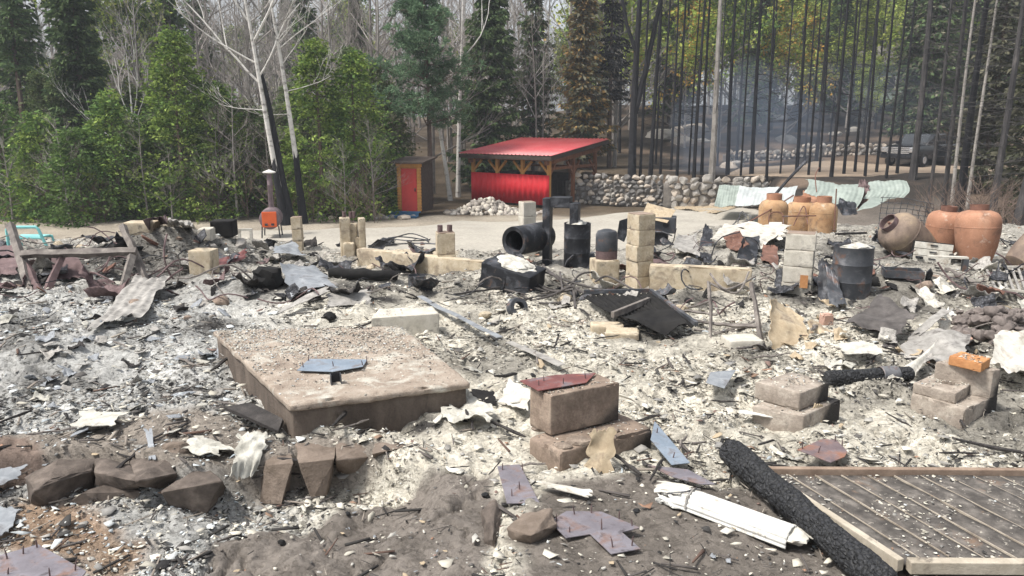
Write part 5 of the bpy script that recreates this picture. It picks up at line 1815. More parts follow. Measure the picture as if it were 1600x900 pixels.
# ------------------------------------------------------------------ pale green house seen through the trees
def build_house():
    P = base_at(1360, 72)
    t = thing('house', 'pale green house corner glimpsed between the burnt trunks', 'house', P, R(-25))
    MB().box((0, 0, 1.7), (5.0, 4.5, 3.8)).obj('wall', M['house_green'], t)
    mb = MB(); mb.prism([(-2.9, 3.58), (0, 5.2), (2.9, 3.58), (2.9, 3.45), (-2.9, 3.45)], -2.7, 2.7, Matrix.Rotation(R(90), 4, 'X')); mb.obj('roof', M['stone_grey'], t)
    for x in (-1.3, 1.3):
        w_ = MB().box((x, -2.27, 1.9), (1.1, .06, 1.3)).obj('window', M['white_paint'], t)
        MB().box((x, -2.31, 1.9), (.95, .03, 1.15)).obj('pane', M['glass_dark'], w_)
    MB().box((2.52, -2.27, 1.7), (.14, .14, 3.7)).obj('corner_board', M['white_paint'], t)
    MB().box((0, -3.2, .35), (5.0, 1.7, .18)).obj('porch_floor', M['wood_grey'], t)
    for k in range(9):
        MB().box((-2.3 + k * .575, -4.0, .85), (.06, .06, .9)).obj('baluster', M['white_paint'], t)
    MB().box((0, -4.0, 1.33), (4.9, .1, .08)).obj('rail', M['white_paint'], t)


build_house()
# ------------------------------------------------------------------ things in the ruin
def gz(P):
    return ground_z(P[0], P[1])


def remap(me, quad, z0):
    """bend a unit block onto a ground quad (world xy corners front-left, front-right, back-right, back-left)"""
    n = len(me.vertices)
    co = np.empty(n * 3, np.float32); me.vertices.foreach_get('co', co); co = co.reshape(-1, 3)
    s = co[:, 0] + .5; t = co[:, 1] + .5
    q = [np.array(p[:2], float) for p in quad]
    EXCL.append(np.array(q))
    xy = (q[0][None] * ((1 - s) * (1 - t))[:, None] + q[1] * (s * (1 - t))[:, None] + q[2] * (s * t)[:, None] + q[3] * ((1 - s) * t)[:, None])
    out = np.concatenate([xy, (co[:, 2] + z0)[:, None]], 1).astype(np.float32)
    c = out.mean(0); c[2] = z0
    me.vertices.foreach_set('co', (out - c).ravel())
    me.update()
    return Vector(c)


def quad_block(name, matn, uv4, ztop, h, label=None, cat='block', parent=None, r=.012, n=10, amp=.004, seed=1, recess=None, chip=.02, group=None, dust=260):
    """block whose TOP corners lie at four photo pixels on the plane z=ztop"""
    quad = [plane(u, v, ztop) for u, v in uv4]
    me = rough_box((1, 1, h), r, n, amp, seed, recess, 6.0, chip)
    c = remap(me, quad, ztop - h)
    o = add(name, me, M[matn], None, c)
    if dust:
        rng = np.random.default_rng(seed)
        a, b_ = rng.random(dust), rng.random(dust)
        k_ = fbm(a * 3 + seed, b_ * 3, 1.0, 3, seed) > .46
        a, b_ = a[k_] * .94 + .03, b_[k_] * .94 + .03
        q = [np.array(p[:2]) for p in quad]
        xy = q[0] * ((1 - a) * (1 - b_))[:, None] + q[1] * (a * (1 - b_))[:, None] + q[2] * (a * b_)[:, None] + q[3] * ((1 - a) * b_)[:, None]
        fo = flakes('ash_dust', None, 0, seed, .003, .012, .15, 0, .004, pos=(xy[:, 0], xy[:, 1], np.full(len(a), ztop)))
        fo['kind'] = 'stuff'; fo.parent = o; fo.location = -c
        if parent is not None: fo.parent = parent; fo.location = -parent.location
    if parent is not None:
        o.parent = parent; o.location = c - parent.location
    else:
        tag(o, label, cat, group)
    return o


def std_block(name, matn, u, vb, wpx, hpx, depth=None, rz=0.0, label=None, cat='block', parent=None, dz=0.0, seed=1, recess=None, r=.012, chip=.02, dpx=None, tilt=(0, 0)):
    P, s = gs(u, vb)
    w_, h_ = wpx * s, hpx * s
    d_ = depth or w_
    me = rough_box((w_, d_, h_), min(r, h_ * .2), 9, .003, seed, recess, 7.0, chip)
    o = add(name, me, M[matn], None, (P.x, P.y + d_ * .5, gz(P) - .02 + dz), (tilt[0], tilt[1], rz))
    return tag(o, label, cat)


# --- big concrete slab
def build_slab():
    zt = .21
    uv = [(452, 632), (737, 597), (627, 509), (331, 515)]
    quad = [plane(u, v, zt) for u, v in uv]
    cen = sum(quad) / 4
    t = thing('concrete_slab', 'large scorched brown concrete slab with overhanging rim and ash on top', 'slab', (cen[0], cen[1], 0))
    inn = [q + (cen - q) * .035 for q in quad]
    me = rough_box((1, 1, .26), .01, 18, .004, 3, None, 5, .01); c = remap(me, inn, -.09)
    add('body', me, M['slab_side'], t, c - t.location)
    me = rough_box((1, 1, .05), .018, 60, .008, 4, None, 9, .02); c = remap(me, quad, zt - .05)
    add('top', me, M['slab_top'], t, c - t.location)
    rng = np.random.default_rng(12)
    n = 9000
    a, b = rng.random(n), rng.random(n) ** .75
    keep = rng.random(n) < (.12 + .9 * sst(.1, .8, b + .25 * (fbm(a, b, 5, 3, 4) - .5)))
    a, b = a[keep], b[keep]
    q = [np.array(p) for p in quad]
    xy = q[0] * ((1 - a) * (1 - b))[:, None] + q[1] * (a * (1 - b))[:, None] + q[2] * (a * b)[:, None] + q[3] * ((1 - a) * b)[:, None]
    o = flakes('ash_flakes', None, 0, 31, .003, .013, .16, 0, .006, pos=(xy[:, 0], xy[:, 1], np.full(len(a), zt)))
    o.parent = t; o.location = -t.location; o['kind'] = 'stuff'
    return t


build_slab()


def nail_plate(label, uvs, z, matn='plate', nails=(), th=.005, tilt=None, name='nail_plate', lift=.02):
    """thin steel plate traced on the ground, with nails standing in it"""
    if z < .1 and lift == .02:
        pts = [plane(u, v, z) for u, v in uvs]
        z = max([z] + [gz(p) for p in pts] + [gz((p + q) / 2) for p in pts for q in pts])
        lift = .008
    pts = [plane(u, v, z + lift) for u, v in uvs]
    c = sum(pts) / len(pts)
    EXCL.append(np.array([p[:2] for p in pts]))
    t = thing(name, label, 'plate', (c[0], c[1], c[2]), rot=tilt)
    mb = MB(); mb.prism([(p[0] - c[0], p[1] - c[1]) for p in pts], -th / 2, th / 2)
    me = mb.mesh('plate', bevel=.0015)
    add('plate', me, M[matn], t)
    rg = random.Random(len(uvs) + int(uvs[0][0]))
    for (u, v) in nails:
        p = plane(u, v, z + lift) - c
        L = rg.uniform(.03, .05); a, b = rg.uniform(-.25, .25), rg.uniform(-.25, .25)
        mb = MB().tube([(0, 0, -.01), (a * L * .5, b * L * .5, L * .6), (a * L, b * L, L)], [.0035, .003, .0015], 6)
        mb.obj('nail', M['rust_purple'], t, (p[0], p[1], 0))
    return t


nail_plate('blue grey steel plate with upright nails on the concrete slab', [(464, 579), (483, 561), (574, 562), (567, 573), (520, 581)], .21, 'plate_blue', [(474, 574), (482, 564), (521, 573), (567, 571), (573, 565)])
t = thing('metal_clip', 'small dark bent metal clip on the slab in front of the blue plate', 'bracket', Vector(plane(525, 600, .21)) + Vector((0, 0, .0)), R(20))
MB().box((-.028, 0, .03), (.004, .05, .06)).obj('side', M['grey_steel'], t); MB().box((.028, 0, .03), (.004, .05, .06)).obj('side', M['grey_steel'], t); MB().box((0, .027, .03), (.052, .004, .06)).obj('back', M['black_steel'], t)
nail_plate('T shaped steel plate with nails in the middle foreground', [(859, 815), (885, 799), (940, 800), (1000, 825), (972, 832), (1001, 858), (955, 866), (922, 835), (884, 841)], .0, 'plate',
           [(870, 815), (890, 832), (898, 804), (924, 802), (940, 828), (967, 808), (988, 822), (958, 856), (987, 853)])
nail_plate('grey four sided steel plate lying left of the T shaped plate', [(777, 729), (812, 726), (843, 786), (792, 787)], .0, 'plate', [(800, 776), (817, 735), (812, 765), (785, 735)])
nail_plate('large mauve steel plate in the bottom left corner', [(-60, 905), (0, 868), (60, 851), (135, 893), (110, 925), (-40, 940)], -.10, 'plate', [(12, 874), (36, 866), (58, 856), (117, 892), (12, 898), (78, 902)], lift=.04)
nail_plate('grey steel plate sloping against the centre pier base', [(1016, 690), (1022, 664), (1079, 718), (1050, 723)], .03, 'plate_blue', [(1026, 680), (1052, 713), (1073, 712)], tilt=(R(4), R(5), 0))
nail_plate('rust brown six sided plate near the wooden panel', [(1246, 703), (1285, 686), (1307, 688), (1324, 706), (1320, 714), (1298, 723)], .0, 'plate_rusty', [(1254, 702), (1278, 708), (1305, 690), (1316, 696)])
nail_plate('thin grey splinter shaped plate above the crushed white gutter', [(1012, 727), (1075, 734), (1118, 757), (1095, 757), (1050, 745)], .01, 'plate', [])
nail_plate('pale grey shard of sheet lying in the ash behind the right pier', [(1103, 598), (1110, 582), (1150, 578), (1132, 607)], .02, 'sheet_bluegrey', [])
nail_plate('rust red plate lying on top of the centre pier', [(812, 595), (870, 586), (931, 583), (916, 598), (841, 611)], .315, 'plate_red', [(850, 596), (880, 600), (915, 592), (842, 603)], lift=.012)

# --- centre pier
t = thing('block_pier', 'centre foreground pier of a tall scorched block on a broken pad', 'pier', plane(920, 700, 0))
quad_block('base_pad', 'slab_sooty', [(876, 706), (1020, 669), (958, 640), (827, 684)], .085, .15, parent=t, seed=11, chip=.05, r=.018, n=16, amp=.008)
quad_block('block', 'slab_sooty', [(861, 619), (968, 598), (930, 582), (828, 606)], .312, .215, parent=t, seed=12, chip=.03, r=.012, n=14)
for i, (u, v, s_) in enumerate([(845, 668, .035), (905, 690, .05), (935, 683, .045), (880, 697, .03), (955, 672, .03)]):
    p = Vector(plane(u, v, .09)) - t.location
    add('mortar_lump', rock_mesh((s_ * 1.6, s_, s_ * .6), 30 + i, 6, 2, .2), M['slab'], t, p)
sheet('sheet_shard', [plane(912, 735, .0), plane(958, 738, .0), Vector(plane(962, 738, 0)) + Vector((0, .05, .20)), Vector(plane(925, 738, 0)) + Vector((0, .06, .20))], M['sheet_tan'],
      'torn tan scrap of sheet leaning on the centre pier base', 'scrap', t=.006, warp=.03, wf=6, seed=4, ragged=.4)
# --- right pier
t = thing('block_pier', 'low tan pier of two blocks between centre pier and brick topped pile', 'pier', plane(1245, 650, 0))
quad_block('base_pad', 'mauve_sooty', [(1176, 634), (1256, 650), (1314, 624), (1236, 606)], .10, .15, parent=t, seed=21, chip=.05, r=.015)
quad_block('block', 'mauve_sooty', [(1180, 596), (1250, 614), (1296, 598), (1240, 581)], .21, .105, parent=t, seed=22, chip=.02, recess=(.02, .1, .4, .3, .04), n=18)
sheet('sheet_shard', [plane(1270, 668, .0), plane(1286, 664, .0), Vector(plane(1286, 664, 0)) + Vector((0, .03, .11)), Vector(plane(1271, 668, 0)) + Vector((0, .04, .12))], M['sheet_tan'],
      'small tan flake of sheet against the low right pier', 'scrap', t=.006, warp=.02, wf=6, seed=5, ragged=.3)
# --- brick topped pile
t = thing('block_pier', 'pile of scorched blocks at right with an orange brick on top', 'pier', plane(1490, 655, 0))
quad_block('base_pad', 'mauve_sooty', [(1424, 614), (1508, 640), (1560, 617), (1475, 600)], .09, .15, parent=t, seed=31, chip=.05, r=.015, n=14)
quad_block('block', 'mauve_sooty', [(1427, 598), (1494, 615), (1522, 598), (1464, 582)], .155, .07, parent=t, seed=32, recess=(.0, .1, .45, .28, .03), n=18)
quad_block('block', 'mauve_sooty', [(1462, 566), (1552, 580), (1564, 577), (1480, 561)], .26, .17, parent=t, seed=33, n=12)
quad_block('brick', 'brick_orange', [(1483, 556), (1534, 568), (1548, 560), (1502, 549)], .315, .055, label=None, parent=t, seed=34, n=12)
# --- white block beside the slab
quad_block('concrete_block', 'concrete_pale', [(580, 497), (686, 490), (676, 478), (592, 482)], .165, .24, 'white plastered concrete block just behind the big slab', 'block', seed=41, n=14, r=.012, chip=.03)

# --- block columns
def column(label, u, vb, wpx, courses, hpx, rz, depth=1.0, matn='concrete', tops=True, seed=1, split=False, name='block_column', sink=.03):
    P, s = gs(u, vb)
    t = thing(name, label, 'column', (P.x, P.y + wpx * s * .4, gz(P) - sink), rz)
    ch = hpx * s / courses
    w_ = wpx * s
    for c in range(courses):
        rg = random.Random(seed * 10 + c)
        me = rough_box((w_ * rg.uniform(.98, 1.02), w_ * depth, ch - .003), .005, 8, .003, seed * 7 + c, None, 7, .02)
        if c == courses - 1: me = rough_box((w_, w_ * depth, ch - .003), .005, 14, .003, seed * 7 + c, (0, 0, w_ * .5, w_ * depth * .45, .05), 7, .03)
        add('block', me, M[matn], t, (rg.uniform(-.006, .006), 0, c * ch), (0, 0, rg.uniform(-.03, .03)))
        MB().box((0, 0, (c + 1) * ch - .003), (w_ * .93, w_ * depth * .93, .010)).obj('mortar_joint', M['concrete_scorched'], t)
    if not tops:
        return t
    return t


column('tall cracked tan block column standing in the middle of the ruin', 1000, 448, 31, 5, 122, R(28), 1.0, seed=2)
t = column('thick pale block column with an orange mark right of centre', 1252, 456, 44, 4, 103, R(-24), .8, 'concrete_pale', seed=3)
P, s = gs(1252, 456)
MB().box((.065, -.135 - .003, .19), (.075, .006, .13)).obj('orange_mark', M['brick_orange'], t)
t = column('tan block column with rusty stubs on top left of the steel frame', 696, 425, 28, 2, 67, R(12), .9, seed=4)
for x in (-.06, .05):
    MB().lathe([(.03, 0), (.03, .07)], 10, Matrix.Translation((x, 0, .50))).obj('rusty_stub', M['rust_purple'], t)
column('slim tan block column with dark scorched cap near the stove', 465, 392, 15, 3, 56, R(5), 1.0, seed=5)
P, s = gs(465, 392)
column('narrow weathered block column behind the large black pipe', 824, 400, 21, 4, 88, R(20), 1.0, 'concrete_pale', seed=6)
# cluster of three broken columns
P, s = gs(551, 402)
t = thing('broken_column', 'cluster of broken upright tan blocks with rusty stubs left of the drive', 'column', (P.x, P.y + .12, gz(P) - .03), R(10))
for i, (x, y, w_, h_) in enumerate([(-.105, 0, .13, .55), (.0, .05, .10, .46), (.105, .0, .085, .54), (-.06, -.09, .14, .24), (.06, .02, .07, .30)]):
    add('block', rough_box((w_, .14, h_), .012, 10, .006, 50 + i, None, 7, .05), M['concrete'], t, (x, y, 0), (0, 0, random.Random(i).uniform(-.1, .1)))
for x in (-.11, -.03, .01):
    MB().lathe([(.022, 0), (.022, .08)], 8, Matrix.Translation((x, 0, .54))).obj('rusty_stub', M['rust_purple'], t)
std_block('concrete_block', 'concrete', 315, 433, 37, 40, .2, R(-6), 'single upright tan block standing in the ash at left', seed=61)
std_block('concrete_block', 'concrete', 946, 440, 39, 38, .24, R(12), 'tan block carrying a small metal cylinder near the tall column', seed=62)
std_block('concrete_block', 'concrete', 950, 518, 52, 22, .16, R(-4), 'low tan block lying under the black corrugated panel', seed=63)
std_block('concrete_block', 'concrete', 975, 530, 52, 12, .2, R(-8), 'thin tan slab piece in front of the low tan block', seed=64)
std_block('concrete_block', 'concrete_pale', 1165, 540, 55, 24, .2, R(6), 'tan block between the legs of the burnt trestle', seed=65)
std_block('concrete_block', 'brick_pink', 1293, 508, 19, 24, .07, R(12), 'small upright pinkish brick below the dark drum', cat='brick', seed=66)
std_block('concrete_block', 'brick_pink', 1506, 538, 32, 18, .1, R(-20), 'pinkish brick lying beside the stone heap', cat='brick', seed=67)
std_block('concrete_block', 'concrete', 215, 368, 46, 20, .25, R(4), 'tan concrete block on the far side of the left debris pile', seed=68)
std_block('concrete_block', 'concrete_pale', 319, 376, 20, 20, .2, R(4), 'pale block at the ruin edge left of the white frame', seed=69)
std_block('burnt_box', 'soot', 346, 377, 34, 26, .25, R(4), 'small black burnt box at the ruin edge', cat='box', seed=70)

# --- foundation walls
def found(label, uva, uvb, h, th, matn, seed):
    a, b = gp(*uva), gp(*uvb)
    d = b - a; L = d.length
    me = rough_box((L, th, h + .06), .012, 22, .006, seed, None, 4, .04)
    m = (a + b) / 2
    o = add('foundation_wall', me, M[matn], None, (m.x, m.y + th / 2, min(gz(a), gz(b)) - .06), (0, 0, math.atan2(d.y, d.x)))
    tag(o, label, 'wall')


found('low tan foundation wall right of the tall column', (1016, 452), (1176, 460), .25, .14, 'concrete', 1)
found('low tan foundation wall along the back edge of the ruin', (562, 413), (795, 412), .20, .14, 'concrete', 2)

# --- drums, pipes, tanks
def drum(name, label, u, vb, wpx, hpx, matn, prof=None, rz=0, tilt=(0, 0), cat='drum', top=None):
    P, s = gs(u, vb)
    r, h = wpx * s / 2, hpx * s
    t = thing(name, label, cat, (P.x, P.y + r, gz(P) - .02), rot=(tilt[0], tilt[1], rz))
    MB().lathe([(0, .004), (r * .98, 0), (r, .015), (r, h * .33), (r * 1.02, h * .345), (r, h * .36), (r, h * .66), (r * 1.02, h * .675), (r, h * .69), (r, h - .01), (r * 1.015, h), (r * .96, h), (r * .94, h - .03), (0, h - .035)], 30, cap=False).obj('shell', M[matn], t, smooth=True)
    if top:
        mb = rock_mesh((r * .85, r * .85, .05), int(u), 3, 3, .3)
        add('ash_fill', mb, M[top], t, (0, 0, h - .015))
    return t


drum('black_drum', 'upright black steel drum beside the steel frame with debris on top', 903, 420, 42, 70, 'black_steel', top='ash')
drum('dark_drum', 'blue black rusted drum standing right of the pale column', 1340, 470, 60, 84, 'grey_steel', top='ash')
P, s = gs(946, 440)
zc = gz(P) + 38 * s - .02
t = thing('metal_cylinder', 'small round topped metal cylinder on a tan block', 'tank', (P.x + .02, P.y + .14, zc))
MB().lathe([(0, 0), (.115, 0), (.118, .02), (.118, .09)], 24, cap=False).obj('rusty_base', M['rust_purple'], t, smooth=True)
MB().lathe([(.118, .092), (.120, .10), (.120, .26), (.10, .30), (.04, .32), (0, .322)], 24, cap=False).obj('shell', M['grey_steel'], t, smooth=True)
# big pipe with an open end
c = at(805, 377, 9.0)
t = thing('black_pipe', 'large black steel pipe lying with its open mouth to the front', 'pipe', c, rot=(0, 0, R(-38)))
Mx = Matrix.Rotation(R(-90), 4, 'X')
MB().lathe([(.125, -.02), (.17, -.03), (.175, 0), (.17, .05), (.17, .55), (.15, .6), (.0, .6)], 28, Mx, cap=False).lathe([(.125, -.02), (.122, .5), (0, .5)], 28, Mx, cap=False).obj('shell', M['black_steel'], t, smooth=True)
# box behind pipe and steel frame
t = thing('steel_arch', 'upside down U of thick black steel standing at the ruin edge', 'frame', at(876, 412, 9.25) , R(-16))
k = 9.4 / F
MB().box((-.165, 0, .38), (.09, .16, .80)).obj('leg', M['black_steel'], t, bevel=.008)
MB().box((.165, .0, .52), (.10, .16, .42)).obj('leg', M['black_steel'], t, bevel=.008)
MB().box((0, 0, .735), (.238, .155, .12)).obj('crossbar', M['black_steel'], t, bevel=.008)
# crushed cabinet
P, s = gs(800, 452)
t = thing('crushed_cabinet', 'crushed black metal cabinet tilted under ash left of the black drum', 'cabinet', (P.x - .02, P.y + .16, gz(P) - .04), rot=(R(6), R(12), R(-28)))
me = rough_box((.56, .36, .30), .012, 14, .022, 71, None, 5, 0); add('body', me, M['black_steel'], t)
MB().box((.02, -.185, .12), (.004, .012, .2)).obj('seam', M['soot'], t)
add('ash_cover', rock_mesh((.24, .16, .05), 72, 4, 3, .35), M['ash'], t, (0, .03, .30))
# appliance with bent lid
P, s = gs(1034, 384)
t = thing('burnt_appliance', 'dark box shaped burnt appliance on a pedestal behind the tall column', 'appliance', (P.x, P.y + .15, gz(P) - .02), R(-14))
MB().box((0, 0, .09), (.22, .22, .2)).obj('pedestal', M['black_steel'], t, bevel=.008)
MB().box((.02, 0, .30), (.38, .30, .22)).obj('body', M['grey_steel'], t, bevel=.01)
MB().lathe([(.035, 0), (.04, .012)], 14, Matrix.Translation((.08, -.15, .31)) @ Matrix.Rotation(R(90), 4, 'X')).obj('knob', M['black_steel'], t)
sheet('lid', [Vector((-.26, -.18, .42)), Vector((.10, -.22, .36)), Vector((.2, .05, .5)), Vector((-.2, .1, .58))], M['sheet_tan'], t=.005, warp=.03, seed=9, parent=t)
sheet('metal_scrap', [at(963, 372, 10.2), at(975, 378, 10.2), at(990, 338, 10.3), at(968, 345, 10.2)], M['black_steel'], 'curved dark scrap of metal against the tall column', 'scrap', t=.006, warp=.05, seed=10)

# --- gas cylinders, left group
def gas_cylinder(label, P, r, h, matn, tilt=(0, 0, 0), collar='tank_orange', cr=.5, taper=.0, group=None, name='gas_cylinder', seam=True):
    t = thing(name, label, 'gas cylinder', P, rot=tilt, group=group)
    b = r * (1 - taper)
    if taper == 0:
        prof = [(0, 0), (r * .85, 0), (r * .97, h * .06), (r, h * .12), (r, h * .66), (r * .95, h * .74), (r * .80, h * .81), (r * .5, h * .86), (0, h * .87)]
    else: prof = [(0, 0), (b * .70, .0), (b * .88, .015), (b * .97, h * .10), (r * (1 - taper * .45), h * .28), (r, h * .55), (r * 1.0, h * .70), (r * .95, h * .79), (r * .80, h * .86), (r * .5, h * .90), (0, h * .905)]
    MB().lathe(prof, 32, cap=False).obj('body', M[matn], t, smooth=True)
    if seam:
        MB().lathe([(r * .99, h * .60), (r * 1.012, h * .605), (r * 1.012, h * .62), (r * .99, h * .625)], 32, cap=False).obj('weld_seam', M[matn], t, smooth=True)
    MB().lathe([(r * cr, h * .84), (r * cr * 1.03, h * 1.0), (r * cr * .96, h * 1.0), (r * cr * .93, h * .84)], 24, cap=False).obj('collar', M[collar], t, smooth=True)
    MB().lathe([(.022, h * .88), (.022, h * .93), (.014, h * .94), (.014, h * .97), (0, h * .975)], 10, cap=False).obj('valve', M['rust'], t)
    return t


for (u, vb, wpx, hpx, m, lab) in [(1206, 364, 44, 64, 'tank_tan', 'tan orange gas cylinder at the left of the close group'), (1250, 358, 48, 56, 'tank_tan', 'middle gas cylinder of the close group, lower and paler'),
                                  (1284, 363, 42, 64, 'tank_tan', 'right hand gas cylinder of the close group with tall collar'), (1262, 350, 40, 52, 'tank_orange', 'rust orange gas cylinder at the back of the close group')]:
    P, s = gs(u, vb)
    gas_cylinder(lab, (P.x, P.y, gz(P) - .03), wpx * s / 2, hpx * s, m, rot_ if False else (0, 0, u), cr=.52)
# --- big rounded cylinders at right
P, s = gs(1542, 414)
gas_cylinder('large rust orange rounded gas cylinder, nearest of the right hand pair', (P.x, P.y + .25, gz(P) - .03), 33 * s, 92 * s, 'tank_orange', (R(-2), R(3), 1), 'rust', .40, .22)
P, s = gs(1489, 402)
gas_cylinder('rust orange rounded gas cylinder standing behind the white drawer box', (P.x, P.y + .3, gz(P) - .03), 29 * s, 84 * s, 'tank_orange', (R(2), R(-3), 2), 'rust', .40, .2)
P, s = gs(1452, 404)
gas_cylinder('sooty grey gas cylinder tipped over to the left by the drawer box', Vector((P.x + .12, P.y + .35, gz(P) + .04)), 33 * s, 92 * s, 'tank_sooty', (R(8), R(-52), 0), 'rust_purple', .42, .12)
P, s = gs(1600, 428)
gas_cylinder('tan gas cylinder tipped over at the right edge', Vector((P.x + .10, P.y + .3, gz(P) + .02)), 30 * s, 80 * s, 'tank_sooty', (R(-10), R(50), 0), 'rust', .42, .15)
# --- drawer box
P, s = gs(1463, 409)
t = thing('drawer_box', 'small white three drawer box in front of the rust orange cylinders', 'cabinet', (P.x, P.y + .16, gz(P) - .02), rot=(R(-6), R(4), R(-20)))
MB().box((0, .02, .13), (.44, .28, .26)).obj('body', M['soot'], t, bevel=.006)
for k in range(3):
    d = MB().box((0, -.130, .045 + k * .084), (.425, .02, .078)).obj('drawer', M['sheet_pale'], t, bevel=.004)
    MB().box((0, -.146, .055 + k * .084), (.08, .012, .014)).obj('handle', M['black_steel'], d)

# --- conduit tangle
def wires(name, label, lines, r, matn, cat='wires', part='wire', lowz=None, n=6, jit=.0, seed=1, res=6):
    """bent tubes through photo points (u, v, depth)"""
    rg = random.Random(seed)
    allp = [[at(*p) for p in ln] for ln in lines]
    c = sum((p for l in allp for p in l), Vector()) / sum(len(l) for l in allp)
    c.z = min(p.z for l in allp for p in l)
    t = thing(name, label, cat, c)
    for l in allp:
        out = []
        k = len(l)
        for i in range(k - 1):
            p0 = l[max(0, i - 1)]; p1 = l[i]; p2 = l[i + 1]; p3 = l[min(k - 1, i + 2)]
            for j in range(res):
                a = j / res
                q = 0.5 * ((2 * p1) + (p2 - p0) * a + (2 * p0 - 5 * p1 + 4 * p2 - p3) * a * a + (3 * p1 - p0 - 3 * p2 + p3) * a ** 3)
                out.append(q + Vector((rg.gauss(0, jit), rg.gauss(0, jit), rg.gauss(0, jit))) - c)
        out.append(l[-1] - c)
        rr = r * rg.uniform(.8, 1.2)
        MB().tube(out, rr, n).obj(part, M[matn], t, smooth=True)
    return t


wires('conduit_tangle', 'tangle of bent grey pipes in front of the black drum', [
    [(770, 447, 7.9), (800, 455, 7.6), (835, 462, 7.5), (880, 455, 7.6), (905, 430, 7.8), (925, 425, 8.0)],
    [(795, 460, 7.5), (822, 470, 7.3), (860, 462, 7.4), (890, 448, 7.5), (900, 455, 7.5), (896, 470, 7.4)],
    [(810, 425, 8.0), (850, 425, 7.9), (890, 440, 7.7), (935, 452, 7.6), (960, 457, 7.6)],
    [(785, 420, 8.1), (830, 440, 7.8), (865, 455, 7.6), (905, 450, 7.6)],
    [(848, 415, 8.1), (868, 432, 7.8), (885, 445, 7.7), (930, 465, 7.4)],
    [(775, 445, 7.8), (765, 435, 7.9), (772, 428, 8.0), (800, 432, 8.0), (818, 448, 7.8)],
    [(930, 440, 7.7), (950, 432, 7.9), (985, 450, 7.7), (1000, 458, 7.6)],
    [(875, 425, 7.9), (879, 455, 7.5)], [(895, 440, 7.8), (899, 482, 7.0)],
    [(815, 462, 7.5), (850, 474, 7.2), (905, 468, 7.3)]], .0115, 'pipe_brown', 'pipes', 'pipe', seed=2)
wires('bed_spring', 'thin bent wire loops of a burnt bed spring at far left', [
    [(108, 392, 9.9), (112, 376, 10.0), (130, 370, 10.1), (150, 368, 10.1), (165, 378, 10.0), (170, 392, 9.8)], [(115, 388, 9.9), (135, 372, 10.1), (150, 388, 9.9)], [(130, 388, 9.9), (150, 371, 10.1), (163, 389, 9.9)],
    [(20, 390, 9.9), (35, 375, 10), (48, 392, 9.8)], [(0, 372, 10.2), (20, 368, 10.2), (40, 382, 10), (60, 390, 9.9)], [(30, 368, 10.2), (60, 380, 10), (90, 378, 10), (100, 392, 9.8)], [(45, 372, 10.1), (75, 386, 9.9), (110, 390, 9.9)]],
      .007, 'wood_grey', 'wires', seed=3)
wires('wire_heap', 'loose heap of bent dark rods at the back edge by the drive', [
    [(545, 412, 9.2), (565, 400, 9.5), (580, 385, 10.2), (600, 376, 11.2), (635, 366, 12.2)], [(600, 372, 11.6), (640, 376, 11.4), (672, 375, 11.6)], [(590, 380, 11.0), (620, 370, 11.8), (660, 374, 11.6), (670, 378, 11.3)],
    [(600, 378, 11.2), (640, 365, 12.4), (668, 373, 11.8)], [(575, 384, 10.8), (610, 382, 11), (650, 380, 11.1), (680, 381, 11.0)]], .010, 'black_steel', 'rods', 'rod', seed=4)
for i, (uv, m, lab) in enumerate([([(573, 388), (598, 390), (604, 378), (590, 374)], 'black_steel', 'crumpled black sheet by the heap of rods at the back edge')]):
    sheet('metal_scrap', [at(u, v, 10.8) for u, v in uv], M[m], lab, 'scrap', warp=.08, seed=i)
wires('steel_rod', 'long dark leaning pole rising behind the group of gas cylinders', [[(1212, 303, 14.0), (1232, 280, 14.0), (1259, 252, 14.0)]], .03, 'black_steel', 'pole', 'pole', seed=5)
wires('rod_stand', 'thin upright rods and crossbars in front of the gas cylinder group', [
    [(1202, 362, 11.6), (1203, 335, 11.7), (1222, 334, 11.7), (1224, 360, 11.6)], [(1240, 352, 11.6), (1256, 322, 11.8), (1262, 350, 11.6)], [(1303, 360, 11.9), (1307, 295, 12.0)],
    [(1160, 352, 11.6), (1200, 330, 11.8), (1240, 305, 12.0)], [(1222, 338, 11.6), (1275, 337, 11.7)], [(1276, 300, 12.6), (1274, 275, 13), (1280, 262, 13.2)]], .010, 'rust', 'rods', 'rod', seed=6)
wires('coil_wire', 'tangle of fine grey wire left of the gas cylinder group', [
    [(1142, 365, 12), (1150, 345, 12.2), (1165, 335, 12.4), (1180, 345, 12.2), (1178, 362, 12)], [(1140, 355, 12.1), (1160, 342, 12.3), (1182, 350, 12.2)], [(1145, 362, 12), (1168, 350, 12.2), (1172, 335, 12.3)], [(1150, 362, 12), (1160, 330, 12.4), (1176, 366, 12)],
    [(1138, 368, 11.9), (1155, 352, 12.2), (1185, 358, 12)]], .006, 'grey_steel', 'wires', seed=7)
# mesh cage
t = thing('wire_cage', 'bent wire mesh panel standing left of the tipped sooty cylinder', 'wire mesh', at(1412, 363, 12.0), R(-8))
for k in range(9):
    MB().tube([(-.37 + k * .093, .02 * math.sin(k), 0), (-.36 + k * .093, .03, .3), (-.35 + k * .093, .0, .55 - .02 * k)], .005, 5).obj('wire', M['grey_steel'], t)
for k in range(7):
    MB().tube([(-.38, .0, .05 + k * .08), (0, .035, .05 + k * .078), (.39, .01, .04 + k * .066)], .005, 5).obj('wire', M['grey_steel'], t)
wires('wire_grid', 'flattened wire rack right of the dark drum', [[(1368, 428 + k * 7, 8.2), (1395, 425 + k * 7, 8.2), (1408, 430 + k * 7, 8.1)] for k in range(4)] + [[(1370 + k * 9, 422, 8.3), (1372 + k * 9, 452, 8.0)] for k in range(4)], .005, 'grey_steel', 'wire rack', 'wire', seed=9)

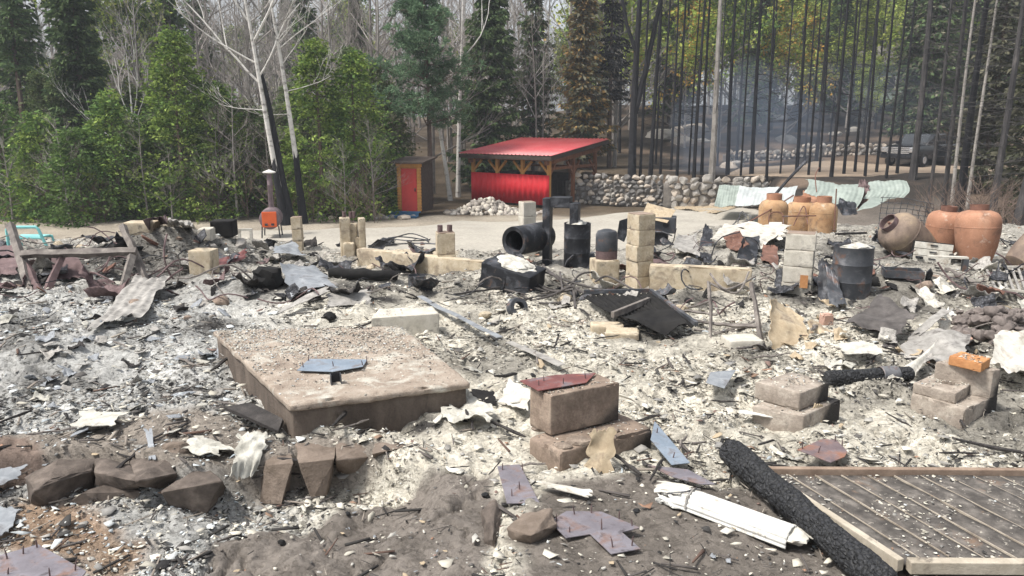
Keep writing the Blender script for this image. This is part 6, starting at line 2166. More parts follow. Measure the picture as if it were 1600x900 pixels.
# --- black corrugated panel
cs = [at(912, 461, 7.05), at(1016, 459, 7.0), at(1088, 512, 6.05), at(965, 492, 6.35)]
t = thing('corrugated_panel', 'collapsed black corrugated panel with bent steel rim in the middle', 'panel', sum(cs, Vector()) / 4)
off = t.location
sheet('panel', [p - off for p in cs], M['soot'], t=.004, nu=70, nv=14, warp=.05, wf=2.2, seed=11, corr=(12, .012), parent=t)
MB().bar(cs[0] - off + Vector((0, 0, .03)), cs[1] - off + Vector((0, 0, .03)), .03, .035).obj('rim', M['grey_steel'], t)
MB().bar(cs[1] - off + Vector((0, 0, .03)), cs[2] - off + Vector((0, 0, .03)), .03, .035).obj('rim', M['grey_steel'], t)
MB().bar(at(957, 492, 6.3) - off, at(1014, 469, 6.7) - off, .03, .05).obj('brace', M['wood_grey'], t)
sheet('metal_scrap', [at(972, 502, 6.25), at(1052, 486, 6.3), at(1074, 514, 6.0), at(1040, 524, 5.98)], M['soot'], 'black buckled sheet under the corrugated panel', 'scrap', t=.005, warp=.08, seed=12)  # black sheet put in for the shaded gap below the panel
wires('bent_rods', 'bent dark rods between the corrugated panel and the trestle', [[(1040, 470, 7.2), (1075, 480, 6.9), (1110, 470, 7.0)], [(1060, 492, 6.6), (1110, 505, 6.4), (1200, 508, 6.3)], [(1110, 428, 7.6), (1135, 452, 7.2), (1180, 432, 7.6)], [(1105, 440, 7.4), (1150, 458, 7.2), (1170, 425, 7.6)],
                                                                                       [(1085, 515, 6.3), (1140, 520, 6.2), (1185, 498, 6.4)], [(1035, 455, 7.5), (1048, 480, 7.0), (1030, 470, 7.2)]], .012, 'wood_grey', 'rods', 'rod', seed=10)
# --- burnt trestle
def trestle(name, label, bars, matn, cat='trestle'):
    pts = [at(*p) for b in bars for p in b[:2]]
    c = sum(pts, Vector()) / len(pts); c.z = min(p.z for p in pts)
    t = thing(name, label, cat, c)
    for b in bars:
        p, q = at(*b[0]) - c, at(*b[1]) - c
        mb = MB(); n = 7
        rg = random.Random(int(b[0][0]))
        L = (q - p).length
        prev = None
        me_pts = [p.lerp(q, i / n) + Vector((rg.gauss(0, .004), rg.gauss(0, .004), rg.gauss(0, .004))) for i in range(n + 1)]
        mb.tube(me_pts, [b[2] * (.72 if name == 'burnt_trestle' else .9) * rg.uniform(.85, 1.1) for _ in me_pts], 4)
        mb.obj(b[3], M[b[4] if len(b) > 4 else matn], t)
    return t


trestle('burnt_trestle', 'spindly charred trestle with two posts in front of the tan sheets', [
    ((1109, 440, 6.3), (1111, 534, 5.95), .020, 'post'), ((1174, 442, 6.2), (1192, 549, 5.75), .028, 'post'), ((1112, 505, 6.1), (1186, 511, 5.9), .022, 'rail'), ((1116, 522, 6.0), (1170, 508, 6.3), .016, 'brace'), ((1060, 484, 6.6), (1120, 492, 6.3), .016, 'brace')], 'wood_grey')
trestle('sawhorse', 'burnt sawhorse frame with sagging crossbar at far left', [
    ((17, 352, 8.3), (54, 472, 7.35), .052, 'leg'), ((96, 402, 7.9), (66, 472, 7.35), .048, 'leg', 'rust_purple'), ((193, 353, 8.3), (233, 452, 7.75), .045, 'leg'), ((207, 400, 7.9), (189, 458, 7.6), .05, 'leg'), ((35, 398, 7.85), (213, 393, 7.95), .055, 'crossbar', 'wood_grey'),
    ((36, 405, 7.9), (66, 462, 7.4), .045, 'brace', 'rust_purple'), ((145, 422, 8.2), (188, 452, 7.7), .03, 'brace')], 'wood_grey')
# --- turquoise chair
P = at(16, 402, 10.4)
t = thing('chair_frame', 'turquoise metal chair frame standing at the far left edge', 'chair', (P.x, P.y, gz(P)))
k = 10.6 / F
MB().tube([(0, 0, 0), (.0, 0, .28), (.03, 0, .31), (.38, .02, .31), (.41, .02, .28), (.48, .04, .05)], .02, 8).obj('back_frame', M['turquoise'], t, smooth=True)
MB().tube([(.02, .02, .16), (.44, .03, .16)], .014, 8).obj('rail', M['turquoise'], t, smooth=True)
MB().tube([(0, .28, 0), (0, .28, .15), (.42, .3, .15), (.44, .3, 0)], .018, 8).obj('leg_frame', M['turquoise'], t, smooth=True)
MB().box((.21, .16, .165), (.4, .26, .02)).obj('seat', M['turquoise'], t, bevel=.006)
# white frame at the back edge
P = at(384, 376, 11.0)
t = thing('pale_surround', 'small square pale frame standing at the ruin edge left of the stove', 'frame', (P.x, P.y, gz(P) + .0), R(5))
for (x, z, a, b) in ((-.08, .09, .035, .20), (.08, .09, .035, .20), (0, .175, .124, .03), (0, .01, .124, .03)):
    MB().box((x, 0, z + .01), (a, .04, b)).obj('bar', M['sheet_pale'], t)

# --- bent sheets, far group on the drive and slope
def gsheet(name, label, uvs, lifts, matn, Ys=None, **kw):
    cs = []
    for i, (u, v) in enumerate(uvs):
        if Ys: p = at(u, v, Ys[i])
        else: p = gp(u, v); p.z = max(p.z, gz(p)) + (.015 if p.y < 13 else 0)
        p = p + Vector((0, 0, lifts[i] if isinstance(lifts, (list, tuple)) else lifts))
        cs.append(p)
    if name in ('bent_sheet', 'metal_scrap'):
        kw.setdefault('ragged', .22); kw['warp'] = kw.get('warp', .03) * 1.4; kw.setdefault('wf', 3.0); kw.setdefault('nu', 24); kw.setdefault('nv', 18)
    return sheet(name, cs, M[matn], label, kw.pop('cat', 'sheet'), **kw)


gsheet('roofing_sheet', 'tan corrugated roofing sheets lying flat on the drive', [(1052, 327), (1118, 337), (1160, 322), (1092, 315)], .06, 'sheet_tan', corr=(14, .010), nu=100, warp=.10, seed=21)
gsheet('roofing_sheet', 'pale corrugated sheet leaning at the foot of the large stone wall', [(1116, 322), (1152, 322), (1156, 290), (1124, 290)], 0, 'sheet_green', Ys=[30.5, 30.5, 33, 33], corr=(8, .005), nu=60, warp=.12, seed=22)
gsheet('roofing_sheet', 'white corrugated sheet leaning beside the pale one left of the gas cylinders', [(1148, 320), (1236, 322), (1246, 292), (1156, 290)], 0, 'sheet_white', Ys=[29.5, 29.5, 32, 32.3], corr=(14, .005), nu=90, warp=.15, seed=23)
gsheet('roofing_sheet', 'light green sheet curling over behind the gas cylinder group', [(1256, 302), (1338, 326), (1344, 288), (1258, 281)], 0, 'sheet_green', Ys=[24, 23.2, 25.5, 25.8], corr=(12, .005), nu=90, warp=.12, seed=24,
       curl=lambda S, T: np.stack([0 * S, -0.35 * np.sin(T * math.pi) + 0 * S, 0.10 * np.sin(T * math.pi)], -1))
gsheet('roofing_sheet', 'rolled light green sheet right of the curled one', [(1346, 312), (1412, 308), (1416, 284), (1352, 284)], 0, 'sheet_green', Ys=[24, 24, 25.2, 25.2], corr=(10, .005), nu=80, warp=.10, seed=25,
       curl=lambda S, T: np.stack([0 * S, -0.3 * np.sin(T * math.pi), 0 * S], -1))
gsheet('roofing_sheet', 'triangular torn light green sheet pointing down between the two curled sheets', [(1338, 329), (1360, 326), (1388, 310), (1362, 307)], 0, 'sheet_green', Ys=[22.5, 22.6, 23.5, 23.4], warp=.08, seed=26)
gsheet('metal_scrap', 'dark crumpled metal packed between the light green sheets', [(1336, 318), (1356, 318), (1354, 287), (1340, 286)], 0, 'rust_purple', Ys=[24.3, 24.3, 24.8, 24.8], warp=.3, seed=27, cat='scrap')
gsheet('metal_scrap', 'dark burnt frame lying under the light green sheet', [(1306, 330), (1340, 333), (1336, 318), (1310, 314)], 0, 'black_steel', Ys=[22, 22, 23.4, 23.4], warp=.15, seed=28, cat='scrap')
# white panels behind the foundation wall
gsheet('ribbed_sheet', 'white ribbed panel lying left of the pale column', [(1108, 392), (1190, 396), (1236, 374), (1130, 370)], [.10, .06, .16, .16], 'sheet_pale', corr=(5, .008), nu=50, warp=.04, seed=31)
gsheet('bent_sheet', 'narrow pale panel on the rubble in front of the gas cylinders', [(1150, 380), (1215, 394), (1232, 384), (1165, 372)], [.2, .14, .16, .22], 'sheet_pale', warp=.05, seed=32)
gsheet('metal_scrap', 'dark upturned curved scrap in front of the white panels', [(1150, 408), (1182, 412), (1184, 392), (1160, 394)], [.02, .02, .14, .12], 'black_steel', warp=.06, seed=33, cat='scrap')
gsheet('metal_scrap', 'rusty brown scrap plate at the left foot of the pale column', [(1188, 412), (1216, 418), (1214, 400), (1192, 396)], [.02, .0, .08, .1], 'rust', warp=.05, seed=34, cat='scrap')
gsheet('metal_scrap', 'grey bent scrap on the rubble behind the foundation wall', [(1050, 402), (1092, 408), (1088, 386), (1058, 384)], [.06, .02, .12, .14], 'sheet_grey', warp=.07, seed=35, cat='scrap')
gsheet('metal_scrap', 'tent shaped black scrap in the rubble behind the foundation wall', [(1086, 412), (1110, 412), (1112, 384), (1100, 378)], [.02, .02, .18, .2], 'black_steel', warp=.05, seed=36, cat='scrap')
gsheet('white_box_lid', 'small white square lid propped in front of the gas cylinder group', [(1198, 364), (1220, 364), (1222, 347), (1202, 347)], 0, 'white_paint', Ys=[11.5, 11.5, 11.6, 11.6], warp=.01, seed=37, cat='lid')
# dark bent sheet by the pale column
gsheet('metal_scrap', 'dark sheet sagging between the pale column and the blue black drum', [(1276, 484), (1322, 478), (1302, 412), (1280, 408)], 0, 'black_steel', Ys=[7.3, 7.2, 7.6, 7.7], warp=.10, seed=38, cat='scrap')
gsheet('metal_scrap', 'grey sheet draped against the blue black drum', [(1296, 482), (1324, 480), (1308, 430), (1290, 412)], 0, 'grey_steel', Ys=[7.05, 7.0, 7.4, 7.5], warp=.06, seed=39, cat='scrap')
# tan sheets in front of pale column
gsheet('bent_sheet', 'tall scorched tan sheet standing on edge right of the trestle', [(1204, 550), (1268, 545), (1256, 500), (1202, 468)], 0, 'sheet_tan', Ys=[5.62, 5.66, 5.95, 5.95], warp=.06, seed=41, curl=lambda S, T: np.stack([0 * S, 0.10 * np.sin(S * math.pi) * (0.4 + T), 0 * S], -1))
gsheet('bent_sheet', 'low rippled tan sheet right of the tall tan one', [(1266, 552), (1336, 552), (1322, 520), (1262, 508)], 0, 'sheet_tan', Ys=[5.62, 5.6, 5.95, 6.0], warp=.06, wf=5, seed=42)
gsheet('bent_sheet', 'dark grey tray shaped sheet holding charcoal', [(1318, 520), (1402, 540), (1426, 532), (1374, 506)], [.03, .05, .16, .20], 'pipe_brown', warp=.04, seed=43)
gsheet('bent_sheet', 'long curved grey sheet sweeping towards the white flap', [(1398, 566), (1498, 582), (1520, 545), (1428, 525)], [.0, .03, .10, .08], 'sheet_grey', warp=.08, seed=44)
gsheet('bent_sheet', 'narrow grey folded strip leading up to the white flap', [(1425, 536), (1440, 540), (1484, 512), (1470, 508)], [.04, .04, .12, .12], 'sheet_grey', warp=.02, seed=45)
gsheet('bent_sheet', 'white flap of sheet standing up beside the stone heap', [(1466, 510), (1486, 515), (1496, 492), (1482, 481)], 0, 'white_paint', Ys=[6.35, 6.3, 6.4, 6.45], warp=.02, seed=46)
gsheet('bent_sheet', 'wide pale crumpled sheet at the right edge beside the orange brick', [(1556, 612), (1640, 606), (1640, 556), (1548, 552)], [.10, .06, .12, .10], 'sheet_pale', warp=.07, seed=47)
gsheet('bent_sheet', 'curled pale sheet end at the tip of the charred beam', [(1382, 612), (1428, 602), (1456, 573), (1430, 583)], [.02, .06, .14, .08], 'sheet_pale', warp=.03, seed=48)
gsheet('bent_sheet', 'flat white board at the right side below the grey sheet', [(1320, 566), (1382, 572), (1360, 556), (1310, 553)], .05, 'ash_board', warp=.04, seed=49)
# left side sheets
gsheet('bent_sheet', 'blue grey sheet lying tilted in the ash left of centre', [(456, 466), (524, 456), (490, 431), (440, 431)], [.02, .03, .10, .12], 'sheet_bluegrey', warp=.04, seed=51)
gsheet('bent_sheet', 'bluish bent sheet over the burnt lump', [(428, 412), (478, 412), (462, 396), (432, 398)], [.08, .06, .10, .12], 'sheet_bluegrey', warp=.06, seed=52)
gsheet('bent_sheet', 'folded grey cone of sheet metal behind the single tan block', [(344, 402), (388, 400), (362, 372), (346, 374)], [.02, .0, .14, .12], 'sheet_bluegrey', warp=.08, seed=53)
gsheet('bent_sheet', 'long pale grey ribbed board sloping in the ash at left', [(135, 528), (228, 505), (268, 450), (210, 452)], [.04, .08, .10, .10], 'sheet_grey', warp=.03, corr=(4, .006), nu=40, seed=54)
gsheet('bent_sheet', 'pale corrugated sheet on top of the left debris pile', [(262, 366), (304, 368), (298, 350), (264, 349)], [.12, .08, .1, .1], 'sheet_grey', warp=.04, seed=55, corr=(4, .01), nu=30)
gsheet('metal_scrap', 'black folded metal crowning the left debris pile', [(228, 378), (262, 370), (262, 346), (240, 350)], [.16, .16, .16, .14], 'rust_purple', warp=.10, seed=56, cat='scrap')
gsheet('metal_scrap', 'brown purple sheet at the left edge beside the sawhorse', [(-15, 438), (28, 436), (28, 402), (-15, 402)], [.02, .02, .10, .12], 'rust_purple', warp=.05, seed=57, cat='scrap')
gsheet('metal_scrap', 'rusty box side lying behind the sawhorse crossbar', [(86, 440), (136, 438), (118, 416), (84, 418)], [.03, .03, .10, .12], 'rust_purple', warp=.06, seed=58, cat='scrap')
gsheet('metal_scrap', 'dark red pipe shaped scrap right of the single tan block', [(336, 428), (384, 412), (386, 404), (336, 418)], [.04, .06, .07, .05], 'plate_red', warp=.04, seed=59, cat='scrap')
gsheet('bent_sheet', 'thin grey curved strip left of the white block', [(436, 498), (512, 476), (512, 468), (440, 492)], [.03, .09, .10, .04], 'sheet_grey', warp=.02, seed=60)
gsheet('bent_sheet', 'grey brown edge board standing right of the curved strip', [(512, 488), (580, 482), (578, 466), (514, 470)], [.0, .0, .06, .06], 'sheet_grey', warp=.02, seed=61)
gsheet('metal_strip', 'long thin blue grey metal strip slanting down from the white block', [(652, 476), (660, 474), (786, 541), (776, 544)], .05, 'sheet_bluegrey', warp=.02, seed=62, nu=4, nv=24, cat='strip')
gsheet('metal_strip', 'second metal strip continuing towards the centre pier', [(790, 546), (800, 544), (884, 580), (872, 584)], .04, 'sheet_grey', warp=.02, seed=63, nu=4, nv=24, cat='strip')
gsheet('bent_sheet', 'white curved scrap of sheet left of the centre pier', [(778, 640), (826, 656), (830, 634), (796, 622)], [.02, .02, .06, .06], 'sheet_pale', warp=.03, seed=64)
gsheet('metal_scrap', 'black flat scrap beside the right corner of the slab', [(732, 634), (776, 642), (772, 628), (738, 622)], [.03, .02, .04, .04], 'soot', warp=.02, seed=65, cat='scrap')
gsheet('bent_sheet', 'yellowish white board fragment lying at left below the ash', [(112, 682), (176, 680), (202, 662), (130, 656)], .04, 'ash_board', warp=.02, seed=66, ragged=.3)
gsheet('bent_sheet', 'pale twisted sheet hanging over the rock ledge', [(364, 790), (404, 770), (424, 694), (374, 698)], [.14, .12, .05, .05], 'ash_board', warp=.06, wf=6, seed=67, ragged=.4)
gsheet('bent_sheet', 'white flaky sheet on the ledge left of the hanging one', [(286, 712), (340, 730), (372, 704), (310, 692)], .03, 'ash_board', warp=.04, wf=6, seed=68, ragged=.4)
gsheet('bent_sheet', 'crumpled white scrap in front of the slab right corner', [(690, 668), (760, 690), (774, 650), (706, 628)], [.03, .03, .03, .10], 'ash_board', warp=.06, wf=6, seed=69, ragged=.4)
gsheet('bent_sheet', 'narrow white strip lying below the low right pier', [(1152, 664), (1228, 668), (1230, 658), (1154, 657)], .04, 'white_paint', warp=.015, seed=70)
gsheet('bent_sheet', 'pale blue curled shard standing on the rock ledge', [(234, 736), (246, 738), (240, 692), (230, 694)], [.02, .02, .06, .06], 'sheet_bluegrey', warp=.01, seed=71)
gsheet('bent_sheet', 'thin pale curled strip right of the four sided plate', [(840, 770), (920, 790), (924, 780), (846, 764)], .03, 'sheet_pale', warp=.03, seed=72)
gsheet('charred_board', 'grey charred board sticking out from the left foot of the slab', [(352, 656), (436, 686), (444, 674), (392, 648)], [.02, .02, .05, .05], 'char_wood', t=.02, warp=.01, seed=73, cat='board')
gsheet('pale_tile', 'pale blue flat tiles at the lower left edge', [(-20, 790), (30, 780), (44, 745), (-20, 752)], .03, 'sheet_bluegrey', warp=.02, seed=74, ragged=.3, cat='tile')
gsheet('pale_tile', 'pale blue broken tile below the first at the left edge', [(-20, 860), (16, 850), (34, 815), (-20, 812)], .03, 'sheet_bluegrey', warp=.02, seed=75, ragged=.3, cat='tile')

# burnt lumps
P, s = gs(414, 452)
tag(add('burnt_lump', rock_mesh((27 * s, .15, 22 * s), 81, 6, 3, .35), M['soot'], None, (P.x, P.y + .1, gz(P) + .10)), 'black knobbly burnt lump beside the blue grey sheet', 'lump')
P, s = gs(808, 488)
t = thing('tyre_remains', 'small half buried ribbed black tyre in front of the pipe tangle', 'tyre', (P.x, P.y + .05, gz(P) + .03), rot=(R(70), R(10), R(20)))
for k in range(5):
    MB().lathe([(.05, -.01), (.085, -.012), (.09, 0), (.085, .012), (.05, .01)], 20, Matrix.Translation((0, 0, (k - 2) * .02)), cap=False).obj('rib', M['grey_steel'], t, smooth=True)
a, b = gp(514, 434), gp(622, 438)
MB().tube([a + (b - a) * (i / 8) + Vector((0, 0, .05 + .01 * math.sin(i * 2)) ) - a for i in range(9)], [.05, .06, .065, .06, .065, .055, .06, .055, .045], 10).obj('charred_roll', M['soot'], None, a, smooth=True)
tag(bpy.context.scene.objects['charred_roll'], 'black charred roll lying across the ash left of the tan column', 'roll')
P, s = gs(650, 443)
t = drum('metal_can', 'small grey burnt can in front of the tan column', 650, 443, 28, 18, 'grey_steel', cat='can')
# tray, bracket, ladder at right
P, s = gs(1415, 441)
t = thing('metal_tray', 'open black metal tray lying in the rubble right of the drum', 'tray', (P.x, P.y + .08, gz(P) + .02), R(-14))
MB().box((0, 0, .012), (.34, .2, .012)).obj('bottom', M['black_steel'], t)
for (x, y, a_, b_) in ((0, -.105, .36, .012), (0, .105, .36, .012), (-.176, 0, .012, .196), (.176, 0, .012, .196)):
    MB().box((x, y, .05), (a_, b_, .075)).obj('side', M['grey_steel'], t)
P, s = gs(1478, 428)
t = thing('metal_bracket', 'pale bent angle bracket below the drawer box', 'bracket', (P.x, P.y, gz(P) + .02), R(-12))
MB().box((0, 0, .14), (.40, .08, .02)).obj('arm', M['sheet_pale'], t); MB().box((.18, 0, .06), (.05, .08, .14)).obj('foot', M['grey_steel'], t)
cs = [gp(1556, 464), gp(1612, 470), gp(1600, 428), gp(1540, 428)]
t = thing('slatted_frame', 'flat metal slatted frame lying at the right edge behind the stone heap', 'frame', sum(cs, Vector()) / 4 + Vector((0, 0, .06)))
off = sum(cs, Vector()) / 4
for k in range(7):
    f = k / 6
    MB().bar(cs[0].lerp(cs[1], f) - off, cs[3].lerp(cs[2], f) - off, .022, .02).obj('slat', M['sheet_grey'], t)
MB().bar(cs[0] - off + Vector((0, 0, .022)), cs[1] - off + Vector((0, 0, .022)), .03, .02).obj('rail', M['sheet_pale'], t)
MB().bar(cs[3] - off + Vector((0, 0, .022)), cs[2] - off + Vector((0, 0, .022)), .03, .02).obj('rail', M['sheet_pale'], t)
for i, (p, q, r_, m, lab) in enumerate([((1478, 428), (1556, 468), .03, 'wood_grey', 'long grey burnt plank pointing to the slatted frame'), ((1400, 400), (1440, 408), .03, 'black_steel', 'short dark bar at the left foot of the drawer box'),
                                        ((1306, 372), (1352, 368), .03, 'char_wood', 'dark charred plank on the ground right of the gas cylinders'), ((1370, 366), (1410, 366), .02, 'wood_grey', 'pale grey plank below the wire mesh')]):
    a, b = gp(*p), gp(*q)
    o = MB().bar(Vector((0, 0, .06)), b - a + Vector((0, 0, .04)), r_ * 1.6, r_).obj('burnt_plank', M[m], None, a, bevel=.004)
    tag(o, lab, 'plank')

# --- charred beam with metal band
a, b = gp(1287, 606), gp(1424, 600)
t = thing('charred_beam', 'black charred beam with metal band between the two right piers', 'beam', a)
d = b - a
def burnt_log(p, q, r, seed, sag=0.0, nL=170, nA=34, name='log'):
    p = Vector(p); q = Vector(q); d = q - p; L = d.length
    m = d.to_track_quat('Y', 'Z').to_matrix()
    from mathutils import noise
    V = []; fs = []
    for i in range(nL):
        y = L * i / (nL - 1)
        end = min(i, nL - 1 - i) / (nL * .04)
        k = 1.0 if end >= 1 else math.sqrt(max(0.04, 1 - (1 - end) ** 2))
        for j in range(nA):
            an = 2 * math.pi * j / nA
            x, z = math.cos(an), math.sin(an)
            s = Vector((x * 2.7, y * 16, z * 2.7)) + Vector((seed * 3, 0, seed))
            dist = noise.voronoi(s)[0]
            ck = dist[1] - dist[0]
            h = 1 - .11 * max(0, 1 - ck / .13) + .06 * noise.noise(s * .4) + .05 * noise.noise(s * 2)
            rr = r * k * h * (1 + .20 * noise.noise(Vector((y * 3, seed, 0))) + .10 * noise.noise(Vector((x * 1.2, y * 5, z * 1.2 + seed))))
            V.append(p + m @ Vector((x * rr, y, z * rr)) + Vector((0, 0, -sag * math.sin(math.pi * i / (nL - 1)))))
    for i in range(nL - 1):
        for j in range(nA):
            j2 = (j + 1) % nA
            fs.append((i * nA + j, i * nA + j2, (i + 1) * nA + j2, (i + 1) * nA + j))
    fs.append(tuple(range(nA - 1, -1, -1))); fs.append(tuple((nL - 1) * nA + j for j in range(nA)))
    return MB().raw(V, fs).mesh(name, smooth=True)


add('beam', burnt_log((0, 0, .06), d + Vector((0, 0, .07)), .052, 3, nL=200, nA=48), M['charcoal'], t)
e = d.normalized(); c = d * .72 + Vector((0, 0, .068))
m = e.to_track_quat('Z', 'Y').to_matrix().to_4x4()
MB().lathe([(.056, -.06), (.060, -.055), (.060, .055), (.056, .06)], 18, Matrix.Translation(c) @ m, cap=False).obj('band', M['grey_steel'], t, smooth=True)

# --- big charred log, lower right
a, b = gp(1134, 724), gp(1338, 905)
dd = (b - a)
me = burnt_log((0, 0, .085), dd * 1.18 + Vector((0, 0, .075)), .062, 5, nL=460, nA=76)
tag(add('charred_log', me, M['charcoal'], None, a), 'thick black charred log with cracked bark along the wooden panel', 'log')

# --- wooden panel
def build_panel():
    zt = .06
    TL = Vector(plane(1186, 737, zt)); BL = Vector(plane(1407, 884, zt)); TR = Vector(plane(1720, 740, zt)); BR = BL + (TR - TL)
    t = thing('wooden_panel', 'scorched boarded panel with pale frame lying in the right foreground', 'panel', TL)
    ex = (TR - TL); ey = (BL - TL)
    EXCL.append(np.array([TL[:2], TR[:2], BR[:2], BL[:2]]))
    n = 13
    rg = random.Random(4)
    exn = ex.normalized(); eyn = ey.normalized()
    for k in range(n):
        p0 = ex * ((k + .04) / n); p1 = ex * ((k + .96) / n)
        z = Vector((0, 0, rg.uniform(-.012, -.004)))
        q = [p0 + ey * .03, p1 + ey * .03, p1 + ey * .97, p0 + ey * .97]
        nn = 14
        P = np.zeros((5, nn, 3))
        for i in range(5):
            for j in range(nn):
                s_, tt = i / 4, j / (nn - 1)
                v = q[0] * ((1 - s_) * (1 - tt)) + q[1] * (s_ * (1 - tt)) + q[2] * (s_ * tt) + q[3] * ((1 - s_) * tt) + z
                v = v + Vector((0, 0, .006 * n3((v.x * 6, v.y * 6, k)) - .003 * abs(s_ - .5)))
                P[i, j] = v
        V, fs = solid_grid(P, .012)
        add('board', np_mesh('board', V, fs, smooth=False), M['panel_board'], t)
        if k:
            MB().bar(ex * (k / n) + ey * .03 + Vector((0, 0, -.010)), ex * (k / n) + ey * .97 + Vector((0, 0, -.010)), .0045, .016).obj('batten', M['panel_batten'], t)
    rng = np.random.default_rng(5)
    a_, b_ = rng.random(1500), rng.random(1500)
    kk = fbm(a_ * 9, b_ * 5, 1.0, 3, 6) > .47
    a_, b_ = a_[kk], b_[kk] * .93 + .03
    fo = flakes('ash_flakes', None, 0, 77, .003, .017, .14, 0, .004, pos=(TL.x + ex.x * a_ + ey.x * b_, TL.y + ex.y * a_ + ey.y * b_, np.full(len(a_), zt - .001)))
    fo['kind'] = 'stuff'; fo.parent = t; fo.location = -t.location
    MB().bar(ex * -.005 + ey * .0, ex * 1.0 + ey * .0, .03, .045).obj('top_rail', M['panel_rail_dark'], t, bevel=.004)
    MB().bar(ey * .02 + Vector((0, 0, .002)), ey * 1.0 + Vector((0, 0, .002)), .032, .05).obj('side_rail', M['panel_rail'], t, bevel=.004)
    MB().bar(ex * .018 + ey * 1.0, ex * 1.0 + ey * 1.0, .04, .05).obj('bottom_rail', M['panel_rail'], t, bevel=.004)


M['panel_board'] = mat('panel_board', [(0.3, (0.045, 0.041, 0.038)), (0.5, (0.095, 0.086, 0.078)), (0.72, (0.21, 0.19, 0.17))], 12.0, rough=.9, bump=.5, spots=[((.40, .37, .32), 26.0, .61, .66), ((.18, .125, .09), 6.0, .6, .7)])
M['panel_rail'] = mat('panel_rail', [(0.3, (0.32, 0.28, 0.22)), (0.7, (0.52, 0.47, 0.39))], 9.0, rough=.9, bump=.3, spots=((.14, .12, .10), 8.0, .58, .7))
M['panel_rail_dark'] = mat('panel_rail_dark', [(0.3, (0.17, 0.12, 0.09)), (0.7, (0.33, 0.25, 0.19))], 9.0, rough=.9, bump=.3)
M['panel_batten'] = mat('panel_batten', [(0.3, (0.20, 0.165, 0.13)), (0.7, (0.46, 0.41, 0.34))], 9.0, rough=.9, bump=.3)
build_panel()

# --- crushed white gutter
def build_gutter():
    a, b = Vector(plane(1048, 768, .05)), Vector(plane(1238, 838, .05))
    d = b - a; L = d.length
    nn_ = Vector((-d.y, d.x, 0)).normalized() * .075
    EXCL.append(np.array([(a + nn_)[:2], (b + nn_)[:2], (b - nn_)[:2], (a - nn_)[:2]]))
    t = thing('white_gutter', 'crushed white ribbed downpipe beside the charred log', 'downpipe', a, math.atan2(d.y, d.x))
    nu, nv = 40, 49
    P = np.zeros((nu, nv, 3))
    for i in range(nu):
        x = L * i / (nu - 1)
        cr = 1 - sst(0, .2, x / L)
        for j in range(nv):
            an = math.pi * 1.12 * (j / (nv - 1) - .5)
            r = .058 * (1 + .05 * math.cos(j / (nv - 1) * 2 * math.pi * 9))
            hgt = (.060 - .035 * float(cr))
            wdt = 1 + .4 * float(cr)
            P[i, j] = (x + .03 * float(cr) * math.sin(j), r * math.sin(an) * wdt, hgt * math.cos(an) * (r / .058) - .02 + .014 * float(cr) * math.sin(j * 1.3 + i))
    V, fs = solid_grid(P, .004)
    add('pipe', np_mesh('pipe', V, fs, smooth=True), M['white_paint'], t)
    MB().tube([(L * .20, -.066, -.02), (L * .20, -.055, .03), (L * .2, 0, .052), (L * .2, .055, .03), (L * .2, .066, -.02)], .0045, 6).obj('strap', M['sheet_grey'], t)
    MB().tube([(-.03, -.04, 0), (.03, -.05, .02), (.10, -.03, .045), (.12, .02, .05)], .004, 6).obj('strap', M['grey_steel'], t)
    add('crumpled_end', rock_mesh((.06, .045, .035), 91, 5, 3, .3), M['sheet_pale'], t, (L * 1.0, .0, .0))
    for i in range(5):
        sheet('torn_strip', [Vector((-.06 - .01 * i, -.05 + .022 * i, .0)), Vector((.08, -.05 + .022 * i, .03)), Vector((.08, -.03 + .022 * i, .03)), Vector((-.07, -.035 + .024 * i, .005))], M['sheet_pale'], t=.003, nu=8, nv=4, warp=.012, wf=12, seed=i, parent=t)


build_gutter()
gsheet('bent_sheet', 'flattened dirty white sheet under the lower end of the downpipe', [(1236, 846), (1320, 884), (1304, 866), (1240, 832)], .02, 'sheet_pale', warp=.02, seed=76)
gsheet('bent_sheet', 'pale strip of sheet at the bottom edge below the wooden panel', [(1500, 893), (1620, 910), (1620, 896), (1510, 885)], .01, 'sheet_white', warp=.01, seed=77)

# --- rocks of the ledge
def hull_rock(name, label, top, bot, zt, zb, matn, seed, back=.12):
    """angular rock: hull of a top outline and a foot outline given as photo points on two levels"""
    pts = [Vector(plane(u, v, zt + .012 * ((i * 37 + seed * 11) % 5 - 2))) for i, (u, v) in enumerate(top)] + [Vector(plane(u, v, zb)) for u, v in bot]
    pts += [Vector((p.x, p.y + back, zb)) for p in pts[len(top):]]
    c = sum(pts, Vector()) / len(pts); c.z = zb
    bm = bmesh.new()
    for p in pts: bm.verts.new(p - c)
    r_ = bmesh.ops.convex_hull(bm, input=bm.verts)
    bmesh.ops.delete(bm, geom=[v for v in bm.verts if not v.link_faces], context='VERTS')
    bmesh.ops.bevel(bm, geom=list(bm.edges), offset=.003, segments=1, affect='EDGES', clamp_overlap=True)
    bmesh.ops.triangulate(bm, faces=bm.faces)
    bmesh.ops.subdivide_edges(bm, edges=list(bm.edges), cuts=3, use_grid_fill=True)
    off = Vector((seed * 2.3, seed, 0))
    bm.normal_update()
    for v in bm.verts:
        v.co += v.normal * (.012 * n3(v.co * 8 + off) + .010 * n3(v.co * 30 + off))
    me = bpy.data.meshes.new(name); bm.to_mesh(me); bm.free()
    me.polygons.foreach_set('use_smooth', np.ones(len(me.polygons), bool))
    try: me.set_sharp_from_angle(angle=R(30))
    except Exception: pass
    tag(add(name, me, M[matn], None, c), label, 'rock')


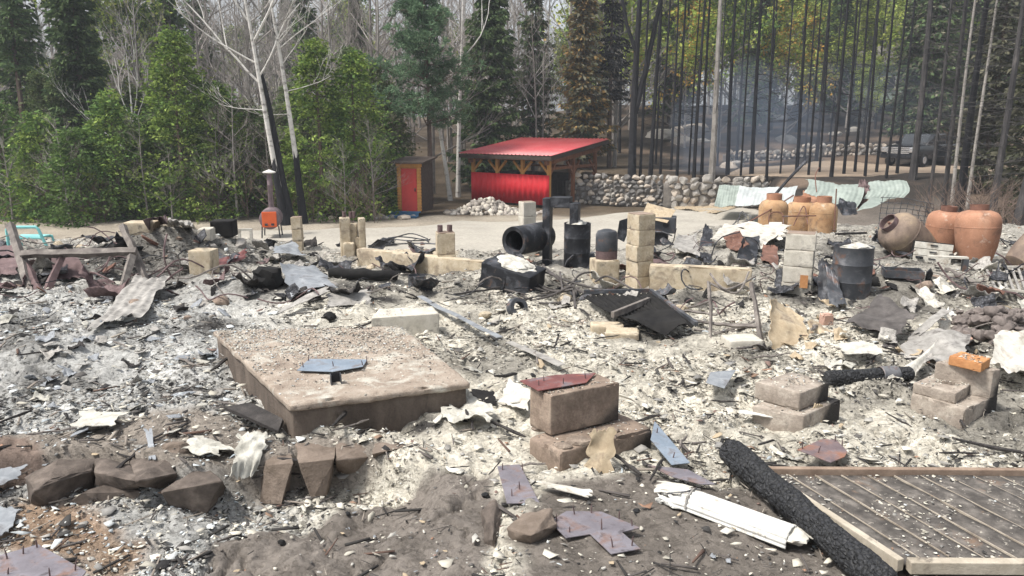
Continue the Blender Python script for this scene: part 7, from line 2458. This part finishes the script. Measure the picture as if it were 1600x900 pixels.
for i, (lab, top, bot, zt, m) in enumerate([
    ('long dark rock with steep face at the left end of the ledge', [(52, 768), (76, 748), (142, 736), (152, 716), (92, 716), (40, 745)], [(42, 797), (92, 803), (150, 778)], .0, 'rock'),
    ('dark hollow stretch of rock right of the long steep rock', [(148, 738), (216, 752), (205, 722), (150, 716)], [(150, 778), (215, 776)], -.01, 'rock'),
    ('low dark rock lying in front of the ledge face', [(128, 770), (200, 755), (222, 768), (170, 752)], [(76, 808), (200, 802), (222, 786)], -.09, 'rock'),
    ('dark flat rock between the hollow stretch and the big square rock', [(214, 752), (276, 740), (262, 716), (205, 720)], [(206, 770), (268, 774)], .0, 'rock'),
    ('big squarish dark rock in front of the ledge', [(255, 768), (293, 738), (346, 752), (322, 728)], [(262, 802), (320, 810), (346, 786)], -.02, 'rock'),
    ('brown rock with sloping face left of the wedge shaped rock', [(414, 726), (458, 723), (452, 692), (408, 696)], [(406, 786), (440, 790)], .0, 'rock_brown'),
    ('wedge shaped brown rock tapering downwards', [(465, 723), (523, 717), (526, 692), (462, 694)], [(488, 784), (507, 781)], .01, 'rock_brown'),
    ('brown block of rock right of the wedge shaped one', [(524, 719), (577, 714), (582, 690), (525, 692)], [(528, 750), (577, 753)], .0, 'rock_brown'),
    ('small brown rock at the right end of the ledge', [(583, 709), (612, 705), (642, 697), (628, 684), (586, 688)], [(592, 733), (634, 716)], .0, 'rock_brown'),
    ('rounded brown rock left of the T shaped plate', [(792, 826), (815, 800), (862, 796), (868, 820), (830, 838)], [(796, 850), (832, 858), (868, 838)], .07, 'rock_brown'),
    ('narrow dark rock along the cracked bedrock edge', [(752, 800), (774, 780), (782, 800), (770, 842)], [(752, 850), (776, 872), (786, 850)], .04, 'rock')]):
    hull_rock('ledge_rock', lab, top, bot, zt, (-.20 if i < 9 else -.04), m, i + 1)
P, s = gs(262, 738)
tag(add('ledge_rock', rock_mesh((.11, .08, .06), 731, 12, 4, .10, .4, .8), M['rock_brown'], None, (P.x, P.y + .1, gz(P) + .02)), 'brown stone on top of the ledge beside the pale blue shard', 'rock')

# --- heap of stones at the right
rg = random.Random(9)
hs_ = [rock_mesh((.058, .05, .042), 800 + i, 8, 3, .1, .5, .9) for i in range(6)]
k = 0
for i in range(150):
    u = rg.uniform(1492, 1640); v = rg.uniform(494, 540)
    if u < 1530 and v > 528: continue
    P = gp(u, v)
    hz = .14 * math.exp(-((u - 1570) / 60) ** 2 - ((v - 512) / 22) ** 2)
    key = hs_[i % 6]
    o = bpy.data.objects.new('heap_stone', key)
    if not key.materials: key.materials.append(M['stone_mauve'])
    COL.objects.link(o)
    o.location = (P.x, P.y, gz(P) + rg.uniform(.015, .05) + hz * rg.random()); sc = rg.uniform(.5, 1.15); o.scale = (sc, sc, sc); o.rotation_euler = (rg.uniform(-.6, .6), rg.uniform(-.6, .6), rg.uniform(0, 6))
    tag(o, 'mauve grey rounded stone in the heap at the right edge', 'stone', 'stones of the right hand heap')

# --- loose fragments: each its own object, a few shared shapes
rg = random.Random(21)
def shared(n, f): return [f(i) for i in range(n)]


def frag_mesh(i):
    rng = np.random.default_rng(900 + i)
    K = 9
    an = np.sort(rng.uniform(0, 2 * np.pi, K)); rad = rng.uniform(.6, 1.1, K); asp = rng.uniform(.35, .8)
    nr = 3
    V = []
    def zf(x, y): return .05 * math.sin(x * 3 + i) + .05 * math.cos(y * 4 + i * 2) + .035 * n3((x * 4, y * 4, i))
    ring = []
    V.append((0, 0, zf(0, 0)))
    for r_ in range(1, nr + 1):
        for k in range(K):
            f = r_ / nr
            x, y = math.cos(an[k]) * rad[k] * f, math.sin(an[k]) * rad[k] * asp * f
            V.append((x, y, zf(x, y)))
    top = len(V)
    Vb = [(x, y, z - .05) for x, y, z in V]
    F3 = [(0, 1 + k, 1 + (k + 1) % K) for k in range(K)]
    F4 = []
    for r_ in range(nr - 1):
        for k in range(K):
            a = 1 + r_ * K + k; b = 1 + r_ * K + (k + 1) % K
            F4.append((a, a + K, b + K, b))
    o = 1 + (nr - 1) * K
    rim = [(o + k, o + k + top, o + (k + 1) % K + top, o + (k + 1) % K) for k in range(K)]
    F3b = [(a + top, c + top, b + top) for a, b, c in F3]; F4b = [(d + top, c + top, b + top, a + top) for a, b, c, d in F4]
    return np_mesh('fragment', np.array(V + Vb), [np.array(F3 + F3b), np.array(F4 + F4b + rim)], smooth=False)


def scat(n, name, label, cat, group, meshes, mats, uvbox, smin, smax, dz=.0, tilt=.25, names=None, seed=1, power=1.0):
    rg = random.Random(seed)
    vers = {}
    for i in range(n):
        u = rg.uniform(uvbox[0], uvbox[2]); v = uvbox[1] + (uvbox[3] - uvbox[1]) * rg.random() ** power
        P = gp(u, v)
        mi = rg.randrange(len(meshes)); mn = rg.choice(mats)
        key = (mi, mn)
        if key not in vers:
            me = meshes[mi].copy(); me.materials.clear(); me.materials.append(M[mn]); vers[key] = me
        o = bpy.data.objects.new(name, vers[key]); COL.objects.link(o)
        s = math.exp(rg.uniform(math.log(smin), math.log(smax))) * (.7 + P.y * .06)
        o.scale = (s, s, s); o.location = (P.x, P.y, gz(P) + dz + s * .1)
        o.rotation_euler = (rg.gauss(0, tilt), rg.gauss(0, tilt), rg.uniform(0, 6.3))
        tag(o, label, cat, group)


fr = shared(8, frag_mesh)
scat(90, 'board_fragment', 'pale flaky fragment of burnt board lying in the cream ash', 'fragment', 'pale board fragments at right', fr, ['ash_board', 'ash_board', 'sheet_pale', 'sheet_tan'], (640, 440, 1620, 720), .03, .09, .02, seed=1)
scat(80, 'board_fragment', 'bluish or grey fragment of burnt board lying in the left ash', 'fragment', 'grey board fragments at left', fr, ['ash_board', 'sheet_bluegrey', 'sheet_grey'], (-40, 430, 420, 700), .035, .11, .02, seed=2)
scat(45, 'board_fragment', 'small pale flake lying on the bare foreground rock', 'fragment', 'flakes on the foreground rock', fr, ['ash_board', 'sheet_tan', 'sheet_bluegrey'], (0, 690, 1180, 900), .012, .032, .012, .12, seed=3)
scat(70, 'metal_scrap', 'dark bent scrap of metal in the back rubble', 'scrap', 'dark scraps in the back rubble', fr, ['black_steel', 'rust_purple', 'soot', 'grey_steel', 'rust'], (-20, 372, 1620, 470), .05, .15, .03, .5, seed=4)
def crumple(i):
    rng = np.random.default_rng(970 + i)
    n = 12
    S_, T_ = np.meshgrid(np.linspace(-1, 1, n), np.linspace(-.7, .7, n), indexing='ij')
    z = .5 * (fbm(S_ + 9 * i, T_ + 3, 1.6, 3, i) - .5) * 2 + .45 * np.abs(S_ * math.cos(i) + T_ * math.sin(i))
    V, fs = solid_grid(np.stack([S_ + .15 * (fbm(T_ + i, S_, 2, 2, i) - .5), T_ + .3 * (fbm(S_ + i, T_ + 5, 2, 2, i + 3) - .5), z], -1), .03)
    return np_mesh('crumpled_sheet', V, fs)


cr = shared(6, crumple)
scat(46, 'crumpled_sheet', 'crumpled dark sheet of metal in the heaps left of the tan column', 'scrap', 'crumpled sheets on the left', cr, ['black_steel', 'rust_purple', 'grey_steel', 'sheet_grey', 'char_wood'], (-20, 378, 660, 470), .07, .17, .03, .35, seed=14)
scat(60, 'crumpled_sheet', 'crumpled dark sheet of metal in the heaps right of the tan column', 'scrap', 'crumpled sheets on the right', cr, ['black_steel', 'rust', 'grey_steel', 'sheet_grey', 'sheet_pale', 'char_wood'], (730, 385, 1620, 480), .06, .15, .03, .35, seed=15)

scat(44, 'crumpled_sheet', 'pale or grey crumpled sheet lying in the ash between trestle and stone heap', 'scrap', 'crumpled sheets before the stone heap', cr, ['sheet_grey', 'sheet_tan', 'sheet_pale', 'pipe_brown', 'ash_board'], (1190, 470, 1620, 585), .04, .10, .01, .22, seed=18)
scat(40, 'crumpled_sheet', 'grey crumpled sheet lying in the left ash below the sawhorse', 'scrap', 'crumpled sheets in the left ash', cr, ['sheet_grey', 'sheet_bluegrey', 'ash_board', 'char_wood'], (-30, 440, 330, 640), .035, .085, .0, .2, seed=19)


def stick_mesh(i):
    rg = random.Random(950 + i)
    pts = [Vector((-1 + 2 * j / 6, rg.gauss(0, .03), rg.gauss(0, .02))) for j in range(7)]
    return MB().tube(pts, [rg.uniform(.04, .07) * (1 if 0 < j < 6 else .6) for j in range(7)], 5).mesh('stick')


stk = shared(5, stick_mesh)
scat(110, 'charred_stick', 'charred stick lying in the ash of the ruin', 'stick', 'charred sticks in the ash', stk, ['char_wood', 'char_wood', 'wood_grey'], (-20, 400, 1600, 760), .06, .22, .03, .12, seed=5)
rodm = shared(5, lambda i: MB().tube([Vector((-1 + 2 * j / 9, .35 * math.sin(j * .5 + i), .15 * math.sin(j * .8 + i * 2))) for j in range(10)], .022, 5).mesh('rod'))
scat(60, 'bent_rod', 'thin bent rusty rod sticking out of the back rubble', 'rod', 'bent rods in the back rubble', rodm, ['rust_purple', 'black_steel', 'wood_grey'], (-20, 372, 1620, 475), .12, .38, .06, .35, seed=6)
scat(60, 'bent_rod', 'thin bent dark rod lying flat in the middle rubble', 'rod', 'bent rods in the middle rubble', rodm, ['rust_purple', 'black_steel', 'wood_grey'], (-20, 400, 1620, 520), .12, .34, .03, .15, seed=16)
blm = shared(5, lambda i: rock_mesh((1, .8, .65), 980 + i, 7, 3, .15))
scat(60, 'rubble_stone', 'broken lump of grey rubble among the back debris', 'rubble', 'rubble lumps in the back debris', blm, ['stone_grey', 'concrete_scorched', 'soot', 'concrete', 'stone_tan'], (-20, 378, 1620, 500), .03, .09, .0, .4, seed=7)
scat(34, 'cinder_lump', 'black cinder lump on the foreground ash', 'cinder', 'cinder lumps in the foreground', blm, ['soot', 'charcoal'], (100, 520, 1600, 860), .012, .032, .0, .4, seed=8)
# ------------------------------------------------------------------ loose ash over everything that lies below it
flakes('ash_flakes', 'countless thin pale flakes of ash and burnt board over the ruin', 90000, 1, 0.004, 0.019, 0.22, 0.0, 0.016, power=1.3)
flakes('ash_fragments', 'larger curled fragments of burnt board in the ash', 12000, 2, 0.014, 0.055, 0.17, 0.002, 0.035, thick=0.02, power=1.15, asp_lo=0.18)
lumps('cinders', 'small grey and black cinders among the ash', 11000, 3, 0.004, 0.016, 'cinders', power=1.3)
slivers('splinters', 'thin charred splinters and wires strewn over the ash', 7000, 4, 0.015, 0.08, power=1.2)
# ------------------------------------------------------------------ air
def volume(name, label, me, dens, col, kind='stuff', noise_scale=None, aniso=0.0, loc=(0, 0, 0)):
    m = bpy.data.materials.new(name); m.use_nodes = True
    nt = m.node_tree; nt.nodes.clear()
    out = nt.nodes.new('ShaderNodeOutputMaterial'); v = nt.nodes.new('ShaderNodeVolumePrincipled')
    v.inputs['Color'].default_value = (*col, 1); v.inputs['Density'].default_value = dens; v.inputs['Anisotropy'].default_value = aniso
    nt.links.new(v.outputs[0], out.inputs['Volume'])
    o = add(name, me, m, None, loc)
    return tag(o, label, name, kind=kind)


volume('haze', 'thin pale smoky haze filling the whole clearing', MB().box((0, 200, 16), (760, 440, 41)).mesh('haze'), 0.0010, (0.86, 0.92, 1.0))


def blob(name, c, r, seed):
    bm = bmesh.new(); bmesh.ops.create_icosphere(bm, subdivisions=3, radius=1.0)
    for v in bm.verts:
        k = 1 + .35 * n3(v.co * 1.6 + Vector((seed, 0, 0)))
        v.co = Vector((v.co.x * r[0] * k, v.co.y * r[1] * k, v.co.z * r[2] * k))
    me = bpy.data.meshes.new(name); bm.to_mesh(me); bm.free()
    me.polygons.foreach_set('use_smooth', np.ones(len(me.polygons), bool))
    return me


volume('smoke', 'blue smoke drifting among the burnt trunks above the stone wall', blob('smoke', None, (4.2, 3.0, 3.6), 1), 0.035, (0.62, 0.76, 1.0), loc=base_at(1165, 40.5) + Vector((0, 0, 1.6)))
volume('smoke', 'fainter blue smoke lying over the burnt slope left of the truck', blob('smoke', None, (9, 5, 3.2), 2), 0.010, (0.62, 0.76, 1.0), loc=base_at(1270, 52) + Vector((0, 0, 2.6)))
